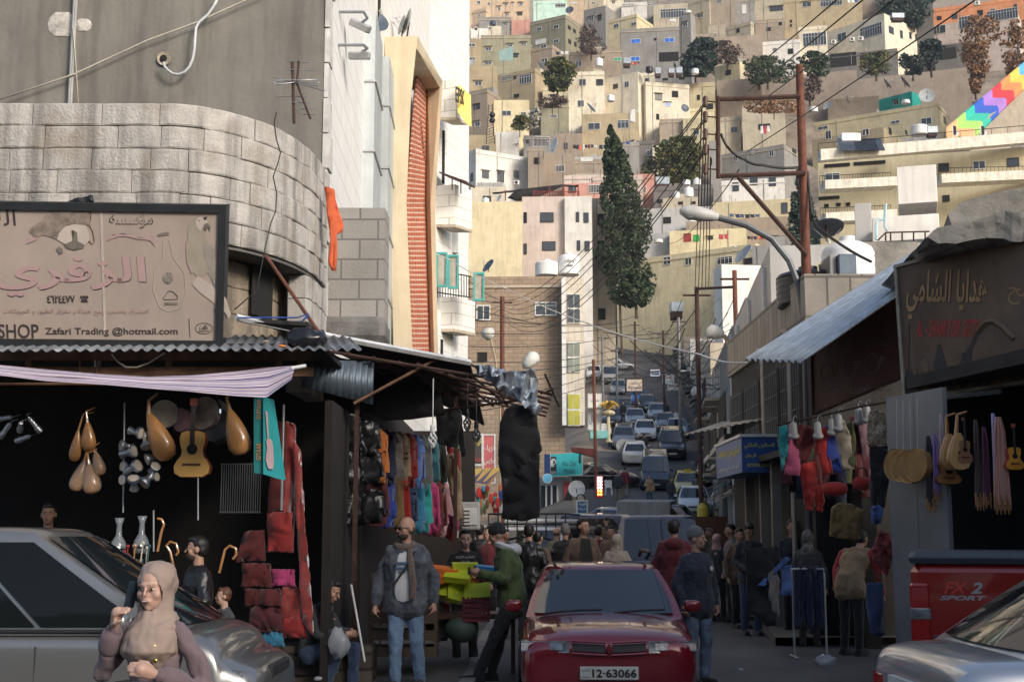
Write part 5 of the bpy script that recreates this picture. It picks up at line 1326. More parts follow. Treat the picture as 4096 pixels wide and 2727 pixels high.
place('sedan','grey',gp(1700,695),'dark grey saloon between two silver cars on the right',UP)
place('sedan','silver',gp(1800,752),'pale silver car at the right kerb, partly behind the tin canopy',UP)
place('wagon','grey',gp(1345,845),'grey estate car parked at the left kerb, with a grey dish beside it',UP)
place('sedan','dark',gp(1240,655),'dark car in shade by the left kerb beside the yellow palm post',UP)
place('sedan','white',gp(1440,985,2.2),'white saloon seen from behind with a red tail light',AWAY)
place('suv','black',gp(1760,932),'black off-road car parked on the right under the lifted shutter',UP)
place('sedan','black',gd(1165,80,'G',1000),'black car seen from the side with a silver alloy wheel, by the red post',math.pi*.5+.1)
t = place('van','slate',gp(1615,1200,2.4),'dark blue-grey minivan with bull bar driving down the street',UP,'minivan','van')
for i, z in enumerate((.45,.62,.8)): MB().tube([(-.7,-2.45,z),(.7,-2.45,z)], .03, 6).build('bull_bar', TRIM, t)
place('sedan','taxi',gp(1895,1262),'yellow taxi with a roof sign behind the white car',UP,'taxi','taxi',True)
place('sedan','white',gd(1930,69),'white car below the yellow taxi with a roof sign',UP)
place('sedan','ptaxi',gd(1600,62),'pale yellow taxi with a roof sign beside the blue pickup',UP+.25,'taxi','taxi',True)
t = place('suv','navy',gd(1780,55),'dark blue pickup with a grey box body, seen from the side',math.pi*.5-.25,'pickup_truck','pickup')
MB().bbox(-.9,.1,1.0,.9,2.35,1.95,.04).build('cargo_box', mat('grey_box_body', (.30,.30,.29), .6, .2, streak=.3), t)
place('suv','navy',gd(1300,47),'dark blue car with its roof showing above the crowd',math.pi*.5-.3)
place('sedan','ptaxi',gd(1560,42),'yellow taxi roof just behind the grey van',UP+.5,'taxi','taxi',True)
place('sedan','silver',gd(1215,60),'silver saloon behind the girl with the red headscarf',UP-.5)
place('sedan','silver',gd(2060,82),'silver car parked by the right kerb, above the step ladder',AWAY)
t = place('suv','black',gd(740,35),'black off-road car with a white roof box among the crowd on the left',math.pi-.65,'off_road_car')
MB().bbox(-.6,-.8,1.83,.6,1.3,1.95,.05).build('roof_box', COLS['white'], t)
t = place('pickup','white',gd(600,29.5),'white pickup with a black load rack behind the man in brown',UP-.1,'pickup_truck','pickup')
b = MB()
for z in (1.78,2.0): b.tube([(-.85,-.9,z),(.85,-.9,z)], .02, 5); b.tube([(-.85,-.9,z),(-.85,1.2,z)], .02, 5); b.tube([(.85,-.9,z),(.85,1.2,z)], .02, 5)
for i in range(9): b.tube([(-.85+i*.2125,-.9,1.5),(-.85+i*.2125,-.9,2.0)], .015, 4)
b.build('load_rack', BLACK, t)
place('hatch','silver',gd(240,46),'pale car parked behind the crowd at the left stall row',math.pi*.5)
place('hatch','silver',gp(1300,383),'silver hatchback near the top of the street, by the salon signboard',UP)
place('sedan','silver',gp(1300,190),'silver saloon parked across the top of the street beneath the cypress',math.pi*.5)
place('van','white',gp(1120,155,3),'white minibus parked at the top of the street by the tiled bay',UP,'minibus','van')
place('sedan','white',gp(1095,255),'white car below the white minibus at the top of the street',UP)
place('van','bone',gp(1230,300,3),'grey-white van half hidden behind the silver hatchback',UP,'minivan','van')
place('sedan','navy',gp(1210,60,3),'dark car under the trees at the very top of the street',UP+.6)
VANP = paint('purple_grey', (.10,.095,.125), .35, .4)
p = at('R',1690,600,25.5)
t = vehicle('van', VANP, 'dusty purple-grey van with a big windscreen, standing behind the red estate car', 'van', 'minivan', 2, None, dict(W=1.72,H=1.95,belt=1.08,yw=.35,yt=1.05,hz=.86))
t.location = (at('R',1690,600,24.2).x, 26.4, .0); t.rotation_euler = (0,0,-.13)
for sx in (-1,1): MB().tube([(sx*.25,-2.15,1.16),(sx*.25+.5,-2.12,1.22)], .012, 5).build('wiper', TRIM, t)

REDP = mat('paint_dark_red', (.20,.008,.018), .22, .15, var=.06, ns=4, coat=1)
t = vehicle('wagon', REDP, 'dark red estate car with roof rails facing the viewer, Jordanian plate 12-63066', 'car', 'estate_car', 2, None, dict(hz=.82, belt=.94), plate=False)
t.location = (.955, 14.25, -.15); t.rotation_euler = (0,0,-.035)
for o in list(t.children):
 if o.name.split('.')[0] in ('headlight','grille','lower_intake'): bpy.data.objects.remove(o)
yF = -2.125
def bow(x): return yF + .015 + .15*(abs(x)/.845)**2.4
def frontpatch(nm, x0, x1, z0a, z1a, z0b, z1b, out, m, n=6, back=.07, par=t):
 b = MB(); A = [];
 for i in range(n+1):
  q = i/n; x = x0+(x1-x0)*q; z0 = z0a+(z0b-z0a)*q; z1 = z1a+(z1b-z1a)*q; y = bow(x)
  A.append([(x,y+back,z0),(x,y-out,z0+.008),(x,y-out+.012,(z0+z1)/2),(x,y-out+.02,z1-.008),(x,y+back,z1)])
 b.loft(A); return b.build(nm, m, par, True, 50)
for sx in (-1,1):
 hl = frontpatch('headlight', sx*.36, sx*.80, .665,.785,.67,.775, .045, LAMP)
 frontpatch('lamp_reflector', sx*.42, sx*.54, .69,.765,.69,.765, .056, mat('lamp_reflector',(.20,.22,.24),.3,.5,var=.6,ns=30), par=hl)
 frontpatch('indicator', sx*.66, sx*.80, .68,.765,.682,.76, .054, mat('clear_indicator', (.5,.44,.38), .2, var=.4, ns=22, coat=1), par=hl)
frontpatch('grille', -.335, -.03, .685,.765,.67,.75, .03, TRIM); frontpatch('grille', .03, .335, .67,.75,.685,.765, .03, TRIM)
b = MB()
for s_ in (-1,1): b.tube([(s_*.34,bow(.34)-.04,.78),(s_*.2,bow(.2)-.04,.775),(s_*.03,bow(0)-.04,.765)], .012, 6); b.tube([(s_*.34,bow(.34)-.04,.67),(s_*.2,bow(.2)-.04,.662),(s_*.02,bow(0)-.04,.655)], .012, 6)
b.build('grille_surround', REDP, t, True)
b = MB(); b.prism([(0,yF-.05,.76),(-.035,yF-.05,.715),(0,yF-.05,.67),(.035,yF-.05,.715)], (0,.02,0)); b.build('badge', REDP, t)
frontpatch('bumper_groove', -.8, .8, .615,.635,.615,.635, .012, TRIM, 14)
for z in (.33,.375,.42): frontpatch('lower_intake', -.58, .58, z,z+.03,z,z+.03, .02, TRIM, 12)
pl_ = MB().bbox(-.265,yF-.045,.44,.265,yF-.02,.556,.006).build('number_plate', PLATE, t)
PB = mat('plate_black', (.02,.02,.02), .5)
text('plate_number', '12·63066', PB, pl_, (.045,yF-.045,.498), (1,0,0), (0,0,1), .40, .075, .002, 0, .03, .002)
text('plate_number', 'الأردن', PB, pl_, (-.215,yF-.045,.525), (1,0,0), (0,0,1), .07, .028, .002, 0, 0, .002); text('plate_number', 'JORDAN', PB, pl_, (-.215,yF-.045,.462), (1,0,0), (0,0,1), .075, .015, .002, 0, 0, .002)
for sx in (-1,1):
 MB().tube([(sx*.50,.05-.0,1.475),(sx*.52,-.02,1.53),(sx*.53,.25,1.55),(sx*.53,1.5,1.55),(sx*.52,1.65,1.48)], .022, 6).build('roof_rail', TRIM, t, True)
for x0, x1 in ((-.55,-.02),(.1,.6)):
 yb = yF+1.13
 MB().tube([(x0,yb-.02+.02,.965),(x0+.25,yb+.035,.985),(x1,yb+.03,.995)], .012, 5).build('wiper', TRIM, t)
for x in (-.22,.3): MB().ell((x,yF+.72,.905),(.014,.02,.008),8,5).build('washer_jet', TRIM, t)
# crumpled cloth, papers behind the windscreen on the dash
o = MB().ell((-.28,yF+1.52,1.02),(.17,.05,.07),14,8).build('dash_cloth', mat('pale_cloth', (.55,.57,.58), .9, var=.4, ns=14), t, True)
for v in o.data.vertices: v.co += Vector((1,1,1))*noise.noise(v.co*18)*.03
SILV = mat('paint_silver_beige', (.23,.23,.225), .3, .65, var=.05, coat=.8)
t = vehicle('hatch', SILV, 'silver people carrier crossing on the left, its front end behind the woman', 'car', 'people_carrier', 2, None, dict(L=4.25,W=1.76,H=1.80,belt=1.09,yw=.48,yt=1.55,yr=3.85,yb=4.15,hz=.86,dz=1.1,doors=((.7,1.5),(1.54,2.86),(2.9,4.0)),wb=(.85,3.45)))
fx = at('W',618,1500,9.2).x
t.location = (at('W',618,1500,9.5).x-2.1, 9.9, -.15); t.rotation_euler = (0,0,math.pi*.5)
t = vehicle('sedan', paint('bright_silver', (.46,.49,.52), .6, .28), 'silver saloon at the lower right corner seen from its rear quarter', 'car', 'saloon_car', 2, None, dict(dz=1.1, belt=1.1, H=1.62, yb=4.12, yr=3.4))
t.rotation_euler = (0,0,math.pi*.5)
t.location = (4.46, 7.6, -.15)
for o in list(t.children):
 if o.name.split('.')[0] == 'tail_light': bpy.data.objects.remove(o)
 elif o.name.split('.')[0] == 'number_plate' and o.data.vertices[0].co.y > 0:
  text('plate_number','12·09253',PB,o,(0,2.255,.795),(-1,0,0),(0,0,1),.42,.075,.002,0,.02,.002)
for sx in (-1,1):
 b = MB(); A = []
 for i in range(7):
  q = i/6; x = sx*(.50+.36*min(1,q*1.35)); y = 2.225-.02*q-.38*max(0,q-.55)**1.2*1.6; A.append([(x-sx*.05,y-.06,.66),(x+sx*.012,y+.012,.67),(x+sx*.012,y+.0,.90),(x-sx*.05,y-.06,.92)])
 o = b.loft(A).build('tail_light', TAILR, t, True, 50)
 MB().bbox(sx*.5-.12,2.2,.69,sx*.5+.06,2.235,.76,.01).build('reversing_lamp', mat('white_lamp', (.6,.58,.56), .25, coat=1), o)
REDT = mat('paint_bright_red', (.30,.012,.008), .25, .1, var=.06, coat=1)
t = thing('pickup_truck', 'red pickup truck with black bed cover and sport lettering at the right edge', 'pickup', at('W',2102,1500,12.0))
t.location.z = -.1; t.rotation_euler = (0,0,-.3)
MB().bbox(0,0,.62,2.3,1.9,1.42,.07).build('bed_side', REDT, t)
MB().bbox(-.02,-.03,1.425,2.32,1.93,1.53,.05).build('bed_cover', mat('grey_black_cover', (.07,.08,.095), .5), t)
MB().bbox(.03,.06,.42,1.0,1.8,.618,.05).build('bumper', REDT, t)
MB().bbox(2.4,.02,.5,4.4,1.88,1.85,.2).build('cab', REDT, t)
b = MB().bbox(-.015,-.012,.70,.16,.05,1.25,.02); tl = b.build('tail_light', TAILR, t); MB().bbox(-.018,-.018,.93,.162,.0,1.03,.01).build('reversing_lamp', LAMP, tl)
for x in (1.05,3.4): MB().lathe([(.2,-.12),(.36,-.12),(.39,-.08),(.39,.08),(.36,.12),(.2,.12)], 22, (x,.1,.39), (0,1,0)).build('wheel', RUBBER, t, True, 50)
MB().lathe([(.01,0),(.46,0),(.46,.01),(.01,.01)], 24, (1.05,-.004,.42), (0,1,0)).build('wheel_arch', TRIM, t)
text('lettering','FX',mat('decal_red',(.55,.06,.03),.5),t,(.385,0,1.215),(1,0,0),(0,0,1),.21,.10,.002,.3,.03,.003); text('lettering','2',mat('decal_grey',(.35,.35,.36),.5),t,(.56,0,1.215),(1,0,0),(0,0,1),.10,.10,.002,.3,.03,.004); text('lettering','SPORT',mat('decal_grey',(.35,.35,.36),.5),t,(.44,0,1.125),(1,0,0),(0,0,1),.40,.04,.002,.3,.03,.003)
# ================================================================ unseen block added behind the viewer to shade the junction and darken the car panes
t = thing('unseen_shade_block', 'unseen building block added behind the viewer to shade the junction', 'building', (0, -18, 0))
W_ = mat('plaster_behind', (.22,.20,.17), .9, var=.2)
MB().box(-30,-8,-.3,46,0,12.5).build('wall', W_, t)
b = MB()
for i in range(18):
 for j in range(3): b.box(-27+i*4, .0, 1+j*3.2, -25.4+i*4, .03, 2.8+j*3.2)
o = b.build('window', GLASS, t); o['kind'] = 'stuff'

# ================================================================ trees
def leafmat(n, c):
 m = mat(n, c, .7, var=.5, ns=1.2); return m
LG = {'dk': (leafmat('leaf_dark_green',(.018,.035,.015)), leafmat('leaf_green',(.035,.062,.024)), leafmat('leaf_olive',(.06,.085,.032))),
  'bl': (leafmat('leaf_blue_dark',(.016,.034,.030)), leafmat('leaf_blue_green',(.03,.058,.045)), leafmat('leaf_blue_mid',(.05,.085,.06))),
  'gn': (leafmat('leaf_mid',(.04,.058,.018)), leafmat('leaf_moss',(.075,.09,.026)), leafmat('leaf_yellowing',(.16,.14,.035))),
  'or': (leafmat('leaf_brown',(.12,.065,.03)), leafmat('leaf_orange',(.24,.12,.05)), leafmat('leaf_tan',(.30,.17,.08))),
  'tw': (leafmat('twig_dark',(.06,.04,.032)), leafmat('twig_brown',(.10,.065,.05)), leafmat('twig_grey',(.15,.12,.10))),
  'wb': (leafmat('blossom_white',(.6,.58,.55)), leafmat('blossom_grey',(.35,.33,.27)), leafmat('leaf_mid2',(.06,.07,.03)))}
BARK = mat('bark', (.09,.065,.045), .95, var=.4, ns=6, bump=.6)
def tree(c, prof, D, n, leaf, pal, label, trunk=None, name='tree', cat='tree', group='trees on the hillside', hole=.42, dr=.8, sharp=.55):
 r = random.Random(int(prof[0][0]*7+prof[0][1])); v0, v1 = prof[0][0], prof[-1][0]
 mid = [(p[1]+p[2])/2 for p in prof]
 if not trunk: q = .16*(v1-v0); prof = prof + [(v1+q, prof[-1][1]+q*.2, prof[-1][2]-q*.2)]; v1 += q
 B0 = at(c, mid[-1], v1, D); t = thing(name, label, cat, B0, 0, group); b = MB(); k = 0
 if not trunk: BASES.append((B0, 1)) if D > 176 else None
 s = px(c, 1, D); lim = 0
 while k < n and lim < n*8:
  lim += 1; v = r.uniform(v0, v1)
  for i in range(len(prof)-1):
   if prof[i][0] <= v <= prof[i+1][0]: break
  f = (v-prof[i][0])/max(1e-6, prof[i+1][0]-prof[i][0]); x0 = prof[i][1]+(prof[i+1][1]-prof[i][1])*f; x1 = prof[i][2]+(prof[i+1][2]-prof[i][2])*f
  hw = max(1, (x1-x0)/2); a = r.uniform(0, 2*math.pi); q = r.random()**sharp
  hw *= 1.12 + .55*noise.noise(Vector((math.cos(a)*1.3, math.sin(a)*1.3 + D, (v-v0)/(v1-v0)*5)))
  x = (x0+x1)/2 + hw*q*math.cos(a); dy = hw*s*dr*q*math.sin(a)
  P = at(c, x, v, D + dy); N = noise.noise(P*(.8/max(.25, leaf*3.2))+Vector((D,0,0)))
  if N < hole-.55: continue
  L = leaf*r.uniform(.6,1.5); d1 = Vector((r.gauss(0,1), r.gauss(0,1), r.gauss(0,.8))).normalized(); d2 = d1.cross(Vector((r.gauss(0,1), r.gauss(0,1), r.gauss(0,1)))).normalized()
  P = P - B0
  b.mi = 0 if N < .0 else 1 if r.random() < .72 else 2
  b.add([P-d1*L*.6, P+d2*L*.45, P+d1*L*.6, P-d2*L*.45], [(0,1,2,3)]); k += 1
 b.build('crown', LG[pal], t)
 tb = MB()
 if trunk: tb.tube([at(c,u,v,D)-B0 for u, v in trunk], [px(c,w_,D)/2 for w_ in ([26]+[20]*(len(trunk)-2)+[12])] if len(trunk) > 1 else .2, 8)
 H_ = at(c, mid[0], v0, D) - B0
 tb.tube([Vector((0,0,-1.2)), Vector((0,0,0)), H_*.5+Vector((.1,0,0)), H_*.85], [.22,.2,.12,.03] if H_.z > 4 else [.1,.08,.05,.02], 6)
 for i in range(9 if H_.z > 2 else 5):
  h = r.uniform(.15,.8); an = r.uniform(0, 6.28); wv = hw*s*.8
  tb.tube([H_*h, H_*h+Vector((math.cos(an)*wv*.5, math.sin(an)*wv*.4, wv*.25)), H_*h+Vector((math.cos(an)*wv, math.sin(an)*wv*.8, wv*.6))], [.05,.03,.012], 4)
 tb.build('trunk', BARK, t)
 return t
tree('D',[(-390,1250,1264),(-330,1232,1285),(-250,1215,1330),(-120,1190,1390),(0,1218,1435),(120,1195,1470),(220,1200,1500),(300,1205,1515),(420,1232,1540),(520,1240,1556),(580,1150,1545),(610,1110,1540),(660,1165,1540),(720,1190,1545),(790,1270,1575),(850,1285,1595),(930,1295,1580),(1000,1310,1545),(1045,1430,1490)],150,24000,.25,'dk','tall dark conifer standing over the street, right of the white tiled flank',[(1352,1430),(1345,1300),(1335,1100),(1330,900)],'conifer_tree',hole=.36)
tree('E',[(-40,1350,1390),(100,1330,1420),(250,1300,1470),(400,1285,1520),(520,1290,1560),(680,1300,1570)],142,8000,.25,'bl','dark slim conifer behind the rusty pole',[(1410,760),(1410,600)],'conifer_tree',hole=.33)
tree('B',[(1225,1060,1280),(1270,1000,1310),(1330,950,1335),(1420,920,1345),(1500,895,1340),(1580,870,1330)],203,5200,.42,'gn','round yellowish-green tree below the yellow houses, behind the wires')
tree('B',[(340,1330,1440),(380,1290,1475),(440,1250,1482),(520,1195,1480),(580,1170,1478),(640,1185,1420)],236,4200,.46,'bl','dense dark blue-green tree beside the grey house with blue windows')
tree('B',[(365,1500,1620),(420,1475,1700),(480,1475,1720),(545,1490,1690)],240,1800,.3,'tw','leafless reddish shrub right of the dark blue-green tree',None,'bare_shrub','shrub',hole=.5)
tree('A',[(450,1900,1960),(500,1850,2020),(570,1840,2060),(630,1835,2030),(680,1850,1990)],227,3000,.42,'gn','yellowing green tree left of the tall cream house with rounded hoods')
tree('A',[(185,2130,2170),(250,2110,2240),(330,2085,2275),(395,2090,2280)],246,1500,.3,'tw','sparse grey-brown tree right of the big olive house',None,'bare_tree','tree',hole=.52)
tree('C',[(-60,1130,1520),(20,1110,1500),(90,1120,1495),(150,1250,1450),(185,1300,1440)],262,3500,.5,'bl','dark trees mass between the villa and the orange house at the top')
tree('C',[(330,1450,1560),(380,1420,1595),(450,1420,1600),(520,1470,1570),(560,1490,1540)],232,1800,.42,'bl','round dark tree left of the shaded veranda')
tree('C',[(130,1850,2010),(200,1800,2080),(300,1760,2070),(420,1750,2000),(540,1800,2010),(640,1820,1960),(690,1840,1930)],222,3400,.4,'or','tall autumn-orange tree in front of the pinkish stone house',None,hole=.45)
tree('C',[(170,2170,2330),(300,2100,2330),(420,2120,2300),(520,2130,2291),(620,2150,2280)],224,2000,.4,'or','sparse browning tree at the right edge above the rainbow stairs',None,hole=.52)
tree('C',[(430,480,560),(480,420,650),(540,400,665),(610,470,640)],233,1800,.4,'dk','dark green bush under the left wing of the villa',None,'bush','bush')
tree('C',[(470,20,200),(540,-20,380),(600,0,390),(670,0,150)],236,1700,.4,'dk','tangled dark bushes at the left end of the long retaining wall',None,'bush','bush')
tree('C',[(430,1080,1130),(470,930,1170),(540,900,1180),(600,950,1160)],231,1300,.36,'gn','thin yellow-green bush before the villa undercroft',None,'bush','bush',hole=.5)
tree('C',[(440,1310,1350),(490,1240,1440),(560,1260,1450),(600,1290,1430)],230,1400,.38,'bl','grey-green bush by the white brick flank of the villa',None,'bush','bush')
tree('C',[(620,470,540),(690,430,590),(760,420,600),(810,440,560)],224,1000,.36,'tw','dry grey bush against the retaining wall by the rusty pole',None,'bush','bush',hole=.5)
tree('C',[(840,-20,300),(880,-40,420),(930,0,400)],214,1300,.34,'or','rusty brown bushes left of the long two-storey yellow house',None,'bush','bush',hole=.5)
tree('A',[(840,1710,1770),(890,1690,1790),(950,1680,1780),(985,1690,1760)],212,900,.3,'wb','white blossoming bush beside the pale yellow house',None,'bush','bush')
tree('A',[(905,1600,1680),(950,1570,1700),(1005,1560,1690)],211,900,.3,'gn','low green bush under the white blossoming bush',None,'bush','bush')
tree('A',[(740,1830,1960),(790,1790,1990),(830,1800,1960)],216,800,.3,'tw','dry bush above the grey-green shed',None,'bush','bush',hole=.5)
tree('B',[(560,1790,1900),(620,1760,2100),(680,1780,2200),(720,1800,2100)],232,1500,.36,'dk','straggly dark bush right of the yellow tower house',None,'bush','bush',hole=.5)

# ================================================================ rainbow stairs
t = thing('rainbow_stairs', 'stairway up the slope painted in rainbow colours, at the right edge', 'stairs', (0,0,0))
seg = [('peach',(.75,.40,.20)),('lime',(.35,.62,.15)),('sea_green',(.02,.45,.35)),('royal_blue',(.02,.10,.50)),('violet',(.36,.19,.55)),('red',(.55,.03,.05)),('orange',(.80,.25,.08)),('yellow',(.75,.50,.08)),('sky_blue',(.10,.40,.65))]
for i, (nm, col) in enumerate(seg):
 a, c_ = [(1660+74*q, 1150-64*q) for q in (i,i+1)]; bq, d_ = [(1815+66*q, 1150-56*q) for q in (i,i+1)]
 D0 = 196+i*3.2; D1 = D0+3.2; mm = mat('stair_'+nm, col, .7, var=.08)
 L0, R0 = at('C',*a,D0), at('C',*bq,D0); L1, R1 = at('C',*c_,D1), at('C',*d_,D1); b = MB(); ns = 5
 for k in range(ns):
  q0, q1 = k/ns, (k+1)/ns; p0, p1 = L0.lerp(L1,q0), L0.lerp(L1,q1); r0, r1 = R0.lerp(R1,q0), R0.lerp(R1,q1)
  z = p1.z; b.loft([[Vector((p0.x,p0.y,p0.z-1)),Vector((r0.x,r0.y,p0.z-1)),Vector((r1.x,r1.y,p0.z-1)),Vector((p1.x,p1.y,p0.z-1))],[Vector((p0.x,p0.y,z)),Vector((r0.x,r0.y,z)),Vector((r1.x,r1.y,z)),Vector((p1.x,p1.y,z))]])
 b.build('flight', mm, t)
 MB().prism([L0+Vector((0,0,-.5)), L1+Vector((0,0,-.5)), L1+Vector((0,0,1.6)), L0+Vector((0,0,1.6))], (-.3,.0,0)).build('side_wall', mm, t)
P = [at('C',1830,1150,199), at('C',2000,960,205), at('C',2330,700,226)]
MB().prism([P[0]+Vector((0,0,-6)),P[1]+Vector((0,0,-8)),P[2]+Vector((0,0,-8)),P[2],P[1],P[0]], (.5,.4,0)).build('stair_wall', wallmat('stn'), t)

# ================================================================ water tanks, dishes, washing, air conditioners on the hill
gt = 'roof water tanks'
for c, u, v, D, r, h, m, lab in (('B',440,598,226,1.35,3.2,TANKW,'white water tank in front of the plain brown brick house'),('B',545,910,209,1.2,2.2,TANKW,'white water tank on the cream roof storey below the tall blank cream house'),
 ('C',1418,1130,200,2.6,3.3,TANKW,'large round white tank on the white-washed stone roof house'),('C',530,940,213,1.5,1.9,TANKW,'white tank at the left end of the long two-storey yellow house'),('C',1302,870,214,1.4,1.4,TANKW,'white tank before the turquoise hut'),
 ('D',280,228,141,.72,1.4,TANKW,'white tank on top of the peeling yellow gable wall'),('D',760,792,84,.78,1.05,TANKW,'left, plain one of the white tanks on the brown block house'),('D',932,785,84,.72,1.45,TANKW,'right, tall one of the white tanks on the brown block house, with black writing'),
 ('E',402,200,185,1.0,2.7,TANKW,'short white tank on the beige house with slit windows'),('E',500,175,185,1.35,3.0,TANKW,'taller white tank on the beige house with slit windows'),('E',480,80,192,1.2,1.6,TANKW,'left of the white tanks peeping over the dark grey house'),('E',565,80,192,1.1,2.1,TANKW,'right of the white tanks peeping over the dark grey house'),
 ('E',525,420,175,1.2,2.6,TANKW,'white tank in front of the white block house with black holes'),('E',262,532,160,1.1,.9,TANKW,'low white tank on the left of the broad yellow house roof'),
 ('A',1415,200,258,1.2,1.8,mat('navy_tank',(.03,.05,.09),.5),'dark blue tank on the tiny cream roof cabin'),('B',890,650,229,1.3,2.2,TANKB,'black tank at the foot of the grey house with blue windows'),('B',1300,665,229,1.3,2.0,TANKW,'white tank at the foot of the dark blue-green tree'),('B',1233,125,243,1.4,1.2,TANKW,'white tank on top of the grey stair tower'),('C',1230,1275,113,.9,.5,mat('blue_tank',(.2,.35,.6),.5),'pale blue tank on the yellow office block roof')):
 k_ = .52 if D > 120 else 1
 t = tank(at(c,u,v,D), r*k_, h*k_, m, lab, gt)
 if 'black writing' in lab: text('lettering','الإمارات',PB,t,(.05,-.75,.8),(1,0,0),(0,0,1),.75,.24,.01,0,.03); text('lettering','UAE',PB,t,(.05,-.75,.5),(1,0,0),(0,0,1),.4,.14,.01,0,.03)
t = thing('solar_heater', 'white box tank on a steel frame with solar panels on the office block roof', 'solar heater', at('C',850,1300,111))
s_ = px('C',1,111); b = MB()
for x in (-80,80):
 for y in (0,1.6): b.tube([(x*s_,y,0),(x*s_,y,130*s_)], .05, 5)
b.build('frame', BLACK, t); MB().bbox(-85*s_,-.1,125*s_,85*s_,1.7,200*s_,.08).build('tank_body', TANKW, t)
for x in (-20,110,160): MB().prism([(x*s_-1,-1.2,.1),(x*s_+1,-1.2,.1),(x*s_+1,.2,1.6),(x*s_-1,.2,1.6)],(0,.1,0)).build('solar_panel', mat('solar_panel',(.05,.06,.08),.15), t)
MB().lathe([(.01,-.8),(.2,-.78),(.22,0),(.2,.78),(.01,.8)],14,(-.3,-.2,.75),(1,0,0)).build('boiler', STEEL, t, True)
for c, u, v, w_, h_, D, lab in (('E',295,72,115,62,191,'galvanised box tank on the dark grey house'),('B',690,570,70,60,230,'pale metal box tank at the left foot of the grey house with blue windows'),('B',970,660,56,60,229,'left of the metal box tanks below the grey house with blue windows'),('B',1090,655,56,46,229,'middle, lower of the metal box tanks below the grey house with blue windows'),('B',1160,655,60,60,229,'right of the metal box tanks below the grey house with blue windows'),('E',410,1070,100,80,100,'pale metal box tank before the lower end of the broad yellow house'),('C',1530,1110,90,60,199,'glazed bluish roof box beside the large round white tank'),('C',1240,150,110,46,236,'pale blue box tank on the roof of the villa')):
 p = at(c,u,v,D); s_ = px(c,1,D); t = thing('box_tank', lab, 'water tank', p, 0, gt); MB().bbox(-w_*s_/2,0,0,w_*s_/2,1.4,h_*s_,.05).build('tank_body', GALV, t); MB().box(-w_*s_*.42,.1,-.5,w_*s_*.42,1.3,-.002).build('stand', RUSTD, t)
for c, u, v, D, r, aim, m, lab in (('D',300,760,90,1.0,(-.75,-.5,.55),DISHB,'large dark dish left on the brown block house roof'),('E',930,690,105,1.7,(-.8,-.35,.6),DISHG,'large grey dish before the broad yellow house'),('A',1890,1180,205,2.2,(-.85,-.5,.3),DISHW,'large white dish beside the barred veranda house'),
 ('C',1480,850,214,2.4,(-.15,-1,.15),DISHG,'big grey mesh dish right of the turquoise hut'),('C',1300,735,217,2.3,(.8,-.3,.6),DISHB,'dark tilted dish behind the turquoise hut'),('C',1150,740,217,1.9,(.8,-.3,.6),DISHB,'second dark dish behind the turquoise hut, further left'),('A',2015,105,255,1.6,(-.3,-.9,.3),DISHB,'dark dish on the corner of the big olive house'),
 ('B',370,1010,208,1.9,(.75,-.4,.6),DISHB,'purple-grey dish on the yellow-brown house'),('B',1210,1000,207,1.3,(.3,-.9,.2),DISHB,'small dark dish on the corner of the long yellow roof storey'),('C',650,920,212,1.6,(-.6,-.4,.5),DISHG,'thin grey dish edge near the white tank of the long yellow house'),('C',820,860,216,1.6,(.9,-.3,.3),DISHG,'upright grey dish against the rubble terrace wall'),('A',1790,540,230,1.7,(.7,-.4,.6),DISHB,'dark dish at the foot of the brown brick house with greenish windows'),('D',385,205,141,.8,(-.8,-.5,.4),DISHW,'white dish on the peeling yellow gable wall'),('A',2185,880,210,1.6,(.8,-.3,.6),DISHB,'slanted dark dish at the foot of the tall cream house'),('A',1245,515,230,1.4,(-.5,-.8,.4),DISHW,'white dish below the ochre house with the red roof edge'),('F',535,200,24,.33,(.05,-.35,-.9),DISHB,'dark dish seen from below beside the rusty pole')):
 r *= .55 if D > 60 else 1
 dish(at(c,u,v,D), r, aim, m, lab, mast=r*.8)
CLO = [mat('washing_'+n, c, .9, var=.15) for n, c in (('navy',(.02,.025,.06)),('white',(.6,.6,.6)),('black',(.015,.015,.018)),('red',(.40,.05,.06)),('blue',(.05,.10,.32)),('orange',(.6,.15,.05)),('maroon',(.12,.03,.07)),('teal',(.06,.20,.22)),('denim',(.07,.11,.20)))]
def washing(c, p0, p1, D, cols, label, hh=42, seed=1):
 r = random.Random(seed); A, B_ = at(c,*p0,D), at(c,*p1,D); t = thing('washing_line', label, 'washing line', A, 0, 'washing lines')
 n = len(cols); MB().tube([(0,0,0),(B_-A)*.5+Vector((0,0,-.15)),B_-A], .03, 4).build('line', WIREM, t); s_ = px(c,1,D)
 for i, k in enumerate(cols):
  a = (B_-A)*((i+.08)/n); d = (B_-A)*((i+.86)/n); h = hh*s_*r.uniform(.55,1.15)
  drape([a, a.lerp(d,.5)+Vector((0,0,-.06)), d, d+Vector((r.uniform(-.1,.1),0,-h)), a.lerp(d,.5)+Vector((0,0,-h*r.uniform(.8,1.1))), a+Vector((r.uniform(-.1,.1),0,-h*r.uniform(.85,1)))], CLO[k], 'garment', .06, .12, i+seed, t, 5)
 return t
washing('B',(205,1300),(420,1295),206,(2,0,5,1,2,6,0,1),'washing line of dark and white clothes above the pale block wall house',50,1)
washing('B',(440,1300),(640,1290),206,(0,7,2,3,4,8),'washing line with blue clothes behind the cypress tip',40,2)
washing('B',(600,1290),(760,1248),209,(4,8,4,0),'short line of blue washing under the yellow-brown house',24,3)
washing('E',(820,305),(1060,308),174,(8,0,8,2,0,8),'line of denim and dark washing on the peeling yellow and white house',38,4)
washing('E',(955,480),(1120,482),164,(2,6,0,5,3,8),'bright washing at the right end of the yellow roof storey',26,5)
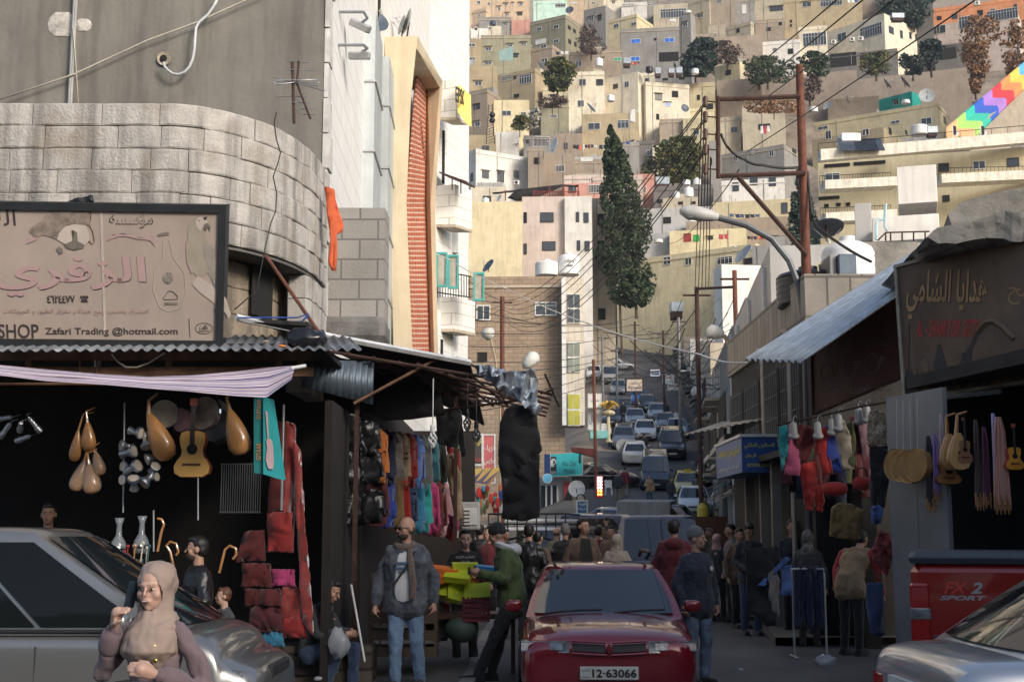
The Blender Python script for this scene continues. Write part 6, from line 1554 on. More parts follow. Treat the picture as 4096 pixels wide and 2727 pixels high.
washing('E',(1130,470),(1310,475),156,(0,2,8,2,0),'dark washing on the grey balcony house',60,6)
washing('B',(728,560),(805,556),226,(5,3,6),'yellow and red washing under a bright blue window',36,7)
washing('B',(1060,172),(1135,168),240,(1,),'white sheet hung beside the grey stair tower',56,8)
washing('C',(810,0),(905,-5),247,(1,1,4),'white washing at the right end of the deep yellow apartment house',44,9)
washing('C',(85,1055),(165,1050),207,(1,3,1),'red and white striped cloth on the beige low house',80,10)
washing('B',(710,985),(770,980),207,(1,),'white torn sheet at the corner of the yellow-brown house',150,11)
washing('E',(735,465),(815,463),166,(3,3),'red hangings beside the green door of the yellow roof storey',50,12)
washing('A',(1905,410),(2010,402),240,(0,1,1),'dark and white washing right of the brown brick house',34,13)
t = thing('roof_awning', 'ragged black roof awning on red posts above the pinkish apartment house', 'awning', (0,0,0))
drape([at('D',u,v,152) for u, v in ((330,140),(560,110),(880,75),(1010,80),(1005,95),(880,92),(660,130),(640,195),(520,205),(450,180),(500,135),(340,150))], DKR, 'awning_cloth', .05, .3, 4, t)
for u in (435,655,780,893,1005): MB().tube([at('D',u,82 if u > 700 else 120,151.5), at('D',u,168 if u > 600 else 200,151.5)], .07, 5).build('awning_post', mat('red_post',(.22,.04,.03),.8), t)
railb = MB()
for i in range(30): railb.tube([at('D',655+i*12.3,130,151), at('D',655+i*12.3,166,151)], .03, 4)
railb.tube([at('D',650,130,151), at('D',1015,128,151)], .05, 4); railb.build('railing', mat('red_post',(.22,.04,.03),.8), t)
for c, u, v, D, lab in (('C',690,365,234,'left one of three air conditioners on the villa front'),('C',845,342,234,'middle one of three air conditioners on the villa front'),('C',917,338,234,'right one of three air conditioners on the villa front'),('A',1600,1443,196,'air conditioner under the right window of the large white house'),('C',1888,40,255,'air conditioner on the orange painted house')):
 s_ = px(c,1,D); t = thing('air_conditioner', lab, 'air conditioner', at(c,u,v,D), 0, 'air conditioners'); w_ = 23*s_
 MB().bbox(-w_,-.9,-w_*.75,w_,-.2,w_*.75,.05).build('casing', WHITEF, t); MB().lathe([(.01,.02),(w_*.55,.02),(w_*.6,0)],14,(-w_*.15,-.9,0),(0,-1,0)).build('fan_grille', BLACK, t)
for u, v, v2 in ((1700,1050,1180),(1935,1045,1180)):
 b = thing('flag', 'red, black, white and green flag on the office block roof railing' + (', left of the two' if u == 1700 else ', right of the two'), 'flag', at('C',u,v2,111))
 MB().tube([(0,0,0),(0,0,px('C',150,111))],.03,5).build('flag_pole', STEEL, b); s_ = px('C',1,111)
 for k, nm in enumerate(('black','white','green')):
  MB().prism([(.03+k*.28,0,140*s_-k*.5),(.31+k*.28,0,130*s_-k*.5),(.31+k*.1,0,60*s_-k*.2),(.03+k*.2,0,50*s_)],(0,.03,0)).build('stripe', mat('flag_'+nm,{'black':(.02,.02,.02),'white':(.6,.6,.6),'green':(.02,.22,.09)}[nm],.8), b)
# lattice mast
t = thing('lattice_mast', 'thin dark lattice mast with round lamps, left of the pale yellow house', 'mast', at('A',1395,1130,206)); b = MB(); h = at('A',1400,820,206).z - t.location.z
for x in (-.7,.7): b.tube([(x,0,0),(x*.4,0,h)], .06, 4)
for i in range(14): b.tube([(-.7+.3*i/14,0,h*i/14),(.7-.3*i/14,0,h*(i+1)/14)], .04, 4)
b.build('lattice', BLACK, t)
for z in (.58,.72): MB().ell((.3,-.3,h*z),(.5,.5,.5)).build('lamp', BLACK, t)
t = thing('tarpaulin_panel','pale green sheet panel leaning between the olive wing and the brown brick house','panel',(0,0,0)); MB().prism([at('A',1458,400,234), at('A',1575,365,232), at('A',1572,478,232), at('A',1465,480,234)],(0,.1,0)).build('sheet', wallmat('lim'), t)
# ================================================================ street sides in the middle distance
BRB = brickmat('brown_blocks', (.33,.25,.18), (.28,.21,.15), (.17,.13,.10), .55, .28, .02, .95, dirt=.45)
o = H('D',60,900,None,792,1900,'brn','brown block apartment house with a tiled bay on its street corner',[(750,1050,170,110,'s'),(262,1080,118,126),(255,1425,80,70,'k'),(330,1760,150,60,'i')],D=82,corn=1,hood=0,name='apartment_house',cat='apartment house',mats=BRB,down=9)
bpy.context.view_layer.update(); inv = o.matrix_world.inverted(); tl = brickmat('cream_tiles', (.60,.54,.45), (.55,.49,.40), (.38,.33,.27), .42, .9, .02, .7, dirt=.4, bump=.1)
def inroot(par, m, name, b): b.v = [par.matrix_world.inverted() @ v for v in b.v]; return b.build(name, m, par)
p, q = at('D',905,800,80.9), at('D',1058,1960,80.9)
b = MB().box(p.x, 80.9, q.z, q.x, 83, p.z); inroot(o, tl, 'tiled_bay', b)
for vt, vb, col in ((930,1160,GLASS),(1310,1545,mat('pale_green_glass',(.22,.24,.2),.3)),(1560+150,1560+405,mat('yellow_film_glass',(.42,.40,.05),.4))):
 a, c = at('D',922,vt,80.8), at('D',1022,vb,80.8); f = inroot(o, WHITEF, 'window', MB().box(a.x,80.8,c.z,c.x,80.89,a.z))
 n = 2
 for i in range(n):
  for j in range(2):
   x0 = a.x+(c.x-a.x)*(i+.06)/n; x1 = a.x+(c.x-a.x)*(i+.94)/n; z0 = c.z+(a.z-c.z)*(j+.06)/2; z1 = c.z+(a.z-c.z)*(j+.94)/2
   g = MB().box(x0, 80.77, z0, x1, 80.797, z1); g.v = [o.matrix_world.inverted() @ v for v in g.v]; g.build('pane', col, f)
e = MB().box(p.x-.25, 80.85, q.z, p.x-.003, 81.2, p.z); inroot(o, WHITEF, 'corner_strip', e)
def RB(Y0, Y1, h, col, label, seed, dx=4.5):
 r = random.Random(seed); z = street_z(Y0); a = math.atan(.1)
 t = thing('street_house', label, 'house', (street_x(Y0)+dx, Y0, z), -a); L = (Y1-Y0)/math.cos(a); W = wallmat(col)
 MB().loft([[(0,0,-3),(8,0,-3),(8,L,-3),(0,L,-3)],[(0,0,h),(8,0,h),(8,L,h),(0,L,h)],[(.2,.2,h),(7.8,.2,h),(7.8,L-.2,h),(.2,L-.2,h)],[(.2,.2,h-.6),(7.8,.2,h-.6),(7.8,L-.2,h-.6),(.2,L-.2,h-.6)]]).build('wall', W, t)
 sl = (street_z(Y1)-street_z(Y0))/L; n = max(2, int(L/3.2)); fl = int((h-3)/2.9)
 for i in range(n):
  y = L*(i+.5)/n; zz = sl*y
  MB().box(-.03, y-1.1, zz, -.004, y+1.1, zz+2.5).build('shop_front', DARK if r.random()<.6 else mat('grey_shutter',(.16,.17,.18),.6,.3,streak=.3), t)
  MB().prism([(-.05,y-1.3,zz+2.9),(-.9,y-1.3,zz+2.45),(-.9,y+1.3,zz+2.45),(-.05,y+1.3,zz+2.9)],(0,0,.04)).build('awning', mat('awning_%d'%(i%3),((.2,.2,.2),(.16,.12,.10),(.1,.16,.2))[i%3],.8), t)
  for f in range(fl):
   zw = 3.3+f*2.9+max(0, zz-1)*.0+1.2
   if zw < zz+3: continue
   window(t, 1.1, 1.2, r.choice('wdis'), y, zw+.3, 'L', (0,0))
   if r.random() < .55:
    b = MB().box(-1.0,y-1.3,zw-.95,-.01,y+1.3,zw-.82); bo = b.build('balcony', W, t); g = MB()
    for k in range(11): g.tube([(-.97,y-1.27+k*.254,zw-.82),(-.97,y-1.27+k*.254,zw+.05)],.015,4)
    g.tube([(-.97,y-1.3,zw+.07),(-.97,y+1.3,zw+.07)],.025,4); g.build('railing', BLACK, bo)
 for k in range(3):
  y = r.uniform(.5,L-.5); MB().tube([(-.07,y,sl*y),(-.07,y,h-.3)],.05,5).build('drain_pipe', STEEL, t)
 for k in range(3): window(t, 1.0, 1.1, r.choice('wdk'), 1.4+k*2.2, h-1.9-(k%2)*.2, 'F', (0,0))
 return t
RB(27,38,7.6,'lgr','grey two-storey street house next beyond the low barred shop building',1,2.6)
RB(38.6,52,8.6,'gry','third house along the right of the street, dark grey with a flat roof',2,3.0)
RB(53,69,9.2,'stn','stone-coloured house halfway up the right of the street',3,3.6)
RB(70,86,8.6,'lgr','pale grey house on the right, level with the blue-grey minivan',4,4.2)
RB(87,104,8.2,'stn','weathered tan house on the right, beside the white saloon in the queue',5)
RB(105,122,7.2,'gry','small grey house on the right beside the bright blue car',6)
RB(123,141,6.6,'lgr','pale house on the right near the top of the street',7)
RB(142,158,5.5,'brn','low brown house on the right at the top of the street under the yellow front',8)
# left shops below the brown block house
t = thing('phone_shop', 'small grey phone shop with glass door and red-black pillar under the teal sign', 'shop', (0,0,0))
p, q = at('G',650,1060,75), at('G',915,1330,75)
MB().box(p.x,75,q.z-1,q.x,79,p.z).build('wall', wallmat('lgr'), t)
a, c = at('G',655,1130,74.9), at('G',800,1330,74.9); MB().box(a.x,74.93,c.z,c.x,74.99,a.z).build('shop_window', GLASS, t)
for u in (700,745,795): x = at('G',u,1200,74.9).x; MB().box(x-.05,74.88,c.z,x+.05,74.92,a.z).build('door_frame', WHITEF, t)
a, c = at('G',848,1100,74.9), at('G',915,1330,74.9); RP = mat('red_pillar',(.42,.05,.06),.6); MB().box(a.x,74.7,c.z-.5,c.x,74.99,a.z).build('pillar', RP, t); MB().prism([(a.x,74.68,c.z),(c.x,74.68,c.z),(c.x,74.68,c.z+1.6),(a.x,74.68,c.z+.6)],(0,.015,0)).build('pillar_band', BLACK, t)
TEA = mat('teal_sign', (.03,.40,.42), .5, var=.08)
bd = Board('G',(735,868),(1005,850),(735,1060),(74,74,74),'shop_sign','teal phone shop sign with black spiral logo and English name',TEA,WHITEF,.02,.3)
bd.text('Abu Zaki', 832,925,950,968, PB); bd.text('Mobile', 848,990,942,1030, PB); bd.poly([(735,890),(785,890),(785,1035),(735,1035)], BLACK, .006)
for k in range(3): bd.line([(760+(8+6*k)*math.cos(x*.4+k), 945+(14+11*k)*math.sin(x*.4+k)) for x in range(12)], .03, WTX)
bd.text('zain', 740,1005,780,1030, WTX, lift=.012); bd.poly([(972,870),(990,870),(990,945),(972,945)], BLACK, .006)
t = tag(MB().prism([at('G',684,868,74.6),at('G',734,870,74.1),at('G',734,1062,74.1),at('G',684,1055,74.6)],(0,.2,0)).build('sign_end', BLS, None), 'blue end panel left of the teal phone shop sign', 'sign')
t = thing('round_sign','round pale blue sign hanging in front of the blue end panel','sign',at('G',710,1072,73.5)); r_ = px('G',40,73.5)
MB().lathe([(.01,-.12),(r_,-.12),(r_,.12),(.01,.12)],24,(0,0,0),(0,-1,0)).build('disc', WTX, t); MB().lathe([(.01,0),(r_*.88,0),(r_*.88,.01),(.01,.012)],24,(0,-.12,0),(0,-1,0)).build('face', mat('pale_blue',(.10,.42,.62),.5), t)
def signbox(c, u0, v0, u1, v1, D, m, txts, name, label, post=None, frame=WHITEF, tm=PB):
 bd = Board(c,(u0,v0),(u1,v0),(u0,v1),(D,D,D),name,label,m,frame,.06,.12)
 for s, a, b_, c_, d_, mm in txts: bd.text(s,a,b_,c_,d_,mm,bold=.01)
 if post: P = [at(c,u,v,D+.1)-bd.root.location for u, v in post]; MB().tube(P,.05,5).build('bracket',RUSTD,bd.root)
 return bd
signbox('G',1370,240,1508,345,118,mat('tan_sign',(.52,.42,.33),.6),[('سالون',1395,262,1480,290,PB),('المروة',1385,298,1495,330,PB)],'salon_signboard','tan signboard with two black Arabic words above the queue of cars',[(1362,380),(1362,235),(1515,235),(1515,340)],BLACK)
SR = mat('sign_red_bright',(.5,.04,.05),.6); SG = mat('sign_green_bright',(.02,.22,.06),.6)
signbox('G',1675,205,1768,280,112,WTX,[('صيدلية',1690,212,1760,238,SR),('السرو',1705,250,1760,272,SG)],'pharmacy_sign','white pharmacy sign with red and green Arabic words')
signbox('G',1715,285,1805,332,110,WTX,[('ابو زهرة',1725,290,1798,312,SR)],'hanging_sign','white sign with one red Arabic line beneath the pharmacy sign')
signbox('G',1950,318,2075,395,92,SR,[('مركز خليل',1960,330,2065,380,WTX)],'hanging_sign','red sign with pale letters high on the right of the street')
signbox('G',1575,165,1650,215,125,BLS,[('صيانة',1585,175,1640,205,YEL)],'hanging_sign','small blue sign with yellow letters left of the pharmacy sign')
signbox('G',80,700,168,960,52,mat('poster_black',(.05,.045,.04),.6),[('عروض',90,720,160,800,YEL),('تخفيضات',90,880,160,940,SR)],'poster','black poster with yellow and red letters behind the hanging bulb')
signbox('G',170,705,272,1110,54,mat('poster_red',(.5,.12,.12),.6),[('ملابس',180,900,265,960,WTX),('ازياء',180,790,265,850,WTX)],'poster','tall red and pale poster right of the black poster')
signbox('G',1365,755,1440,870,90,WTX,[('حلويات',1375,765,1430,800,SR)],'standing_sign','white board with faint red letters beside the grey estate car')
bd = signbox('G',955,1255,1045,1370,58,mat('chalk_blue',(.05,.14,.26),.7),[('قهوة',975,1270,1030,1300,WTX),('مشروبات',965,1310,1040,1340,WTX)],'pavement_board','blue chalk board with white writing in front of the oval notice')
t = thing('oval_notice','tall oval white notice stand behind the blue chalk board','sign',at('G',990,1380,59)); s_ = px('G',1,59); MB().lathe([(.01,-.1),(62*s_,-.1),(62*s_,.1),(.01,.1)],20,(0,0,90*s_),(0,-1,0)).build('board', mat('beige_board',(.42,.38,.30),.7), t); text('lettering','Q',PB,t,(0,-.13,130*s_),(1,0,0),(0,0,1),None,.5,.01)
t = thing('lit_display','red post display with rows of glowing white and amber lamps','display',at('G',1148,1235,69)); s_ = px('G',1,69)
MB().bbox(-32*s_,0,0,30*s_,.4,185*s_,.03).build('case', RP, t)
LW = mat('lamp_lit_white',(1,.95,.85),.5,var=0,emit=5); LA = mat('lamp_lit_amber',(1,.45,.08),.5,var=0,emit=4)
for i in range(6):
 for j in range(2): MB().ell(((-11+22*j)*s_,-.03,(165-i*27)*s_),(8.5*s_,.05,10*s_),10,6).build('lamp', LW if i < 4 else LA, t)
tag(MB().tube([at('G',1120,1240,71),at('G',1112,900,71),at('G',1095,80,71)],.1,6).build('thin_pole', RUST, None, True),'thin rusty pole standing beside the lit red display','pole')
t = thing('palm_lamp','yellow artificial palm lamp post among the parked cars','lamp post',at('G',1222,770,84)); s_ = px('G',1,84); PG = mat('palm_yellow',(.55,.36,.06),.6); PC = mat('palm_cream',(.6,.5,.33),.6)
MB().tube([(0,0,0),(0,0,.2),(0,0,245*s_)],[.3,.12,.1],8).build('trunk', PC, t); MB().ell((0,0,245*s_),(.45,.45,.2)).build('collar', PC, t); b = MB()
for i in range(9): an = i*.7; b.tube([(0,0,285*s_),(math.cos(an)*45*s_,math.sin(an)*1.4,325*s_),(math.cos(an)*95*s_,math.sin(an)*2.2,295*s_)],[.12,.1,.02],4)
b.build('frond', PG, t)
for c, u, v, D, r, aim, m, lab in (('G',955,1158,70,.45,(.0,-1,.1),DISHW,'white dish leaning by the red pillar of the phone shop'),('G',1345,800,88,.5,(.1,-1,.1),DISHG,'grey dish standing before the grey estate car'),('G',1185,670,90,.5,(0,-1,.2),DISHW,'white dish under the palm lamp')): dish(at(c,u,v,D)-Vector((0,0,r)), r, aim, m, lab, mast=r)
p, q = at('G',910,812,72), at('G',1128,900,72)
tag(MB().prism([p, at('G',1125,825,72), q, at('G',915,845,72)],(0,.6,0)).build('shop_canopy', mat('dark_red_canopy',(.13,.03,.025),.8), None),'dark red canopy edge right of the teal sign','canopy')
tag(MB().prism([at('G',1068,675,83),at('G',1220,670,83),at('G',1220,735,83),at('G',1068,738,83)],(0,.8,0)).build('shop_canopy', mat('mint_canopy',(.20,.50,.45),.7), None),'mint green canopy below the tiled bay','canopy')
signbox('G',1050,365,1160,480,84,WTX,[('سنوات',1070,400,1140,440,PB)],'shop_sign','white sign with a black drawing beside the yellow window')
signbox('G',1050,500,1160,665,84.5,WTX,[('ال',1060,540,1090,620,BLS)],'shop_sign','white sign with blue strokes below the drawing sign')
t = thing('clothes_counter','white carved counter block with skewers, behind the boy in black','counter',at('G',0,1500,19)); s_ = px('G',1,19)
MB().bbox(-20*s_,0,0,140*s_,.5,228*s_,.02).build('block', wallmat('lgr'), t); MB().box(10*s_,-.02,40*s_,120*s_,-.003,180*s_).build('panel', WHITEF, t)
for i in range(5): MB().tube([(-15*s_,-.1,(30+i*30)*s_),(60*s_,-.12,(32+i*30)*s_)],.012,6).build('skewer', mat('brown_wood',(.1,.05,.03)), t)
# striped side awning on the left
o = tag(MB().prism([at('G',-40,1010,40),at('G',318,995,36),at('G',200,1120,35),at('G',-40,1085,38)],(0,.03,.03)).build('striped_canopy', STR, None),'small yellow and violet striped canopy above the hanging toys','awning')
av = o.data.attributes.new('stripe','FLOAT','POINT'); av.data.foreach_set('value',[.1]*len(o.data.vertices)); o.data.materials.clear(); o.data.materials.append(mat('violet_stripe',(.10,.07,.16),.8))
for k in range(5): a0 = at('G',-40+k*75,1010-k*3,39.2-k*.8); b0 = at('G',-60+k*58,1090+k*6,38.2-k*.7); MB().prism([a0,a0+Vector((.2,0,0)),b0+Vector((.2,0,0)),b0],(0,-.02,.05)).build('stripe', mat('ochre_stripe',(.42,.28,.08),.8), o)

# ================================================================ rusty pole frame, street lamps, wires
t = thing('pole_frame','tall rusty steel pole carrying a square side frame for cables','pole',Vector((at('W',1855,900,20).x,20,0))); a0 = Vector(t.location)
MB().tube([(0,0,0),at('W',1857,700,20)-a0,at('W',1838,150,20)-a0],[.085,.08,.06],10).build('pole_shaft', RUST, t, True)
for pts in ([(1840,222),(1648,229)],[(1650,405),(1852,398)],[(1651,222),(1652,410)],[(1698,408),(1856,588)]): MB().tube([at('W',u,v,19.9)-a0 for u, v in pts],.038,6).build('frame_bar', RUSTD, t)
for v in (235,270,310,345,390):
 MB().tube([at('W',1648,v,19.9)-a0,at('W',1620,v-2,19.9)-a0],.012,4).build('insulator_arm', RUSTD, t); MB().cap(at('W',1622,v-8,19.9)-a0,at('W',1622,v+8,19.9)-a0,.045,.035,8).build('insulator', mat('insulator_brown',(.07,.03,.02),.3), t)
t = thing('street_lamp','curved grey street lamp reaching left from the rusty pole','street lamp',Vector((at('W',1848,900,19.6).x,19.6,0))); a0 = Vector(t.location); GP = mat('grey_pole',(.13,.135,.14),.5,.3)
MB().tube([(0,0,0),at('W',1850,740,19.6)-a0,at('W',1838,660,19.6)-a0,at('W',1815,600,19.6)-a0,at('W',1775,550,19.6)-a0,at('W',1715,518,19.6)-a0,at('W',1650,500,19.6)-a0],.05,8).build('lamp_arm', GP, t, True)
def lamphead(par, a, b_, r, m):
 a, b_ = Vector(a), Vector(b_); d = (b_-a).normalized(); L = (b_-a).length
 MB().tube([a+d*L*q for q in (0,.04,.2,.5,.8,.96,1)],[r*.15,r*.5,r*.75,r,r*.95,r*.5,.01],10).build('lamp_head', m, par, True, 60)
 MB().ell(a+d*L*.72-Vector((0,0,r*.55)),(r*.8,r*.7,r*.5)).build('lamp_glass', mat('lamp_glass',(.4,.4,.38),.2,coat=.5), par, True)
lamphead(t, at('W',1655,500,19.6)-a0, at('W',1562,484,19.6)-a0, .115, mat('lamp_white_grey',(.48,.47,.44),.5,dirt=.2))
LWH = mat('lamp_white',(.6,.59,.55),.5)
for lab, base, mid, tip, end, D, r in (('white street lamp in front of the brown block house, pointing right',(1175,900),(1185,872),(1205,845),(1236,812),60,.33),('white street lamp with a bent neck by the brown pole',(1150,900),(1138,820),(1128,780),(1118,755),62,.34),('round white lamp on a rusty curved arm right of the street',(1700,840),(1680,800),(1665,770),(1625,758),40,.22),('pale street lamp on an orange arm over the right shops',(1685,960),(1650,925),(1630,915),(1590,895),60,.28)):
 b0 = at('W',*base,D); t = thing('street_lamp', lab, 'street lamp', (b0.x,D,street_z(D)), 0, 'lamps along the street'); a0 = Vector(t.location)
 MB().tube([(0,0,0),b0-a0,at('W',*mid,D)-a0,at('W',*tip,D)-a0],.07,6).build('lamp_arm', mat('tan_pole',(.36,.28,.18),.7), t, True); lamphead(t, at('W',*tip,D)-a0, at('W',*end,D)-a0, r, LWH)
for lab, u, v0, v1, D, m in (('brown rusty pole with cable knots before the brown block house',1155,682,860,64,RUST),('rust-red pole of the second cable frame on the right',1689,622,900,44,RUST),('left post of the second cable frame',1602,660,900,46,RUSTD),('thin pole right of the conifer trunk',1460,740,870,120,RUSTD),('thin grey pole at the top of the street',1418,800,900,110,GP),('leaning thin pole near the tan signboard',1385,770,900,125,GP),('bare brown pole before the upper right houses',1525,760,860,112,RUSTD),('grey pole among the cables on the right',1560,730,880,90,GP)):
 p = at('W',u,v0,D); t = thing('cable_pole', lab, 'pole', (p.x,D,street_z(D))); MB().tube([(0,0,0),(0,0,p.z-street_z(D))],.11 if D > 50 else .08,8).build('pole_shaft', m, t, True); MB().tube([(-.5,0,p.z-street_z(D)-.3),(.5,0,p.z-street_z(D)-.3)],.04,4).build('cross_arm', RUSTD, t)
wire([at('W',1602,664,46),at('W',1689,660,44)],0,.05,'rusty bar joining the two posts of the second cable frame',RUSTD,None,'cross_bar',cat='bar')
L1 = 'thin black overhead wire sloping from the rusty pole frame down to the brown pole'
for i, (v, v2) in enumerate(((235,690),(240,700),(270,705),(276,712),(310,718),(345,724),(350,730))): wire([at('W',1622,v,19.9),at('W',1155,v2,64)],.9+.12*i,.011,L1,group='wires to the brown pole')
L2 = 'thin black wire hanging steeply from the pole frame to the second cable frame'
for i in range(5): wire([at('W',1614+i*5,250+i*28,19.9),at('W',1598+i*8,668,45)],.05,.012,L2,group='steep wires between the frames')
L3 = 'black overhead wire crossing the hill towards the upper right'
for (a, b_) in (((-20,605),(760,-30)),((-20,765),(980,-30)),((-20,930),(1240,-30)),((-20,1265),(1930,-30))): wire([at('C',*a,20),at('C',*b_,11)],.02,.008,L3,group='wires to the upper right')
wire([at('B',1530,1200,19.9),at('B',1600,1330,19.9),at('B',1740,1430,19.9),at('B',1900,1480,19.9),at('B',2240,1500,20),at('C',480,1440,20),at('E',1470,350,19.8),at('E',1560,450,19.5),at('E',1930,680,18.5)],.03,.022,'thick black cable drooping across the rusty pole frame',n=5,group=None)
wire([at('D',-400,450,37),at('D',0,665,36),at('D',440,890,34),at('D',1060,1155,28),at('D',1960,1405,20),at('E',950,1470,18.5)],.05,.014,'pale cable running from the white tower block to the metal awning',mat('pale_cable',(.5,.5,.5),.6),None)
wire([at('W',1540,560,60),at('W',1700,390,19.9)],.3,.01,'thin wire from the lower frame bar down to the street',group=None)
L4 = 'slack dark cable over the street between the right houses and poles'
r = random.Random(5)
for i in range(34):
 D0, D1 = r.uniform(45,110), r.uniform(45,110); u0, u1 = r.uniform(1360,1560), r.uniform(1560,1720)
 wire([at('W',u0,r.uniform(740,930),D0),at('W',u1,r.uniform(680,900),D1)],r.uniform(.3,1.2),.018,L4,group='slack cables on the right of the street')
L5 = 'dark cable strung across the front of the brown block house'
for i in range(9): wire([at('W',1020+r.uniform(0,60),700+i*32,50),at('W',1390+r.uniform(0,120),700+i*18+r.uniform(-20,30),90)],r.uniform(.2,.8),.018,L5,group='cables before the brown block house')
L6 = 'faint wire rising from the brown pole towards the white tower block'
for i in range(4): wire([at('W',1155,690+i*6,64),at('W',985,540+i*60,38)],.4,.015,L6,group='wires to the white tower')
# ================================================================ people
SKIN = mat('skin', (.42,.24,.165), .55, var=.08, ns=12); SKINF = mat('skin_fair', (.50,.31,.235), .5, var=.06, ns=12)
HAIRB = mat('hair_black', (.012,.010,.009), .55, var=.3, ns=40); HAIRG = mat('hair_grey', (.16,.15,.14), .7, var=.3, ns=40); HAIRR = mat('hair_auburn', (.10,.035,.015), .6, var=.3, ns=30)
EYEW = mat('eye_white', (.55,.53,.5), .3); EYED = mat('eye_dark', (.02,.013,.01), .2); LIP = mat('lips', (.33,.12,.10), .5)
def fab(n, c, r=.85, var=.12, ns=5): return mat('cloth_'+n, c, r, var=var, ns=ns, bump=.2, bs=60, sheen=.2)
F = {k: fab(k, c) for k, c in dict(black=(.012,.012,.013), navy=(.022,.028,.045), maroon=(.11,.012,.018), brown=(.12,.075,.05), jean=(.16,.25,.38), dkjean=(.035,.06,.12), green=(.07,.10,.03), grey=(.12,.12,.125), white=(.58,.58,.58), mauve=(.15,.105,.115), purple=(.045,.012,.085), tan=(.34,.23,.13), beige=(.42,.34,.27), red=(.40,.03,.03), char=(.035,.037,.042), pink=(.40,.25,.24), khaki=(.16,.14,.09), blue=(.07,.14,.25)).items()}
F['leather'] = mat('black_leather', (.014,.014,.015), .38, var=.2, bump=.3, bs=20); F['camo'] = fab('camo_grey', (.075,.085,.105), .85, .75, 9); F['plaid'] = fab('plaid_grey', (.11,.11,.115), .9, .9, 22); F['camo2'] = fab('camo_brown', (.13,.11,.08), .9, .8, 10)
def remesh(mb, vox, m, name, par, sm=2, fold=0, seed=0):
 o = mb.build(name, m, par, True, 180)
 r = o.modifiers.new('r', 'REMESH'); r.mode = 'VOXEL'; r.voxel_size = vox; r.use_smooth_shade = True
 if sm: s = o.modifiers.new('s', 'SMOOTH'); s.iterations = sm; s.factor = .5
 baked(o); me = o.data
 if not me.materials: me.materials.append(m)
 if fold:
  nn = [v.normal.copy() for v in me.vertices]
  for v, nv in zip(me.vertices, nn):
   p = v.co; v.co = p + nv*fold*(noise.noise(Vector((p.x*14+seed, p.y*14, p.z*9)))+.5*noise.noise(Vector((p.x*30, p.y*30+seed, p.z*26))))
 me.polygons.foreach_set('use_smooth', [True]*len(me.polygons)); me.update()
 return o
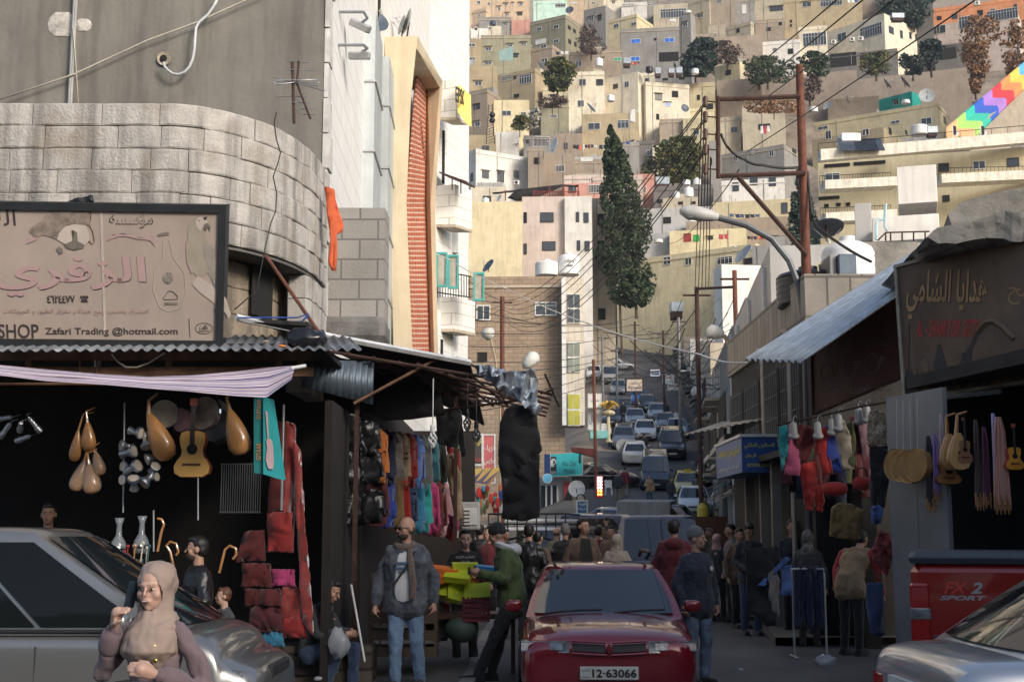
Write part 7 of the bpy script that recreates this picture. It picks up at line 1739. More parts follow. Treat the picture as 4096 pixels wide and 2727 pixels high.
def person(P, rz, h, label, top='black', legs='dkjean', skin=SKIN, hair='short', hm=None, pose=None, D=None, lean=0, hy=0, hp=0, puff=1.0, long=.0, hands=.5, group=None, name='person', beard=False, seat=False, shoe='black', fat=1.0, topm=None):
 """P = point on the ground, rz = where the figure faces (0 = the viewer), joints in a 1.75 m frame scaled to h"""
 D = D or P[1]; k = h/1.75; vox = .010 if D < 8 else .014 if D < 17 else .02 if D < 32 else .03
 near = D < 17; t = thing(name, label, 'person', P, rz, group); J = dict(pel=(0,.0,.95), chest=(0,0,1.28), neck=(0,.0,1.47), head=(0,-.02,1.63))
 for s, x in (('L',1),('R',-1)):
  J.update({'s'+s:(x*.185,0,1.41),'e'+s:(x*.25,.03,1.14),'w'+s:(x*.26,-.06,.89),'h'+s:(x*.09,0,.92),'k'+s:(x*.105,-.02,.50),'a'+s:(x*.11,.02,.09)})
 J.update(pose or {})
 J = {a: Vector(b) for a, b in J.items()}
 if lean:
  Q = Matrix.Rotation(lean, 3, 'X'); c = J['pel']
  for a in J:
   if a[0] not in 'hka' and a != 'pel' or a == 'head': J[a] = c + Q @ (J[a]-c)
 J = {a: b*k for a, b in J.items()}; side = (J['sL']-J['sR']).normalized()
 sp = [J['pel']+Vector((0,0,-.06*k)), J['pel']+Vector((0,0,.05*k)), J['pel'].lerp(J['chest'],.5), J['chest'], (J['sL']+J['sR'])/2+Vector((0,0,-.005*k)), J['neck']]
 def torso(b, f, n0=0, rr=((.165,.12),(.165,.125),(.155,.12),(.185,.13),(.15,.10),(.06,.06))):
  R_ = []
  for i in range(n0, 6):
   p = sp[i]; tn = (sp[min(5,i+1)]-sp[max(0,i-1)]).normalized(); fw = tn.cross(side).normalized(); fx = f*fat
   R_.append([p + side*rr[i][0]*fx*k*math.cos(2*math.pi*q/14) + fw*rr[i][1]*fx*k*math.sin(2*math.pi*q/14) for q in range(14)])
  b.loft(R_)
 Mh = Matrix.Translation(J['head']) @ Matrix.Rotation(hy,4,'Z') @ Matrix.Rotation(hp+lean*.4,4,'X') @ Matrix.Scale(k,4)
 # ---- body: one continuous skin surface
 b = MB(); torso(b, .8)
 for s in 'LR':
  b.cap(J['s'+s]-side*(.035 if s == 'L' else -.035)*k-Vector((0,0,.03*k)),J['e'+s],.036*k,.03*k); b.cap(J['e'+s],J['w'+s],.03*k,.024*k); b.cap(J['h'+s],J['k'+s],.07*k,.048*k); b.cap(J['k'+s],J['a'+s],.048*k,.032*k)
  b.cap(J['a'+s]-Vector((0,0,.04*k)), J['a'+s]+Vector((0,-.16*k,-.055*k)), .035*k, .03*k)
  fd = (J['w'+s]-J['e'+s]).normalized(); ax = fd.cross(side*(1 if s == 'L' else -1))
  if ax.length < .2: ax = Vector((0,-1,0))
  ax.normalize(); ac = ax.cross(fd).normalized(); w0 = J['w'+s]
  pn = -ac; curl = hands
  if vox <= .02:
   kn = w0+fd*.085*k; b.cap(w0, kn, .024*k, .034*k, 8); b.cap(w0+fd*.03*k+ax*.016*k, kn+ax*.024*k, .018*k,.015*k, 8); b.cap(w0+fd*.03*k-ax*.016*k, kn-ax*.024*k, .018*k,.015*k, 8)
   for i, L_ in enumerate((.068,.078,.072,.055)):
    p0 = kn + ax*(.03-.02*i)*k; d = fd.copy();
    for sg in range(3):
     d = (d*math.cos(curl*.75) + pn*math.sin(curl*.75)).normalized(); p1 = p0+d*L_*k*(.42,.33,.25)[sg]; b.cap(p0,p1,.0098*k-.0007*sg*k,.0092*k-.0008*sg*k,6); p0 = p1
   p0 = w0+fd*.025*k+ax*.025*k
   for sg in range(2): p1 = p0+(fd*.7+ax*(.55-.5*sg)+pn*(.35+.3*sg)).normalized()*.038*k; b.cap(p0,p1,.012*k,.010*k,6); p0 = p1
 b.M = Mh
 b.ell((0,.008,.03),(.076,.096,.098),14,10); b.ell((0,-.03,-.05),(.057,.062,.066),12,8); b.cap((0,-.05,-.085),(0,-.062,-.088),.026,.024)
 f_ = skin is SKINF; b.cap((0,-.092,.012),(0,-.108 if f_ else -.114,-.022),.008,.010 if f_ else .0135); b.ell((0,-.083,.022),(.05,.014,.012)); b.ell((0,-.088,-.058),(.024,.012,.012))
 for x in (-1,1):
  if hair not in ('hijab','hood'): b.ell((x*.078,.008,-.005),(.012,.022,.032))
  b.ell((x*.038,-.062,-.024),(.030,.022,.03))
 b.M = Matrix(); b.cap(J['neck']-Vector((0,0,.02*k)), J['head']+Vector((0,.015*k,-.04*k)), .056*k, .05*k)
 remesh(b, vox*(.65 if near else 1), skin, 'body', t, 1)
 if D < 34:
  e = MB(); e.M = Mh; br = MB(); br.M = Mh
  for x in (-1,1):
   if near:
    q = MB(); q.M = Mh; q.ell((x*.030,-.082,.004),(.0125,.008,.006),10,6); eo = q.build('eye', EYEW, t, True); q = MB(); q.M = Mh; q.ell((x*.030,-.0885,.0045),(.0068,.004,.0062),8,6); q.build('pupil', EYED, eo, True)
   else:
    q = MB(); q.M = Mh; q.ell((x*.030,-.086,.004),(.014,.008,.008),8,5); q.build('eye', EYED, t)
   q = MB(); q.M = Mh; q.cap((x*.014,-.094,.026),(x*.046,-.084,.028),.0045,.003,6); q.build('eyebrow', hm or HAIRB, t)
  q = MB(); q.M = Mh; q.ell((0,-.0985,-.056),(.024,.006,.006),10,6); mo = q.build('mouth', LIP, t, True)
  if D < 8: q = MB(); q.M = Mh; q.ell((0,-.1025,-.0555),(.017,.004,.003),10,6); q.build('teeth', EYEW, mo, True)
 # ---- clothes
 a = MB(); torso(a, 1.0*puff, 0)
 hemz = J['pel']+Vector((0,0,(-.10-long)*k))
 if not seat: a.cap(J['pel']+side*.06*k, hemz+side*(.07+.1*long)*k, .125*k*puff*fat, (.125+.08*long)*k*puff*fat, 12); a.cap(J['pel']-side*.06*k, hemz-side*(.07+.1*long)*k, .125*k*puff*fat, (.125+.08*long)*k*puff*fat, 12)
 for s in 'LR':
  a.cap(J['s'+s]-side*(.022 if s == 'L' else -.022)*k-Vector((0,0,.02*k)),J['e'+s],.054*k*puff,.05*k*puff); a.cap(J['neck']-Vector((0,0,.03*k)),J['s'+s]-side*(.03 if s == 'L' else -.03)*k,.058*k,.05*k*puff); a.cap(J['e'+s],J['w'+s].lerp(J['e'+s],.06),.056*k*puff,.043*k*puff)
 a.tube([J['neck']+Vector((0,0,-.05*k)),J['neck']+Vector((0,-.005,.015*k))],[.085*k,.07*k],12)
 remesh(a, vox, F[top] if isinstance(top, str) else top, 'jacket', t, 2, .016 if near else .02, len(label)*7%97)
 if topm: topm(t, J, k)
 lg = MB()
 for s in 'LR': lg.cap(J['h'+s]+Vector((0,0,.02*k)),J['k'+s],.098*k*fat,.07*k*fat); lg.cap(J['k'+s],J['a'+s]+Vector((0,0,.0)),.07*k*fat,.058*k)
 lg.cap(J['hL'],J['hR'],.11*k,.11*k); lg.ell(J['pel'],(.155*k*fat,.12*k*fat,.12*k))
 remesh(lg, vox, F[legs] if isinstance(legs, str) else legs, 'trousers', t, 2, .014, 5)
 for s in 'LR':
  q = J['a'+s]; sh = MB(); sh.cap(q+Vector((0,.03*k,-.045*k)), q+Vector((0,-.17*k,-.055*k)), .048*k, .042*k, 10); sh.box(q.x-.045*k,q.y-.2*k,q.z-.09*k,q.x+.045*k,q.y+.075*k,q.z-.06*k); sh.build('shoe', F[shoe], t, True)
 # ---- head covering
 hm = hm or HAIRB
 q = MB(); q.M = Mh
 if hair == 'short':
  q.ell((0,.022,.042),(.083,.094,.096),16,10); q.ell((0,.045,.0),(.079,.066,.08),14,8); q.ell((0,-.035,.10),(.062,.05,.034),12,8); remesh(q, .012 if near else .02, hm, 'hair', t, 1, .006)
 elif hair == 'bald':
  q.ell((0,.042,-.005),(.080,.062,.05),14,8); q.build('hair', mat('hair_stubble',(.10,.07,.055),.8), t, True)
 elif hair == 'beanie':
  q.ell((0,.016,.058),(.088,.104,.098),16,10); q.build('beanie', hm, t, True); r_ = MB(); r_.M = Mh @ Matrix.Rotation(-.22,4,'X'); r_.lathe([(.088,.02),(.095,.03),(.094,.062),(.086,.066)],18,(0,.012,0)); r_.build('beanie_band', hm, t, True)
 elif hair == 'cap':
  q.ell((0,.012,.07),(.084,.10,.07),16,10); q.build('cap', hm, t, True)
 elif hair in ('hijab','hood'):
  q.ell((0,.03,.03),(.099,.112,.118),18,12); q.M = Matrix(); c = J['head']
  q.tube([c+Vector((0,.02*k,-.03*k)),J['neck']+Vector((0,-.01*k,.05*k)),J['neck']+Vector((0,-.01*k,-.01*k)),J['neck']+Vector((0,-.02*k,-.09*k)),J['chest']+Vector((0,-.05*k,(.03 if hair == 'hijab' else .14)*k)),J['chest']+Vector((0,-.03*k,(-.08 if hair == 'hijab' else .10)*k))],[.092*k,.084*k,.105*k,.15*k,.145*k,.06*k],18)
  for i in range(4): q.tube([J['neck']+Vector((math.cos(a_)*(.10+.014*i)*k,math.sin(a_)*(.10+.014*i)*k-.015*k,(.01-.035*i+.03*math.sin(a_*1+i))*k)) for a_ in [j*.45 for j in range(15)]],.0095*k,6)
  o = remesh(q, .0075 if D < 8 else min(vox,.014), hm, 'headscarf' if hair == 'hijab' else 'hood', t, 2, .012)
  iv = Mh.inverted(); bm_ = bmesh.new(); bm_.from_mesh(o.data)
  bmesh.ops.delete(bm_, geom=[v for v in bm_.verts if (lambda z: z.y < -.01 and (z.x/.066)**2+((z.z+.014)/.088)**2 < 1)(iv @ v.co)], context='VERTS'); bm_.to_mesh(o.data); bm_.free()
 if beard: q = MB(); q.M = Mh; q.ell((0,-.037,-.066),(.058,.058,.052),14,8); q.ell((0,-.098,-.042),(.024,.008,.006),8,5); q.build('beard', mat('beard_short',(.05,.035,.028),.85,var=.4,ns=60), t, True)
 return t, J, Mh
def ground(c, u, D, z=None, v=1400): p = at(c,u,v,D); return Vector((p.x, D, street_z(D)+.01 if z is None else z))
# woman with phone
p = at('W',362,1340,6.3)
def womantop(t, J, k):
 for i, z in enumerate((1.40,1.33,1.24,1.15,1.02)): MB().ell(Vector((.075+.012*i,-.155-.004*i,z-.05))*k,(.011,.006,.011),8,6).build('button', mat('brass',(.6,.38,.10),.3,1), t, True)
 a = MB(); a.prism([Vector((-.11,-.2,.80))*k,Vector((.07,-.2,.80))*k,Vector((.06,-.195,1.0))*k,Vector((.045,-.19,1.17))*k,Vector((-.05,-.19,1.17))*k,Vector((-.085,-.195,1.0))*k],(0,.07,0)); a.build('purple_top', F['purple'], t)
 MB().cap(J['wL'].lerp(J['eL'],.22),J['wL'].lerp(J['eL'],.42),.056*k,.06*k,12).build('cuff', F['mauve'], t, True); MB().cap(J['wR'].lerp(J['eR'],.22),J['wR'].lerp(J['eR'],.42),.056*k,.06*k,12).build('cuff', F['mauve'], t, True)
t, J, Mh = person((p.x,6.3,-.15),-.22,1.60,'woman in beige headscarf and mauve coat with brass buttons, talking on a phone','mauve','black',SKINF,'hijab',mat('beige_headscarf',(.30,.225,.185),.85,var=.08,bump=.1),dict(eR=(-.275,-.02,1.20),wR=(-.165,-.125,1.44),eL=(.29,.04,1.11),wL=(.13,-.23,1.22)),6.3,hy=-.05,hp=.06,hands=.9,long=.1,topm=womantop,fat=.88,puff=.9)
q = tag(MB().bbox(-.036,-.005,-.07,.036,.005,.07,.006).build('mobile_phone', mat('phone_glass',(.02,.03,.045),.1), None),'black mobile phone held to the ear by the woman in the headscarf','phone'); q.matrix_world = Matrix.Translation((p.x,6.3,-.15)) @ Matrix.Rotation(-.22,4,'Z') @ Mh @ Matrix.Translation((-.118,-.035,-.03)) @ Matrix.Rotation(.25,4,'Y') @ Matrix.Rotation(1.3,4,'Z')
b = thing('handbag','grey handbag strap and bag over the arm of the woman in the mauve coat','bag',(p.x+.26,6.2,.72)); MB().tube([(-.03,0,.16),(.03,.0,.18),(.05,.0,.08),(.07,0,-.1)],.012,6).build('strap', F['grey'], b, True); MB().bbox(-.02,-.06,-.4,.26,.1,-.1,.05).build('bag_body', F['grey'], b)
# bald man in the patterned jacket
def openjacket(t, J, k):
 a = MB(); a.loft([[Vector((x,y,z))*k for x, y, z in r] for r in ([(-.075,-.14,1.42),(.075,-.14,1.42),(.06,-.06,1.44),(-.06,-.06,1.44)],[(-.10,-.205,1.28),(.10,-.205,1.28),(.09,-.1,1.28),(-.09,-.1,1.28)],[(-.115,-.225,1.08),(.12,-.225,1.08),(.1,-.1,1.08),(-.1,-.1,1.08)],[(-.13,-.215,.84),(.14,-.215,.84),(.12,-.08,.84),(-.11,-.08,.84)])]); o = a.build('t_shirt', F['white'], t, True, 60); subdiv(o, 1)
 for z, w_ in ((1.27,.11),(1.22,.13),(1.18,.07)): MB().box(-w_/2*k,-.218*k,z*k,w_/2*k,-.19*k,(z+.022)*k).build('print', F['blue'], t)
 s_ = F['scarf']; MB().tube([Vector(q)*k for q in ((-.10,-.03,1.46),(-.06,-.10,1.44),(.05,-.115,1.43),(.10,-.04,1.46),(.04,.06,1.48),(-.06,.05,1.48),(-.10,-.03,1.46))],.036*k,8).build('scarf', s_, t, True); MB().tube([Vector(q)*k for q in ((.06,-.12,1.42),(.09,-.215,1.28),(.12,-.23,1.08),(.11,-.22,.92))],[.03*k,.036*k,.04*k,.035*k],8).build('scarf_end', s_, t, True)
 MB().tube([Vector(q)*k for q in ((.12,-.15,1.40),(.03,-.22,1.22),(-.09,-.23,1.05))],.012*k,6).build('strap', F['black'], t)
F['scarf'] = fab('scarf_brown', (.13,.095,.075), .9, .4, 30)
p = ground('W',933,14.3,-.035)
t, J, Mh = person(p,-.12,1.80,'bald bearded man in patterned grey-blue jacket, white T-shirt, scarf and pale jeans','camo','jean',SKIN,'bald',None,dict(eR=(-.29,.02,1.13),wR=(-.31,-.05,.86),eL=(.285,.04,1.13),wL=(.30,-.02,.88),kL=(.115,.0,.5),aL=(.14,.10,.09),kR=(-.09,-.06,.5),aR=(-.09,-.05,.09)),hy=-.75,puff=1.22,beard=True,topm=openjacket,fat=1.12,hands=.7)
q = MB(); q.M = Mh
for x in (-.032,.032): q.bbox(x-.026,-.108,-.012,x+.026,-.104,.018,.002)
q.tube([(-.075,.0,.008),(-.06,-.10,.01),(.06,-.10,.01),(.075,.0,.008)],.003,4); q.build('sunglasses', BLACK, t)
# green padded jacket
p = ground('W',1158,14.9,-.03)
t, J, Mh = person(p,-1.45,1.76,'man in green padded jacket and striped track trousers leaning back on the red car','green','black',SKIN,'beanie',F['black'],dict(pel=(0,.10,.93),chest=(0,.05,1.26),neck=(0,-.01,1.45),head=(0,-.07,1.59),sL=(.18,.02,1.39),sR=(-.18,.02,1.39),hL=(.09,.1,.9),hR=(-.09,.1,.9),kL=(.1,-.10,.52),aL=(.1,-.30,.09),kR=(-.1,-.02,.48),aR=(-.1,-.12,.09),eL=(.24,-.03,1.12),wL=(.12,-.27,1.18),eR=(-.25,.0,1.12),wR=(-.13,-.27,1.16)),hp=.35,puff=1.25,hands=1.0)
MB().lathe([(.13,-.02),(.15,.02),(.12,.05),(.08,.03)],14,(0,.02,1.46),(0,.35,1)).build('white_hood', F['white'], t, True); o = MB().ell((0,.12,1.44),(.13,.09,.08)).build('white_hood', F['white'], t, True)
for z in range(6): MB().lathe([(.195,0),(.199,.006),(.195,.012)],16,(0,.06-.01*z*.2,1.02+z*.065)).build('quilt_seam', mat('dark_green',(.03,.045,.012),.8), t).scale = (1.0,.74,1)
for i in range(3): MB().tube([Vector((-.115-.006*i,.02+i*.035,.88)),Vector((-.155,-.03+i*.03,.66)),Vector((-.16,-.05+i*.03,.52))],.007,4).build('stripe', F['white'], t)
MB().bbox(-.06,-.40,1.17,.06,-.38,1.25,.004).build('phone', BLACK, t)
# beanie man
def clasp(t, J, k): MB().ell(Vector((.09,-.165,1.30))*k,(.025,.006,.03)).build('badge', F['white'], t)
p = ground('W',1603,15.1,-.09)
person(p,.55,1.74,'man in grey knitted cap, navy fleece and washed jeans standing beside the red car','navy',mat('cloth_washed_jean',(.12,.175,.25),.85,var=.5,ns=3),SKIN,'beanie',F['grey'],dict(eR=(-.26,.04,1.14),wR=(-.25,-.05,.90),wL=(.25,-.03,.9)),hy=.55,puff=1.15,topm=clasp,fat=1.05)
p = ground('W',1553,17.6); t, J, Mh = person(p,math.pi-.1,1.78,'man in maroon hooded jacket seen from behind, before the purple-grey van','maroon','dkjean',SKIN,'short',pose=dict(eR=(-.25,-.05,1.15),wR=(-.12,-.22,1.12),eL=(.25,-.05,1.15),wL=(.12,-.22,1.12)),puff=1.22)
MB().ell((0,.10,1.46),(.14,.09,.09)).build('hood', F['maroon'], t, True)
def innerblack(t, J, k):
 o = MB().prism([Vector(q)*k for q in ((-.06,-.15,1.46),(.06,-.15,1.46),(.09,-.175,1.2),(.09,-.17,.95),(-.09,-.17,.95),(-.09,-.175,1.2))],(0,.04,0)).build('dark_shirt', F['black'], t)
person(ground('W',1342,19.5),.25,1.80,'man in brown jacket over dark jersey, looking right behind the red car','brown','char',SKIN,'short',hy=.45,puff=1.15,beard=False,topm=innerblack)
# right side
p = ground('S',850,17.8); t, J, Mh = person(p,2.4,1.74,'man in tan padded vest and red sleeves bending over the clothes rack','tan','black',SKIN,'short',pose=dict(eR=(-.3,-.15,1.2),wR=(-.28,-.4,1.0),eL=(.3,-.1,1.2),wL=(.26,-.15,.9)),lean=.55,puff=1.2)
for s in 'LR': MB().cap(J['s'+s].lerp(J['e'+s],.15),J['e'+s],.08,.068,10).build('sleeve', F['red'], t, True); MB().cap(J['e'+s],J['w'+s].lerp(J['e'+s],.1),.068,.05,10).build('sleeve', F['red'], t, True)
person(ground('S',615,19),2.8,1.62,'woman in a black and white chequered headscarf behind the clothes rack','char','black',SKINF,'hijab',F['plaid'],long=.3,lean=.2)
person(ground('S',535,20.5),-.1,1.80,'smiling dark-haired man behind the right-hand clothes rack','navy','black',SKIN,'short',hy=.2,pose=dict(wR=(-.1,-.25,1.05),wL=(.1,-.25,1.05)))
person(ground('S',290,21),.1,1.74,'man in dark coat with a pale collar looking down at the rack by the salon','char','dkjean',SKIN,'short',hp=.5,pose=dict(wR=(-.1,-.25,1.0),wL=(.1,-.22,1.0)))
# inside and around the music stall
p = ground('L',1000,12.6,-.14); t, J, Mh = person(p,-1.1,1.70,'man in black leather jacket seen in profile behind the silver people carrier','leather','black',SKIN,'short',pose=dict(eL=(.27,.0,1.14),wL=(.16,-.2,1.05)),hy=-.35,puff=1.18,beard=True)
person(ground('L',445,12.6,-.14),1.35,1.66,'young man with a denim-blue hood in profile by the silver people carrier','blue','dkjean',SKIN,'short',hy=.2,puff=1.15)
person(ground('L',1140,12.7,-.14),-1.2,1.22,'child with auburn hair in a dark jacket next to the man in leather','char','black',SKINF,'short',HAIRR,puff=1.2)
person(ground('L',215,14.8,.2),0.2,1.72,'man standing deep in the shadow of the music stall','char','black',SKIN,'short')
p = ground('M',305,14.2,-.25); person(p,1.2,1.75,'man sitting on the stall step in jeans, looking at his phone','char','dkjean',SKIN,'short',pose=dict(pel=(0,.1,.62),chest=(0,.02,.92),neck=(0,-.06,1.10),head=(0,-.13,1.24),sL=(.18,-.02,1.04),sR=(-.18,-.02,1.04),hL=(.09,.06,.58),hR=(-.09,.06,.58),kL=(.11,-.36,.64),kR=(-.11,-.30,.66),aL=(.12,-.34,.2),aR=(-.1,-.12,.22),eL=(.23,-.12,.80),eR=(-.23,-.12,.80),wL=(.07,-.34,.80),wR=(-.07,-.34,.80)),hp=.45,seat=True)
def printed(t, J, k):
 for i, (s_, w_) in enumerate((('ROOM to PART',.24),('THE',.10),('OCEAN',.14))): text('print', s_, F['white'], t, (0,-.165,1.33-.06*i), (1,0,0), (0,0,1), w_, .035, .003)
person(ground('M',945,16.6),.05,1.66,'boy in black printed sweatshirt behind the table of bright boxes','black','black',SKINF,'short',pose=dict(eR=(-.26,-.08,1.15),wR=(-.2,-.28,1.08),eL=(.30,-.05,1.15),wL=(.32,-.25,1.05)),topm=printed,hy=.1)
# crowd between the cars: (crop, column, D, face, height, label, top, legs, head, head colour)
CG = 'people in the crowd'
for c, u, D, rz, h, lab, tp, lg, hr, hm in (
 ('R',225,25,2.9,1.74,'man in black leather jacket seen from behind, left of the boy in black','leather','khaki','short',HAIRB),
 ('R',292,23.5,-.5,1.66,'balding man in dark red, half hidden by the man in leather at the left','maroon','black','bald',None),
 ('R',300,27,.4,1.74,'man with black hair among the crowd by the white counter block','char','black','short',HAIRB),
 ('R',418,27,.6,1.66,'young man with short hair below the hanging black gown','navy','black','short',HAIRB),
 ('R',600,20,3.0,1.72,'man in black leather seen from behind holding a phone, left of the white pickup','leather','black','short',HAIRB),
 ('R',668,20.8,2.7,1.62,'dark-haired man just right of the man in leather with a phone','brown','black','short',HAIRB),
 ('R',880,22,3.0,1.74,'grey-haired man in black coat seen from behind, beside the man in brown','black','black','short',HAIRG),
 ('R',812,27,2.6,1.70,'bald man seen from behind near the white pickup','khaki','black','bald',None),
 ('R',1235,25,-.2,1.72,'dark-bearded man looking down in the crowd, left of the van','brown','black','short',HAIRB),
 ('R',1275,21,3.0,1.56,'woman in a satin beige headscarf seen from behind','beige','black','hijab',F['beige']),
 ('R',1130,26,2.9,1.72,'man in a plum jacket seen from behind, right of the man in brown','maroon','black','short',HAIRB),
 ('R',1085,29,3.0,1.72,'man with a pale chequered scarf on his head','char','black','hood',F['plaid']),
 ('R',760,29,.9,1.68,'person in a white hood with light green stripe by the black car','white','black','hood',F['white']),
 ('R',690,31,2.6,1.68,'man in a hooded khaki jacket behind the white pickup','khaki','black','hood',F['khaki']),
 ('R',500,31,2.9,1.64,'woman in a pale flowered scarf near the hanging black gown','grey','black','hijab',F['white']),
 ('R',1120,42,.1,1.60,'girl in a bright red headscarf and white top','white','black','hijab',F['red']),
 ('R',1022,41,.3,1.62,'woman in a patterned white headscarf next to the girl in red','brown','black','hijab',F['plaid']),
 ('R',1015,34,2.9,1.66,'man with black hair in front of the woman in the patterned scarf','char','black','short',HAIRB),
 ('R',1145,44,2.8,1.80,'man in a coat with furry collar behind the girl in red','brown','black','short',HAIRB),
 ('R',1198,44.5,3.1,1.80,'man in black coat and black cap behind the girl in red','black','black','cap',F['black']),
 ('R',1250,34,3.0,1.72,'person in a black scarf in the middle of the crowd','black','black','hijab',F['black']),
 ('R',1300,31,3.0,1.66,'man in dark brown behind the beige-scarfed woman','brown','black','short',HAIRB),
 ('R',1370,38,2.9,1.76,'dark-haired man just left of the purple-grey van roof','char','black','short',HAIRB),
 ('R',1435,40,3.0,1.76,'tall dark-haired man behind the purple-grey van','black','black','short',HAIRB),
 ('R',920,46,.5,1.70,'man with short hair standing beside the oval notice','char','black','short',HAIRB),
 ('R',1310,60,2.8,1.66,'man in a white cap and camouflage jacket','camo2','khaki','cap',F['white']),
 ('R',1395,59,3.0,1.80,'man in a long black coat walking up the street','black','black','short',HAIRB),
 ('G',1305,74,2.9,1.72,'grey-haired man in dark jacket walking up the street, left of a pair','navy','khaki','short',HAIRG),
 ('G',1362,76,3.0,1.78,'man in dark maroon vest walking up the street, right of a pair','maroon','khaki','short',HAIRB),
 ('G',1566,72,.1,1.74,'man in tan jacket and jeans phoning before the minivan','tan','dkjean','short',HAIRB),
 ('G',1748,71,.3,1.66,'person in dark clothes beside the yellow taxi with the minivan behind','char','dkjean','short',HAIRB),
 ('G',1530,89,2.7,1.78,'man in black beside the white saloon seen from behind','black','black','short',HAIRB),
 ('G',1354,112,0,1.72,'man in black with a white shirt in front of the slate blue car','black','black','short',HAIRB),
 ('G',1805,104,0,1.70,'man in a long white robe on the right pavement','white','white','short',HAIRB),
 ('G',1720,112,.4,1.76,'man in dark jacket and jeans under the pharmacy sign','char','dkjean','short',HAIRB),
 ('G',1245,94,2.6,1.74,'dark figure by the left kerb near the palm lamp','black','black','short',HAIRB),
 ('G',2030,62,.2,1.66,'person in a grey hood by the step ladder on the right','grey','black','hood',F['grey']),
 ('G',2125,52,.5,1.74,'man in black on the right kerb by the step ladder','black','black','short',HAIRB),
 ('G',1960,72,2.9,1.70,'person in camouflage on the right near the yellow juice stall','camo2','black','short',HAIRB),
 ('S',190,24,-1.4,1.74,'man in grey jumper leaning left at the right-hand stall row','grey','black','short',HAIRB),
 ('S',70,26,-1.0,1.68,'greying man in khaki at the edge of the right-hand stalls','khaki','black','short',HAIRG),
 ('S',108,24.5,2.8,1.56,'woman in a dusty pink headscarf by the purple-grey van','char','black','hijab',F['pink']),
 ('S',232,22.5,.3,1.66,'man with bowed head between the man in grey and the man in dark coat','brown','black','short',HAIRB)):
 person(ground(c,u,D),rz,h,lab,tp,lg,SKINF if hr == 'hijab' else SKIN,hr,hm,group=CG,puff=1.12,pose=dict(wR=(-.12,-.22,1.1)) if 'phon' in lab else dict(kL=(.1,-.10,.5),aL=(.11,-.12,.09),aR=(-.11,.18,.1)) if 'walking' in lab else None)
# ================================================================ goods on the stalls
GC = {k: fab('stock_'+k, tuple(x*.75 for x in c), .85, .25, 4) for k, c in dict(red=(.30,.018,.016), deepred=(.10,.006,.007), hotpink=(.55,.10,.20), turq=(.03,.35,.36), blue=(.02,.05,.30), beige=(.36,.30,.22), dusty=(.42,.22,.24), black=(.012,.012,.013), must=(.24,.15,.05), sky=(.12,.22,.55), grey=(.15,.15,.155), stone=(.35,.31,.27), white=(.55,.55,.55), olive=(.09,.10,.04), orange=(.50,.15,.03), teal=(.03,.14,.18), tan=(.38,.27,.17), magenta=(.45,.04,.16), maroon=(.10,.012,.018), scarlet=(.5,.03,.02), denim=(.05,.08,.18), cyan=(.04,.25,.42), navy=(.015,.022,.06)).items()}
GC['floral'] = fab('stock_floral', (.30,.24,.17), .8, .95, 30); GC['puff'] = mat('black_puffer', (.013,.013,.015), .35, var=.2, bump=.3, bs=12); GC['pattern'] = fab('stock_pattern', (.28,.05,.05), .8, .95, 16); GC['velvet'] = mat('red_velvet', (.22,.018,.013), .7, var=.35, ns=9, sheen=.6)
GI = 0
def hang(c, D, grp, *items):
 global GI
 for lab, col, nm, poly in items:
  GI += 1; o = tag(drape([at(c,u,v,D+.02*(GI%5)) for u, v in poly], GC[col], nm, .03, .09, GI, None, 24), lab, nm.replace('_',' '), grp)
def rect(u0, v0, u1, v1, s=8): return [(u0,v0),(u1,v0+s*.3),(u1+s,v1),((u0+u1)/2,v1-s),(u0-s,v1-s*.4)]
RG = 'clothes hanging under the maroon sign'
hang('S',17.6,RG,('turquoise top at the left end of the hanging clothes under the maroon sign','turq','shirt',[(445,150),(480,138),(492,180),(470,240),(478,330),(455,395),(448,330),(440,240)]),
 ('bright pink sweatshirt with dark sleeves, second from the left under the maroon sign','hotpink','sweatshirt',[(478,180),(500,168),(520,165),(560,200),(555,420),(470,415),(485,300)]),
 ('red hooded top among the hanging clothes, over red trousers','deepred','hoodie',[(530,150),(560,135),(600,140),(640,170),(630,250),(602,345),(520,365),(530,260)]),
 ('long red trousers hanging under the red hooded top','scarlet','trousers',[(555,350),(640,340),(672,430),(690,560),(685,625),(650,615),(640,470),(602,430),(627,610),(592,615),(570,450)]),
 ('plain bright red dress left of the blue dress','scarlet','dress',[(640,200),(680,150),(710,160),(700,250),(732,415),(690,415),(660,300)]),
 ('royal blue dress between the red dress and the furry beige top','blue','dress',[(690,150),(720,140),(745,180),(752,280),(785,402),(730,415),(702,300)]),
 ('beige furry top on a white bust','beige','top',[(735,170),(770,110),(800,110),(820,170),(850,260),(865,380),(800,390),(760,300)]),
 ('brown furry waistcoat behind the beige furry top','olive','waistcoat',[(800,140),(840,120),(860,230),(870,360),(838,370),(815,250)]),
 ('dark red blouse left of the dusty pink dress','deepred','blouse',[(835,90),(890,80),(905,150),(900,290),(860,310),(845,200)]),
 ('dusty pink dress with lace beside the floral blouse','dusty','dress',[(880,90),(910,70),(950,60),(940,180),(952,270),(915,335),(895,230)]))
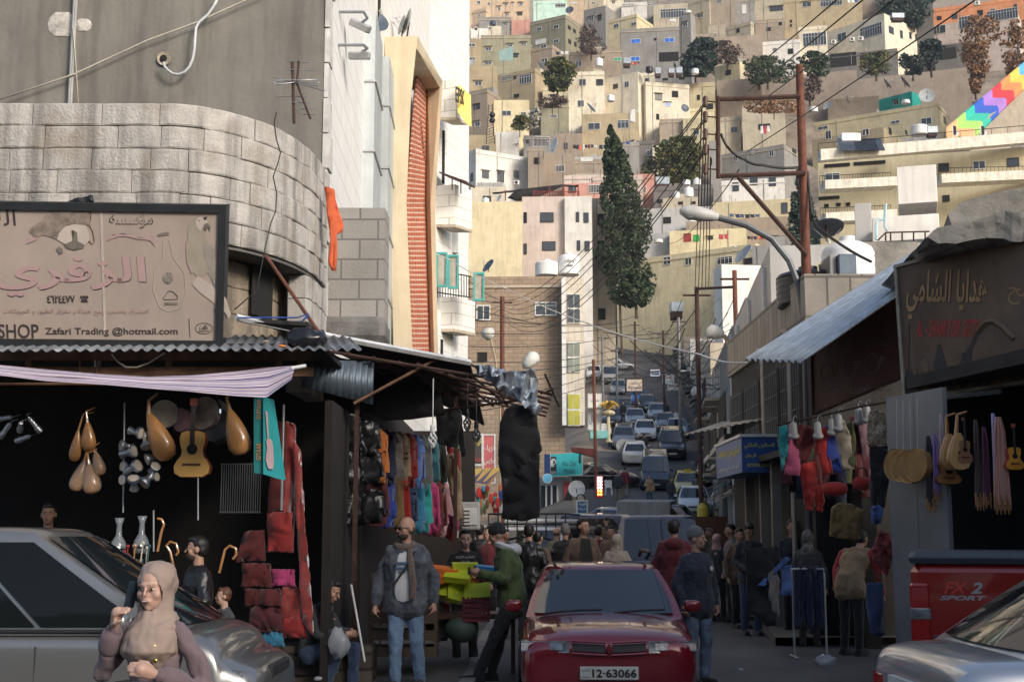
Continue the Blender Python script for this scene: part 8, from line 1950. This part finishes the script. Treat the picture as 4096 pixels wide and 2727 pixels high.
hang('S',16.4,RG,('floral blouse with long sleeves at the right end of the hanging clothes','floral','blouse',[(950,60),(985,48),(1020,75),(1080,50),(1098,100),(1100,250),(1055,240),(1058,150),(1045,258),(955,258),(975,180),(935,250),(938,150)]),
 ('black trousers hanging below the floral blouse','black','trousers',[(945,258),(1055,258),(1052,440),(1020,600),(990,590),(998,420),(975,590),(955,580)]),
 ('mustard jacket hanging low in the right stall','must','jacket',[(730,600),(780,570),(850,580),(905,615),(895,770),(850,775),(840,700),(795,770),(720,755)]),
 ('red, black and white patterned jumper on a stand by the grey doors','pattern','jumper',[(960,830),(1000,720),(1050,740),(1078,850),(1045,975),(1022,870),(965,885)]),
 ('small blue flowered bundle above the patterned jumper','sky','scarf',[(950,600),(990,580),(1022,610),(1005,685),(955,690)]),
 ('faded blue jeans hanging beside the bending man','denim','jeans',[(930,1020),(1015,1010),(1030,1310),(985,1310),(975,1150),(965,1300),(940,1290)]),
 ('striped purple cloth stack by the red pickup','maroon','cloth_pile',[(1110,1060),(1190,1045),(1195,1120),(1115,1125)]))
for i in range(11): hang('S',18.3,'back row under the maroon sign',('dark garment in the crowded back row under the maroon sign',('maroon','black','navy','olive','deepred')[i%5],'garment',rect(455+i*44,215+(i%3)*25,500+i*44,470+(i%4)*40)))
for u0, v0, w_, h_, lab in ((675,425,150,110,'left one of two quilted red handbags on the right stall'),(845,395,115,110,'right one of two quilted red handbags on the right stall')):
 p = at('S',u0+w_/2,v0+h_*.6,16.9); s_ = px('S',1,16.9); t = thing('handbag', lab, 'handbag', p, 0, 'red handbags'); o = MB().bbox(-w_*s_/2,-.1,-h_*s_*.4,w_*s_/2,.1,h_*s_*.35,.07).build('bag_body', GC['scarlet'], t, True); subdiv(o,1)
 MB().tube([(-w_*s_*.3,0,h_*s_*.3),(-w_*s_*.15,0,h_*s_*.75),(w_*s_*.15,0,h_*s_*.75),(w_*s_*.3,0,h_*s_*.3)],.012,5).build('bag_handle', GC['deepred'], t, True)
tag(MB().tube([at('S',430,138,18.2),at('S',640,95,17.8),at('S',900,35,17),at('S',1110,0,16.3)],.015,5).build('hanging_rail', RUSTD, None),'rusty rail carrying the clothes under the maroon sign','rail')
for i, (u, v, D) in enumerate(((520,150,17.5),(735,130,17.5),(772,108,17.45),(883,70,17.3),(928,60,17.2),(655,150,17.5))):
 p = at('S',u,v,D); t = thing('mannequin_bust','white mannequin bust above the hanging clothes of the maroon-sign stall','mannequin',p,0,'white mannequin busts'); b = MB(); b.cap((0,0,-.1),(0,0,.03),.055,.045,10); b.ell((0,0,-.12),(.075,.05,.05)); b.build('bust', mat('bust_grey',(.36,.35,.33),.6), t, True, 180); MB().tube([(0,0,.05),(0,0,.12),(.03,0,.16),(.05,0,.13)],.006,4).build('hook', STEEL, t)
# drums, lutes, guitars
GOLDD = mat('drum_gold', (.42,.25,.10), .35, .4, var=.25, ns=8); SKN = mat('drum_skin', (.50,.44,.36), .6, var=.12); WOODL = mat('lute_wood', (.42,.20,.065), .32, var=.22, ns=7, coat=.4); WOODD = mat('dark_wood', (.07,.03,.015), .5); SPR = mat('spruce_top', (.50,.30,.11), .4, var=.12, coat=.3)
for i, (u, v) in enumerate(((1100,360),(1135,365),(1175,370),(1215,360))):
 p = at('S',u,v,15.0-.12*i); t = thing('frame_drum','gold-rimmed frame drum with laced cords in the row left of the lutes' if i < 3 else 'frame drum with a bright gilt inside, last in its row beside the lutes','drum',p,0,'gold frame drums'); ax = Vector((-.9,-.42,.05)).normalized(); r_ = .185
 MB().lathe([(r_*.97,-.04),(r_,-.045),(r_,.045),(r_*.97,.04)],28,(0,0,0),ax,False).build('rim', GOLDD, t, True); MB().lathe([(.005,.036),(r_*.97,.036),(r_*.97,.04),(.005,.04)],28,(0,0,0),ax).build('drumhead', GOLDD, t)
 MB().tube([(0,0,r_),(.02,0,.75)],.005,4).build('cord', CREAMC, t)
def lute(c, D, top, join, bot, wid, label, m=WOODL, grp='lutes hanging in the stalls', face=None, wrap=False, yaw=0):
 A, J_, B_ = at(c,*top,D), at(c,*join,D), at(c,*bot,D); t = thing('lute', label, 'lute', J_, 0, grp); ax = (B_-J_); L = ax.length; ax.normalize(); r = px(c,wid,D)/2
 prof = [(r*q,L*z) for q, z in ((.16,0),(.38,.12),(.62,.28),(.85,.48),(.98,.68),(.97,.82),(.72,.95),(.25,1.0))]
 o = MB().lathe(prof,18,(0,0,0),ax).build('bowl', m, t, True, 60)
 for v in o.data.vertices: v.co.y *= .72
 side = ax.cross(Vector((0,1,0))).normalized(); o2 = MB().prism([Vector((0,0,0))+side*x+ax*z+Vector((0,-.02 if not face else -r*.74,0)) for x, z in [(q*.9,z) for q, z in prof]+[(-q*.9,z) for q, z in prof[::-1]]],(0,-.008,0)) if face else None
 if face:
  b = o2.build('soundboard', SPR, t)
  for z, rr in ((.55,.22),(.33,.10)): MB().lathe([(.002,0),(r*rr,0),(r*rr,.004),(.002,.004)],14,ax*L*z+Vector((0,-r*.74-.008,0)),(0,-1,0)).build('rosette', WOODD, b)
 MB().tube([ax*.02, A-J_],[r*.2,r*.12],6).build('neck', m, t)
 nd = (A-J_).normalized(); MB().tube([A-J_, A-J_+nd*.03+side*.10*(1 if wid > 0 else -1)],[r*.12,r*.08],5).build('pegbox', m, t)
 if wrap:
  w = MB().lathe([(q*1.08+.004,z*1.02-.01) for q, z in prof],14,(0,0,0),ax).build('plastic_wrap', PLAS, t, True)
 return t
PLAS = mat('clear_plastic', (.65,.65,.64), .12, alpha=.16, var=0)
lute('L',13.2,(760,130),(757,190),(862,432),125,'golden lute with bent neck, left of the hanging guitar'); lute('L',13.2,(1158,110),(1172,172),(1240,405),125,'golden lute at the right of the hanging guitar, beside the turquoise box')
for tp, jn, bt, wd, lab in (((440,185),(447,235),(455,388),78,'polished lute at the top of the plastic-wrapped bunch'),((425,200),(400,280),(378,440),62,'brown lute at the left of the plastic-wrapped bunch'),((445,380),(432,440),(378,590),72,'wrapped lute at the lower left of the bunch'),((447,400),(453,450),(475,605),92,'largest wrapped lute at the bottom of the bunch'),((470,370),(487,390),(515,510),62,'wrapped lute at the right of the bunch')): lute('L',13.3,tp,jn,bt,wd,lab,wrap=lab[0]=='w' or 'largest' in lab)
lute('S',14.2,(1370,90),(1375,190),(1395,390),118,'flat-faced lute, left of a pair in the right-hand shop',face=1); lute('S',14.0,(1432,80),(1425,185),(1438,388),126,'flat-faced lute with two rosettes in front of its pair in the right-hand shop',face=1)
def guitar(c, D, u, v0, v1, wid, label, m=SPR, rim=WOODD, tilt=0, neck=None):
 """v0..v1 body rows; neck rises above"""
 s_ = px(c,1,D); P = at(c,u,(v0+v1)/2,D); H_ = (v1-v0)*s_; W2 = wid*s_/2; t = thing('guitar', label, 'guitar', P, 0, 'guitars in the stalls'); t.rotation_euler = (0,tilt,0)
 out = [(.28,.5),(.62,.46),(.72,.34),(.68,.2),(.58,.08),(.62,-.04),(.85,-.16),(1,-.28),(.94,-.42),(.6,-.5)]
 poly = [(x*W2,0,z*H_) for x, z in out]+[(-x*W2,0,z*H_) for x, z in out[::-1]]
 MB().prism([(x*1.03,.0,z*1.02) for x, _, z in poly],(0,.10,0)).build('body', rim, t); MB().prism([(x,-.006,z) for x, _, z in poly],(0,.005,0)).build('soundboard', m, t)
 MB().lathe([(.001,0),(W2*.3,0),(W2*.3,.004),(.001,.004)],16,(0,-.007,H_*.1),(0,-1,0)).build('soundhole', DARK, t); MB().box(-W2*.5,-.02,-H_*.25,W2*.5,-.0065,-H_*.21).build('bridge', WOODD, t)
 nl = (neck or (v1-v0)*.62)*s_; nk = MB().box(-W2*.13,-.018,H_*.2,W2*.13,-.0125,H_*.5+nl).build('fingerboard', mat('ebony',(.02,.016,.014),.5), t); MB().box(-W2*.2,-.016,H_*.5+nl+.001,W2*.2,.01,H_*.5+nl+H_*.16).build('headstock', rim, t)
 return t
guitar('L',13.1,982,285,518,182,'honey-coloured classical guitar hanging in the music stall',mat('honey_top',(.46,.27,.08),.35,var=.2,coat=.4),mat('red_wood',(.20,.05,.03),.4),neck=130)
guitar('S',14.3,1385,340,465,135,'orange-brown guitar behind the pair of flat-faced lutes',mat('orange_top',(.45,.20,.06),.4),neck=200); guitar('S',13.6,1752,262,385,98,'small sunburst toy guitar in a bag at the right end of the shop',mat('sunburst',(.60,.26,.03),.35,var=.3,coat=.5),mat('toy_red',(.35,.06,.03),.4),neck=110); guitar('S',13.9,1475,225,350,84,'small brown guitar wrapped in plastic beside the lutes',mat('brown_top',(.28,.14,.07),.4),neck=110)
SIL2 = mat('beaten_aluminium', (.55,.56,.58), .28, .9, var=.15, ns=14, bump=.4, bs=40); BLUB = mat('blue_band', (.05,.12,.30), .4)
for i, (u, v, ax, sz) in enumerate(((705,292,(.9,-.3,-.2),50),(750,350,(.3,-.4,-.9),56),(632,360,(-.8,-.6,.1),46),(668,392,(.9,-.35,.2),56),(765,425,(-.8,-.5,-.4),50),(640,465,(-.6,-.7,.1),44),(690,468,(.8,-.4,.35),58),(790,470,(.5,-.6,.4),44),(635,535,(-.5,-.8,0),42),(684,540,(.1,-.6,.7),54),(745,540,(-.5,-.5,-.6),56),(790,520,(.9,-.4,.1),40))):
 ax = Vector(ax).normalized(); s_ = px('L',sz,13.2); t = thing('goblet_drum','silver goblet drum in the hanging bunch of metal drums' if i else 'topmost silver goblet drum with a blue band in the hanging bunch','drum',at('L',u,v,13.2+.02*(i%3))-ax*s_*.3,0,'bunch of silver goblet drums')
 MB().lathe([(s_*.45,-s_*.7),(s_*.36,-s_*.45),(s_*.28,-s_*.1),(s_*.42,s_*.2),(s_*.6,s_*.42),(s_*.6,s_*.68),(s_*.5,s_*.7)],18,(0,0,0),ax,False).build('shell', SIL2, t, True, 50); MB().lathe([(.001,s_*.655),(s_*.57,s_*.655),(s_*.57,s_*.67),(.001,s_*.67)],18,(0,0,0),ax).build('drumhead', SKN, t); MB().lathe([(s_*.605,s_*.44),(s_*.615,s_*.47),(s_*.605,s_*.5)],18,(0,0,0),ax,False).build('band', BLUB, t)
for i, (u, v, ax) in enumerate(((25,285,(.6,-.3,.7)),(105,265,(.3,-.7,.3)),(180,255,(-.55,-.4,.75)),(115,325,(.8,-.5,.2)),(18,220,(.9,-.3,.1)))):
 ax = Vector(ax).normalized(); t = thing('metal_shaker','shiny metal coffee grinder in the bunch at the far left of the stall','grinder',at('L',u,v,13.4),0,'bunch of metal grinders'); MB().lathe([(.001,-.09),(.032,-.09),(.034,-.03),(.026,-.02),(.026,.08),(.02,.1),(.001,.1)],14,(0,0,0),ax).build('cylinder', SIL2, t, True, 40); MB().tube([ax*.1,ax*.14,ax*.14+Vector((.06,0,.02))],.006,5).build('crank', CHROME, t)
for u, v, r_, ax, m, lab in ((840,200,.14,(.3,-.95,0),SKN,'pale painted frame drum half hidden behind the left golden lute'),(950,230,.12,(-.6,-.8,0),GC['dusty'],'pink-skinned drum behind the guitar neck'),(1065,200,.17,(-.5,-.85,.1),mat('drum_shell_pale',(.30,.24,.2),.6,var=.4,ns=10),'deep pale drum with hoops above the guitar'),(1115,260,.17,(-.2,-.97,.1),mat('dark_skin',(.06,.06,.065),.5),'dark flat drum behind the right golden lute')):
 ax = Vector(ax).normalized(); t = thing('drum', lab, 'drum', at('L',u,v,13.6), 0, 'drums in the music stall'); MB().lathe([(r_,-.12),(r_*1.03,-.1),(r_,-.08),(r_,.05),(r_*1.03,.06),(r_*1.03,.08),(.001,.082)],24,(0,0,0),ax).build('shell', m, t, True, 40); MB().lathe([(r_*1.01,-.02),(r_*1.04,0),(r_*1.01,.02)],24,(0,0,0),ax,False).build('hoop', CHROME, t)
TEALB = mat('teal_card', (.03,.36,.37), .5, var=.08)
t = thing('guitar_box','tall turquoise guitar box with a picture of a guitar','box',(0,0,0)); FR = [(1345,112),(1372,118),(1432,532),(1345,505)]; P = [at('L',u,v,13.0) for u, v in FR]; Q = [at('L',u,v,13.05) for u, v in ((1298,118),(1345,112),(1345,505),(1298,500))]
MB().prism(P,(.03,.14,0)).build('box_front', TEALB, t); MB().prism([q+Vector((-.002,.0,0)) for q in Q],(0,.13,0)).build('box_side', mat('teal_dark',(.015,.19,.19),.5), t)
gp_ = [(1356,180),(1368,190),(1374,325),(1390,330),(1396,370),(1400,440),(1395,480),(1372,478),(1358,430),(1366,370),(1360,335),(1368,325)]
MB().prism([at('L',u,v,12.985) for u, v in gp_],(0,-.003,0)).build('picture', mat('pale_pink',(.55,.40,.42),.6), t); text('lettering','GITAAR',mat('box_orange',(.55,.22,.05),.6),t,at('L',1322,390,13.04),(0,0,1),(-1,0,0),.17,.05,.003); text('lettering','GUITAAR',mat('box_orange',(.55,.22,.05),.6),t,at('L',1322,175,13.04),(0,0,1),(-1,0,0),.2,.04,.003)
RGP = 'red garments at the edge of the music stall'
hang('L',13.5,RGP,('long red velvet robe on a pole beside the turquoise box','velvet','robe',[(1450,235),(1505,250),(1480,380),(1492,620),(1495,908),(1430,890),(1365,905),(1375,700),(1450,700)]),
 ('dark red robe at the top left of the red garments','deepred','robe',[(1395,230),(1440,240),(1445,690),(1370,700),(1385,450)]),('red velvet strip hanging at the right end of the red garments','velvet','robe',[(1500,330),(1530,380),(1560,760),(1600,1330),(1545,1260),(1520,800)]),
 ('wide dark red tiered skirt, upper left of the skirts','deepred','skirt',[(1250,800),(1350,790),(1355,950),(1300,945),(1208,955),(1225,880)]),('crimson skirt hem with pink shine in the middle of the skirts','magenta','skirt',rect(1390,990,1500,1080)),('scarlet skirt at the right of the lower tier','velvet','skirt',rect(1445,1080,1530,1255)),('dark red skirt in the second tier at the left','deepred','skirt',rect(1245,960,1380,1085)),('dark red skirt in the third tier at the left','deepred','skirt',rect(1260,1090,1430,1180)),('maroon skirt in the bottom tier','maroon','skirt',rect(1280,1180,1440,1310)),('bright blue skirt hem at the foot of the red garments','cyan','skirt',rect(1298,1308,1442,1385)),('red skirt low by the street end of the stall','red','skirt',rect(1450,1240,1560,1345)),('red gown behind the velvet robe','red','gown',[(1365,700),(1490,700),(1495,905),(1370,900)]))
t = thing('wire_rack','dark wire rack hanging under the turquoise guitar box','rack',at('L',1225,700,13.7)); b = MB()
for i in range(18): x = -.2+i*.024; b.tube([(x,0,0),(x,0,.5)],.004,4)
for z in (0,.5): b.tube([(-.21,0,z),(.22,0,z)],.008,4)
b.build('wires', STEEL, t)
for i, pts in enumerate(([(1120,1010),(1140,930),(1150,890),(1175,870),(1205,885),(1208,915),(1190,940)],[(890,990),(870,900),(850,870),(870,850),(900,860),(912,900),(900,920)],[(805,900),(825,800),(838,760),(825,735),(805,732)],[(550,870),(565,960),(570,1000)])):
 tag(MB().tube([at('L',u,v,13.0) for u, v in pts],.013,6).build('walking_cane', WOODL, None, True),('curved wooden walking cane beside the man in leather','walking cane with a hooked handle behind the headscarf','white-topped cane with a metal handle by the plastic bag','thin straight cane left of the stick bin')[i],'cane','canes in the music stall')
t = thing('stick_bin','bin full of carved sticks and beads behind the headscarf woman','bin',at('L',620,1080,12.9)); r = random.Random(3)
for i in range(26):
 x = r.uniform(-.22,.22); h = r.uniform(.1,.42); b = MB().tube([(x,r.uniform(-.1,.1),-.2),(x*1.25,0,h)],.007,5); b.ell((x*1.25,0,h),(.018,.018,.02),8,6); b.build('stick', (WOODL, GC['red'], mat('bone',(.5,.45,.35),.5), WOODD, GC['teal'])[i%5], t)
for u, v, lab in ((603,920,'clear glass water-pipe vase with metal rings'),(720,910,'larger glass vase under a plastic bag')):
 t = thing('glass_vase', lab, 'vase', at('L',u,v,13.2), 0, 'glass vases'); MB().lathe([(.001,0),(.075,0),(.085,.06),(.07,.13),(.03,.2),(.026,.3),(.05,.37),(.046,.37),(.022,.3),(.03,.19)],18).build('glass', mat('clear_glass',(.30,.33,.35),.06,alpha=.5,var=0), t, True, 180); MB().lathe([(.086,.05),(.089,.07),(.086,.09)],18).build('ring', CHROME, t)
# clothes stall
BG = 'black puffer jackets stacked on one rail'
def jk(u, v, w_, h_): return [(u-w_*.12,v),(u+w_*.12,v),(u+w_*.45,v+h_*.12),(u+w_*.55,v+h_*.8),(u+w_*.38,v+h_*.82),(u+w_*.36,v+h_),(u-w_*.36,v+h_),(u-w_*.38,v+h_*.82),(u-w_*.55,v+h_*.8),(u-w_*.45,v+h_*.12)]
hang('M',15.4,BG,*[('black puffer jacket beside the hanging chain, '+q,'puff','jacket',jk(u,v,105,150)) for q, u, v in (('top left one',440,390),('top right one',520,420),('left one of the second tier',445,550),('right one of the second tier',530,545),('left one of the lowest tier',470,730),('right one of the lowest tier',540,720))])
row = 'orange navy stone tan red sky grey teal black white olive maroon blue must scarlet denim cyan turq magenta deepred dusty beige'.split()
for i, col in enumerate(row):
 q = i/(len(row)-1); u = 560+ (i%11)/10*320; v = 455+(i%11)/10*50+(i//11)*190; D = 16.2+(i%11)*.55
 hang('M',D,'jackets in the long hanging row',('%s jacket in the %s row of the long hanging clothes' % ({'stone':'stone-grey','must':'mustard','sky':'sky-blue','denim':'denim-blue','cyan':'bright blue','blue':'royal blue','dusty':'dusty pink','turq':'turquoise'}.get(col,col),('upper','lower')[i//11]),col,'jacket',jk(u,v,95,240)))
hang('M',17.6,'sleeves and coats at the street end',('red padded coat at the street end of the clothes stall','red','coat',[(860,520),(920,560),(925,640),(900,650),(880,590)]),('tan padded sleeves hanging at the street end of the clothes stall','tan','coat',[(865,570),(890,560),(925,660),(930,760),(935,850),(905,860),(885,760),(868,660)]),('magenta padded coat below the tan sleeves','magenta','coat',[(870,830),(915,850),(920,900),(885,905)]),('red padded coat under the magenta one','scarlet','coat',[(875,870),(905,900),(900,960),(860,930)]))
hang('M',15.5,None,('long black gown hanging from the tip of the stall roof','black','gown',[(1125,370),(1160,352),(1215,350),(1255,380),(1282,550),(1270,560),(1275,800),(1270,845),(1200,862),(1110,850),(1112,700),(1092,600),(1100,430)]))
hang('M',16.5,None,('short black coat hanging under the stall roof, left of the long gown','black','coat',[(815,385),(870,365),(925,375),(950,570),(930,580),(915,470),(910,540),(830,520)]))
for u, v, D, m, lab in ((803,500,15,mat('bulb_white',(.7,.7,.68),.25),'white spiral light bulb hanging under the clothes stall roof'),(995,480,16,mat('bulb_dark',(.10,.10,.10),.3),'unlit dark spiral bulb near the short black coat'),(955,430,16.4,mat('bulb_dark',(.10,.10,.10),.3),'small dark bulb further along the stall roof')):
 p = at('M',u,v,D); t = thing('light_bulb', lab, 'light bulb', p, 0, 'hanging bulbs'); b = MB()
 for k in range(4): b.tube([Vector((math.cos(k*1.57+a*.5)*.045*math.sin(a*.35+.15),math.sin(k*1.57+a*.5)*.045*math.sin(a*.35+.15),.08-a*.022)) for a in range(9)],.012,6)
 b.build('spiral', m, t, True); MB().lathe([(.03,.08),(.028,.14),(.018,.17),(.001,.17)],12).build('socket', m if 'white' in lab else BLACK, t); MB().tube([(0,0,.17),(0,.02,.7)],.006,4).build('flex', m, t)
LIME = mat('lime_box', (.48,.56,.02), .55); ORB = mat('orange_box', (.65,.16,.02), .55); BLB = mat('blue_box', (.02,.25,.55), .5)
t = thing('stall_table','low table of boxes between the boy and the man in green','table',at('M',930,1230,15.6)); t.location.z = 0; MB().box(-.6,-.3,.62,.65,.3,.68).build('table_top', WOODD, t)
for x in (-.55,.58): MB().box(x,-.25,.0,x+.05,-.2,.62).build('leg', WOODD, t); MB().box(x,.2,.0,x+.05,.25,.62).build('leg', WOODD, t)
for i, (u, v, m, ax, lab) in enumerate(((945,1062,LIME,(.1,.0,.1),'flat lime box at the top of the pile'),(860,1082,ORB,(.2,.1,.0),'orange box behind the lime ones at the left'),(850,1110,ORB,(.3,-.2,.2),'orange box tipped forward at the left'),(915,1105,LIME,(.5,.1,-.2),'lime box open in the middle of the pile'),(925,1135,LIME,(.4,.0,.3),'lime box lid in the centre of the pile'),(860,1165,LIME,(.9,.1,-.2),'lime box hanging at the left front'),(920,1190,LIME,(.9,.25,.3),'lime box with a label, tilted at the front'),(1000,1175,LIME,(.9,-.1,-.1),'lime box with a label at the right front'),(970,1145,ORB,(.9,1.2,.2),'orange box standing on edge'),(1040,1075,BLB,(.1,.1,.2),'blue box beside the hands of the man in green'))):
 o = thing('cardboard_box', lab, 'box', at('M',u,v,15.5-.05*(i%4)), 0, 'bright boxes on the table'); o.rotation_euler = ax; MB().bbox(-.15,-.10,-.035,.15,.10,.03,.006).build('box_body', m, o); MB().box(-.152,-.102,.031,.152,.102,.045).build('lid', m, o)
 if 'label' in lab: MB().box(-.02,-.1045,-.02,.03,-.1025,.02).build('label', WHITEF, o)
hang('M',15.6,None,('grey and white striped shirts heaped over the table end','grey','shirt_pile',[(760,1260),(800,1215),(850,1215),(872,1290),(865,1385),(815,1390),(765,1345)]),('red, white and blue striped shirt beside the heaped shirts','scarlet','shirt',[(845,1215),(870,1225),(888,1290),(868,1300)]))
def cratebox(c, u, v, D, d, m, label, name='plastic_crate', cat='crate'):
 t = thing(name, label, cat, at(c,u,v,D)); b = MB(); x, y, z = d
 for i in range(5): b.box(-x/2,-y/2,i*z/5,x/2,-y/2+.015,i*z/5+z*.12); b.box(-x/2,y/2-.015,i*z/5,x/2,y/2,i*z/5+z*.12)
 for i in range(7): b.box(-x/2+i*(x-.02)/6,-y/2+.002,0,-x/2+i*(x-.02)/6+.02,-y/2+.013,z)
 for s in (-1,1): b.box(s*x/2-.008,-y/2+.016,0,s*x/2+.008,y/2-.016,z)
 b.build('slats', m, t); MB().box(-x/2+.02,-y/2+.02,.0,x/2-.02,y/2-.02,.02).build('base', m, t); return t
cratebox('M',995,1300,15.4,(.3,.3,.28),mat('maroon_plastic',(.16,.02,.035),.5),'maroon plastic crate standing under the lime boxes'); cratebox('M',675,1450,15,(.75,.4,.9),mat('brown_crate',(.10,.07,.045),.7),'brown slatted crate behind the man in the patterned jacket')
o = MB().ell((0,0,.12),(.2,.18,.16),16,10).build('sack', mat('green_sack',(.06,.10,.08),.6,var=.3), None, True, 180); o.location = at('M',930,1380,15.4); tag(o,'dull green sack on the pavement left of the man in green','sack')
tag(MB().tube([at('M',445,1140,14.2),at('M',505,1478,13.9)],.012,6).build('white_cane', WHITEF, None),'long white stick leaning in the entrance of the clothes stall','stick')
for lab, c, u, v, D, s_ in (('crumpled clear plastic bag hanging near the sitting man','M',390,1400,13.9,.11),('crumpled clear plastic bag lying on the road','S',700,1450,15.2,.12),('small white scrap of paper on the road','S',228,1497,14.6,.03),('small white litter by the kerb','M',300,1553,13,.035)):
 o = MB().ell((0,0,0),(s_,s_*.8,s_*(1.4 if 'hanging' in lab else .6)),14,10).build('plastic_litter', mat('milky_plastic',(.5,.52,.54),.2,alpha=.55 if s_ > .1 else 1,var=0), None, True, 180); o.location = at(c,u,v,D); tag(o,lab,'litter')
 for q in o.data.vertices: q.co *= 1+.5*noise.noise(q.co*22+Vector((u,0,0)))
# right side racks and hoses
t = thing('clothes_rack','steel clothes rack of dark jeans standing on the road','clothes rack',at('S',525,1365,17.4)); s_ = px('S',1,17.4); t.location.z = -.02; hh = 480*s_
for x in (0,175*s_): MB().tube([(x,0,0),(x,0,hh)],.015,6).build('upright', STEEL, t); MB().tube([(x,-.25,.03),(x,.25,.03)],.015,6).build('foot', STEEL, t)
MB().tube([(-.02,0,hh),(175*s_+.02,0,hh)],.015,6).build('rail', STEEL, t)
GC['navyj'] = fab('stock_navy', (.02,.03,.075), .85, .3, 6)
hang('S',17.35,'dark jeans on the road rack',*[('dark blue jeans on the steel rack in front of the man in the tan vest','navyj','jeans',rect(530+i*24,925,552+i*24,1270-(i%3)*15,3)) for i in range(7)])
hang('S',18.4,None,('blue and white striped jumper hanging on the rack','sky','jumper',[(420,1070),(450,925),(510,918),(520,1080),(460,1085)]),('pale blue striped sleeve stretched out from the rack','sky','sleeve',[(320,1030),(480,872),(502,885),(420,960),(350,1032)]),('stone-grey cardigan left of the striped jumper','stone','cardigan',[(380,960),(420,930),(440,1000),(437,1200),(402,1190),(385,1080)]),('black coats on the rear rack by the salon sign','black','coat_row',[(255,825),(440,815),(450,1000),(420,1250),(365,1255),(300,1190),(265,1180)]))
HG = 'water-pipe hoses hanging in the gift shop'
for i, (u, v0, v1, n, w_, col, lab) in enumerate(((1655,95,620,9,80,(.52,.26,.20),'bundle of salmon pink water-pipe hoses'),(1625,75,600,2,40,(.42,.38,.62),'pale lilac hose looped beside the salmon bundle'),(1300,190,560,4,30,(.28,.16,.42),'bundle of violet hoses left of the lutes'),(1335,75,480,2,40,(.50,.36,.40),'pale pink hose looped behind the lutes'),(1530,110,600,6,40,(.08,.05,.04),'bundle of dark brown hoses right of the lutes'),(1575,150,590,4,40,(.10,.02,.05),'bundle of maroon hoses beside the salmon bundle'),(1265,200,620,5,44,(.03,.025,.03),'bundle of black hoses with wooden tips by the drums'))):
 D = 14.6-(u-1260)/450; t = thing('hose_bundle', 'hanging '+lab, 'hoses', at('S',u,v0,D), 0, HG); s_ = px('S',1,D); hm_ = mat('hose_%d'%i, col, .5, var=.1); h = (v1-v0)*s_
 for k in range(n):
  x = (k-(n-1)/2)*w_*s_/n; MB().tube([(x*.3,-.02,0),(x*.8,-.04+.01*(k%3),-h*.15),(x,-.03,-h*.6),(x*1.2,-.02,-h*(.82+.05*(k%3)))],.012,6).build('hose', hm_, t, True)
  MB().tube([(x*1.2,-.02,-h*(.82+.05*(k%3))),(x*1.25,-.02,-h*(.98+.04*(k%2)))],[.014,.008],6).build('wooden_tip', mat('tip_wood',(.32,.16,.06),.4), t)
t = thing('juice_stall','yellow juice machine on a stall by the right kerb','stall',at('G',2010,1390,46)); s_ = px('G',1,46); MB().lathe([(.001,0),(48*s_,0),(50*s_,70*s_),(30*s_,90*s_),(28*s_,110*s_),(.001,112*s_)],16).build('tank', mat('juice_yellow',(.45,.38,.05),.4), t, True, 40); MB().box(-.6,-.4,-1.4,.8,.4,-.01).build('counter', WOODD, t)
t = thing('step_ladder','white step ladder standing on the right of the street','ladder',at('G',2120,1290,56)); s_ = px('G',1,56); b = MB()
for x in (-30,30): b.tube([(x*s_,0,0),(x*.6*s_,.2,100*s_)],.03,5); b.tube([(x*s_,.6,0),(x*.6*s_,.25,100*s_)],.025,5)
for k in range(4): b.box(-28*s_,-.05,(15+k*24)*s_,28*s_,.1,(18+k*24)*s_)
b.build('ladder_frame', WHITEF, t)
t = thing('hanging_toys','rows of bright toys and clothes hanging under the small striped canopy','toys',at('G',180,1150,42)); t['kind'] = 'stuff'; r = random.Random(9); s_ = px('G',1,42)
for i in range(46): MB().ell((r.uniform(-150,150)*s_,r.uniform(-.2,.2),-r.uniform(0,200)*s_),(r.uniform(.05,.09),.05,r.uniform(.08,.22)),8,6).build('toy', GC[r.choice('red cyan orange hotpink white turq scarlet blue olive must'.split())], t)
t = thing('plastic_chair','white plastic chair by the lit red display','chair',at('G',1222,1195,72)); s_ = px('G',1,72); b = MB().box(-30*s_,-.2,45*s_,30*s_,.25,50*s_)
b.build('seat', WHITEF, t); MB().box(-30*s_,.22,51*s_,30*s_,.27,110*s_).build('backrest', WHITEF, t)
for x in (-27,27):
 for y in (-.18,.22): MB().tube([(x*s_,y,-.1),(x*.9*s_,y,45*s_)],.03,5).build('leg', WHITEF, t)

# ================================================================ thin air between the street and the hill
hz = MB().box(-330, -30, -12, 330, 660, 420).build('haze', mat('haze_air', (1,1,1), var=0), None)
m = hz.data.materials[0]; n, Lk = m.node_tree.nodes, m.node_tree.links; n.remove(n['Principled BSDF'])
v = n.new('ShaderNodeVolumePrincipled'); v.inputs['Color'].default_value = (.80,.87,1,1); v.inputs['Density'].default_value = .00022; v.inputs['Anisotropy'].default_value = .2
Lk.new(v.outputs[0], n['Material Output'].inputs['Volume']); struct(hz, 'stuff')
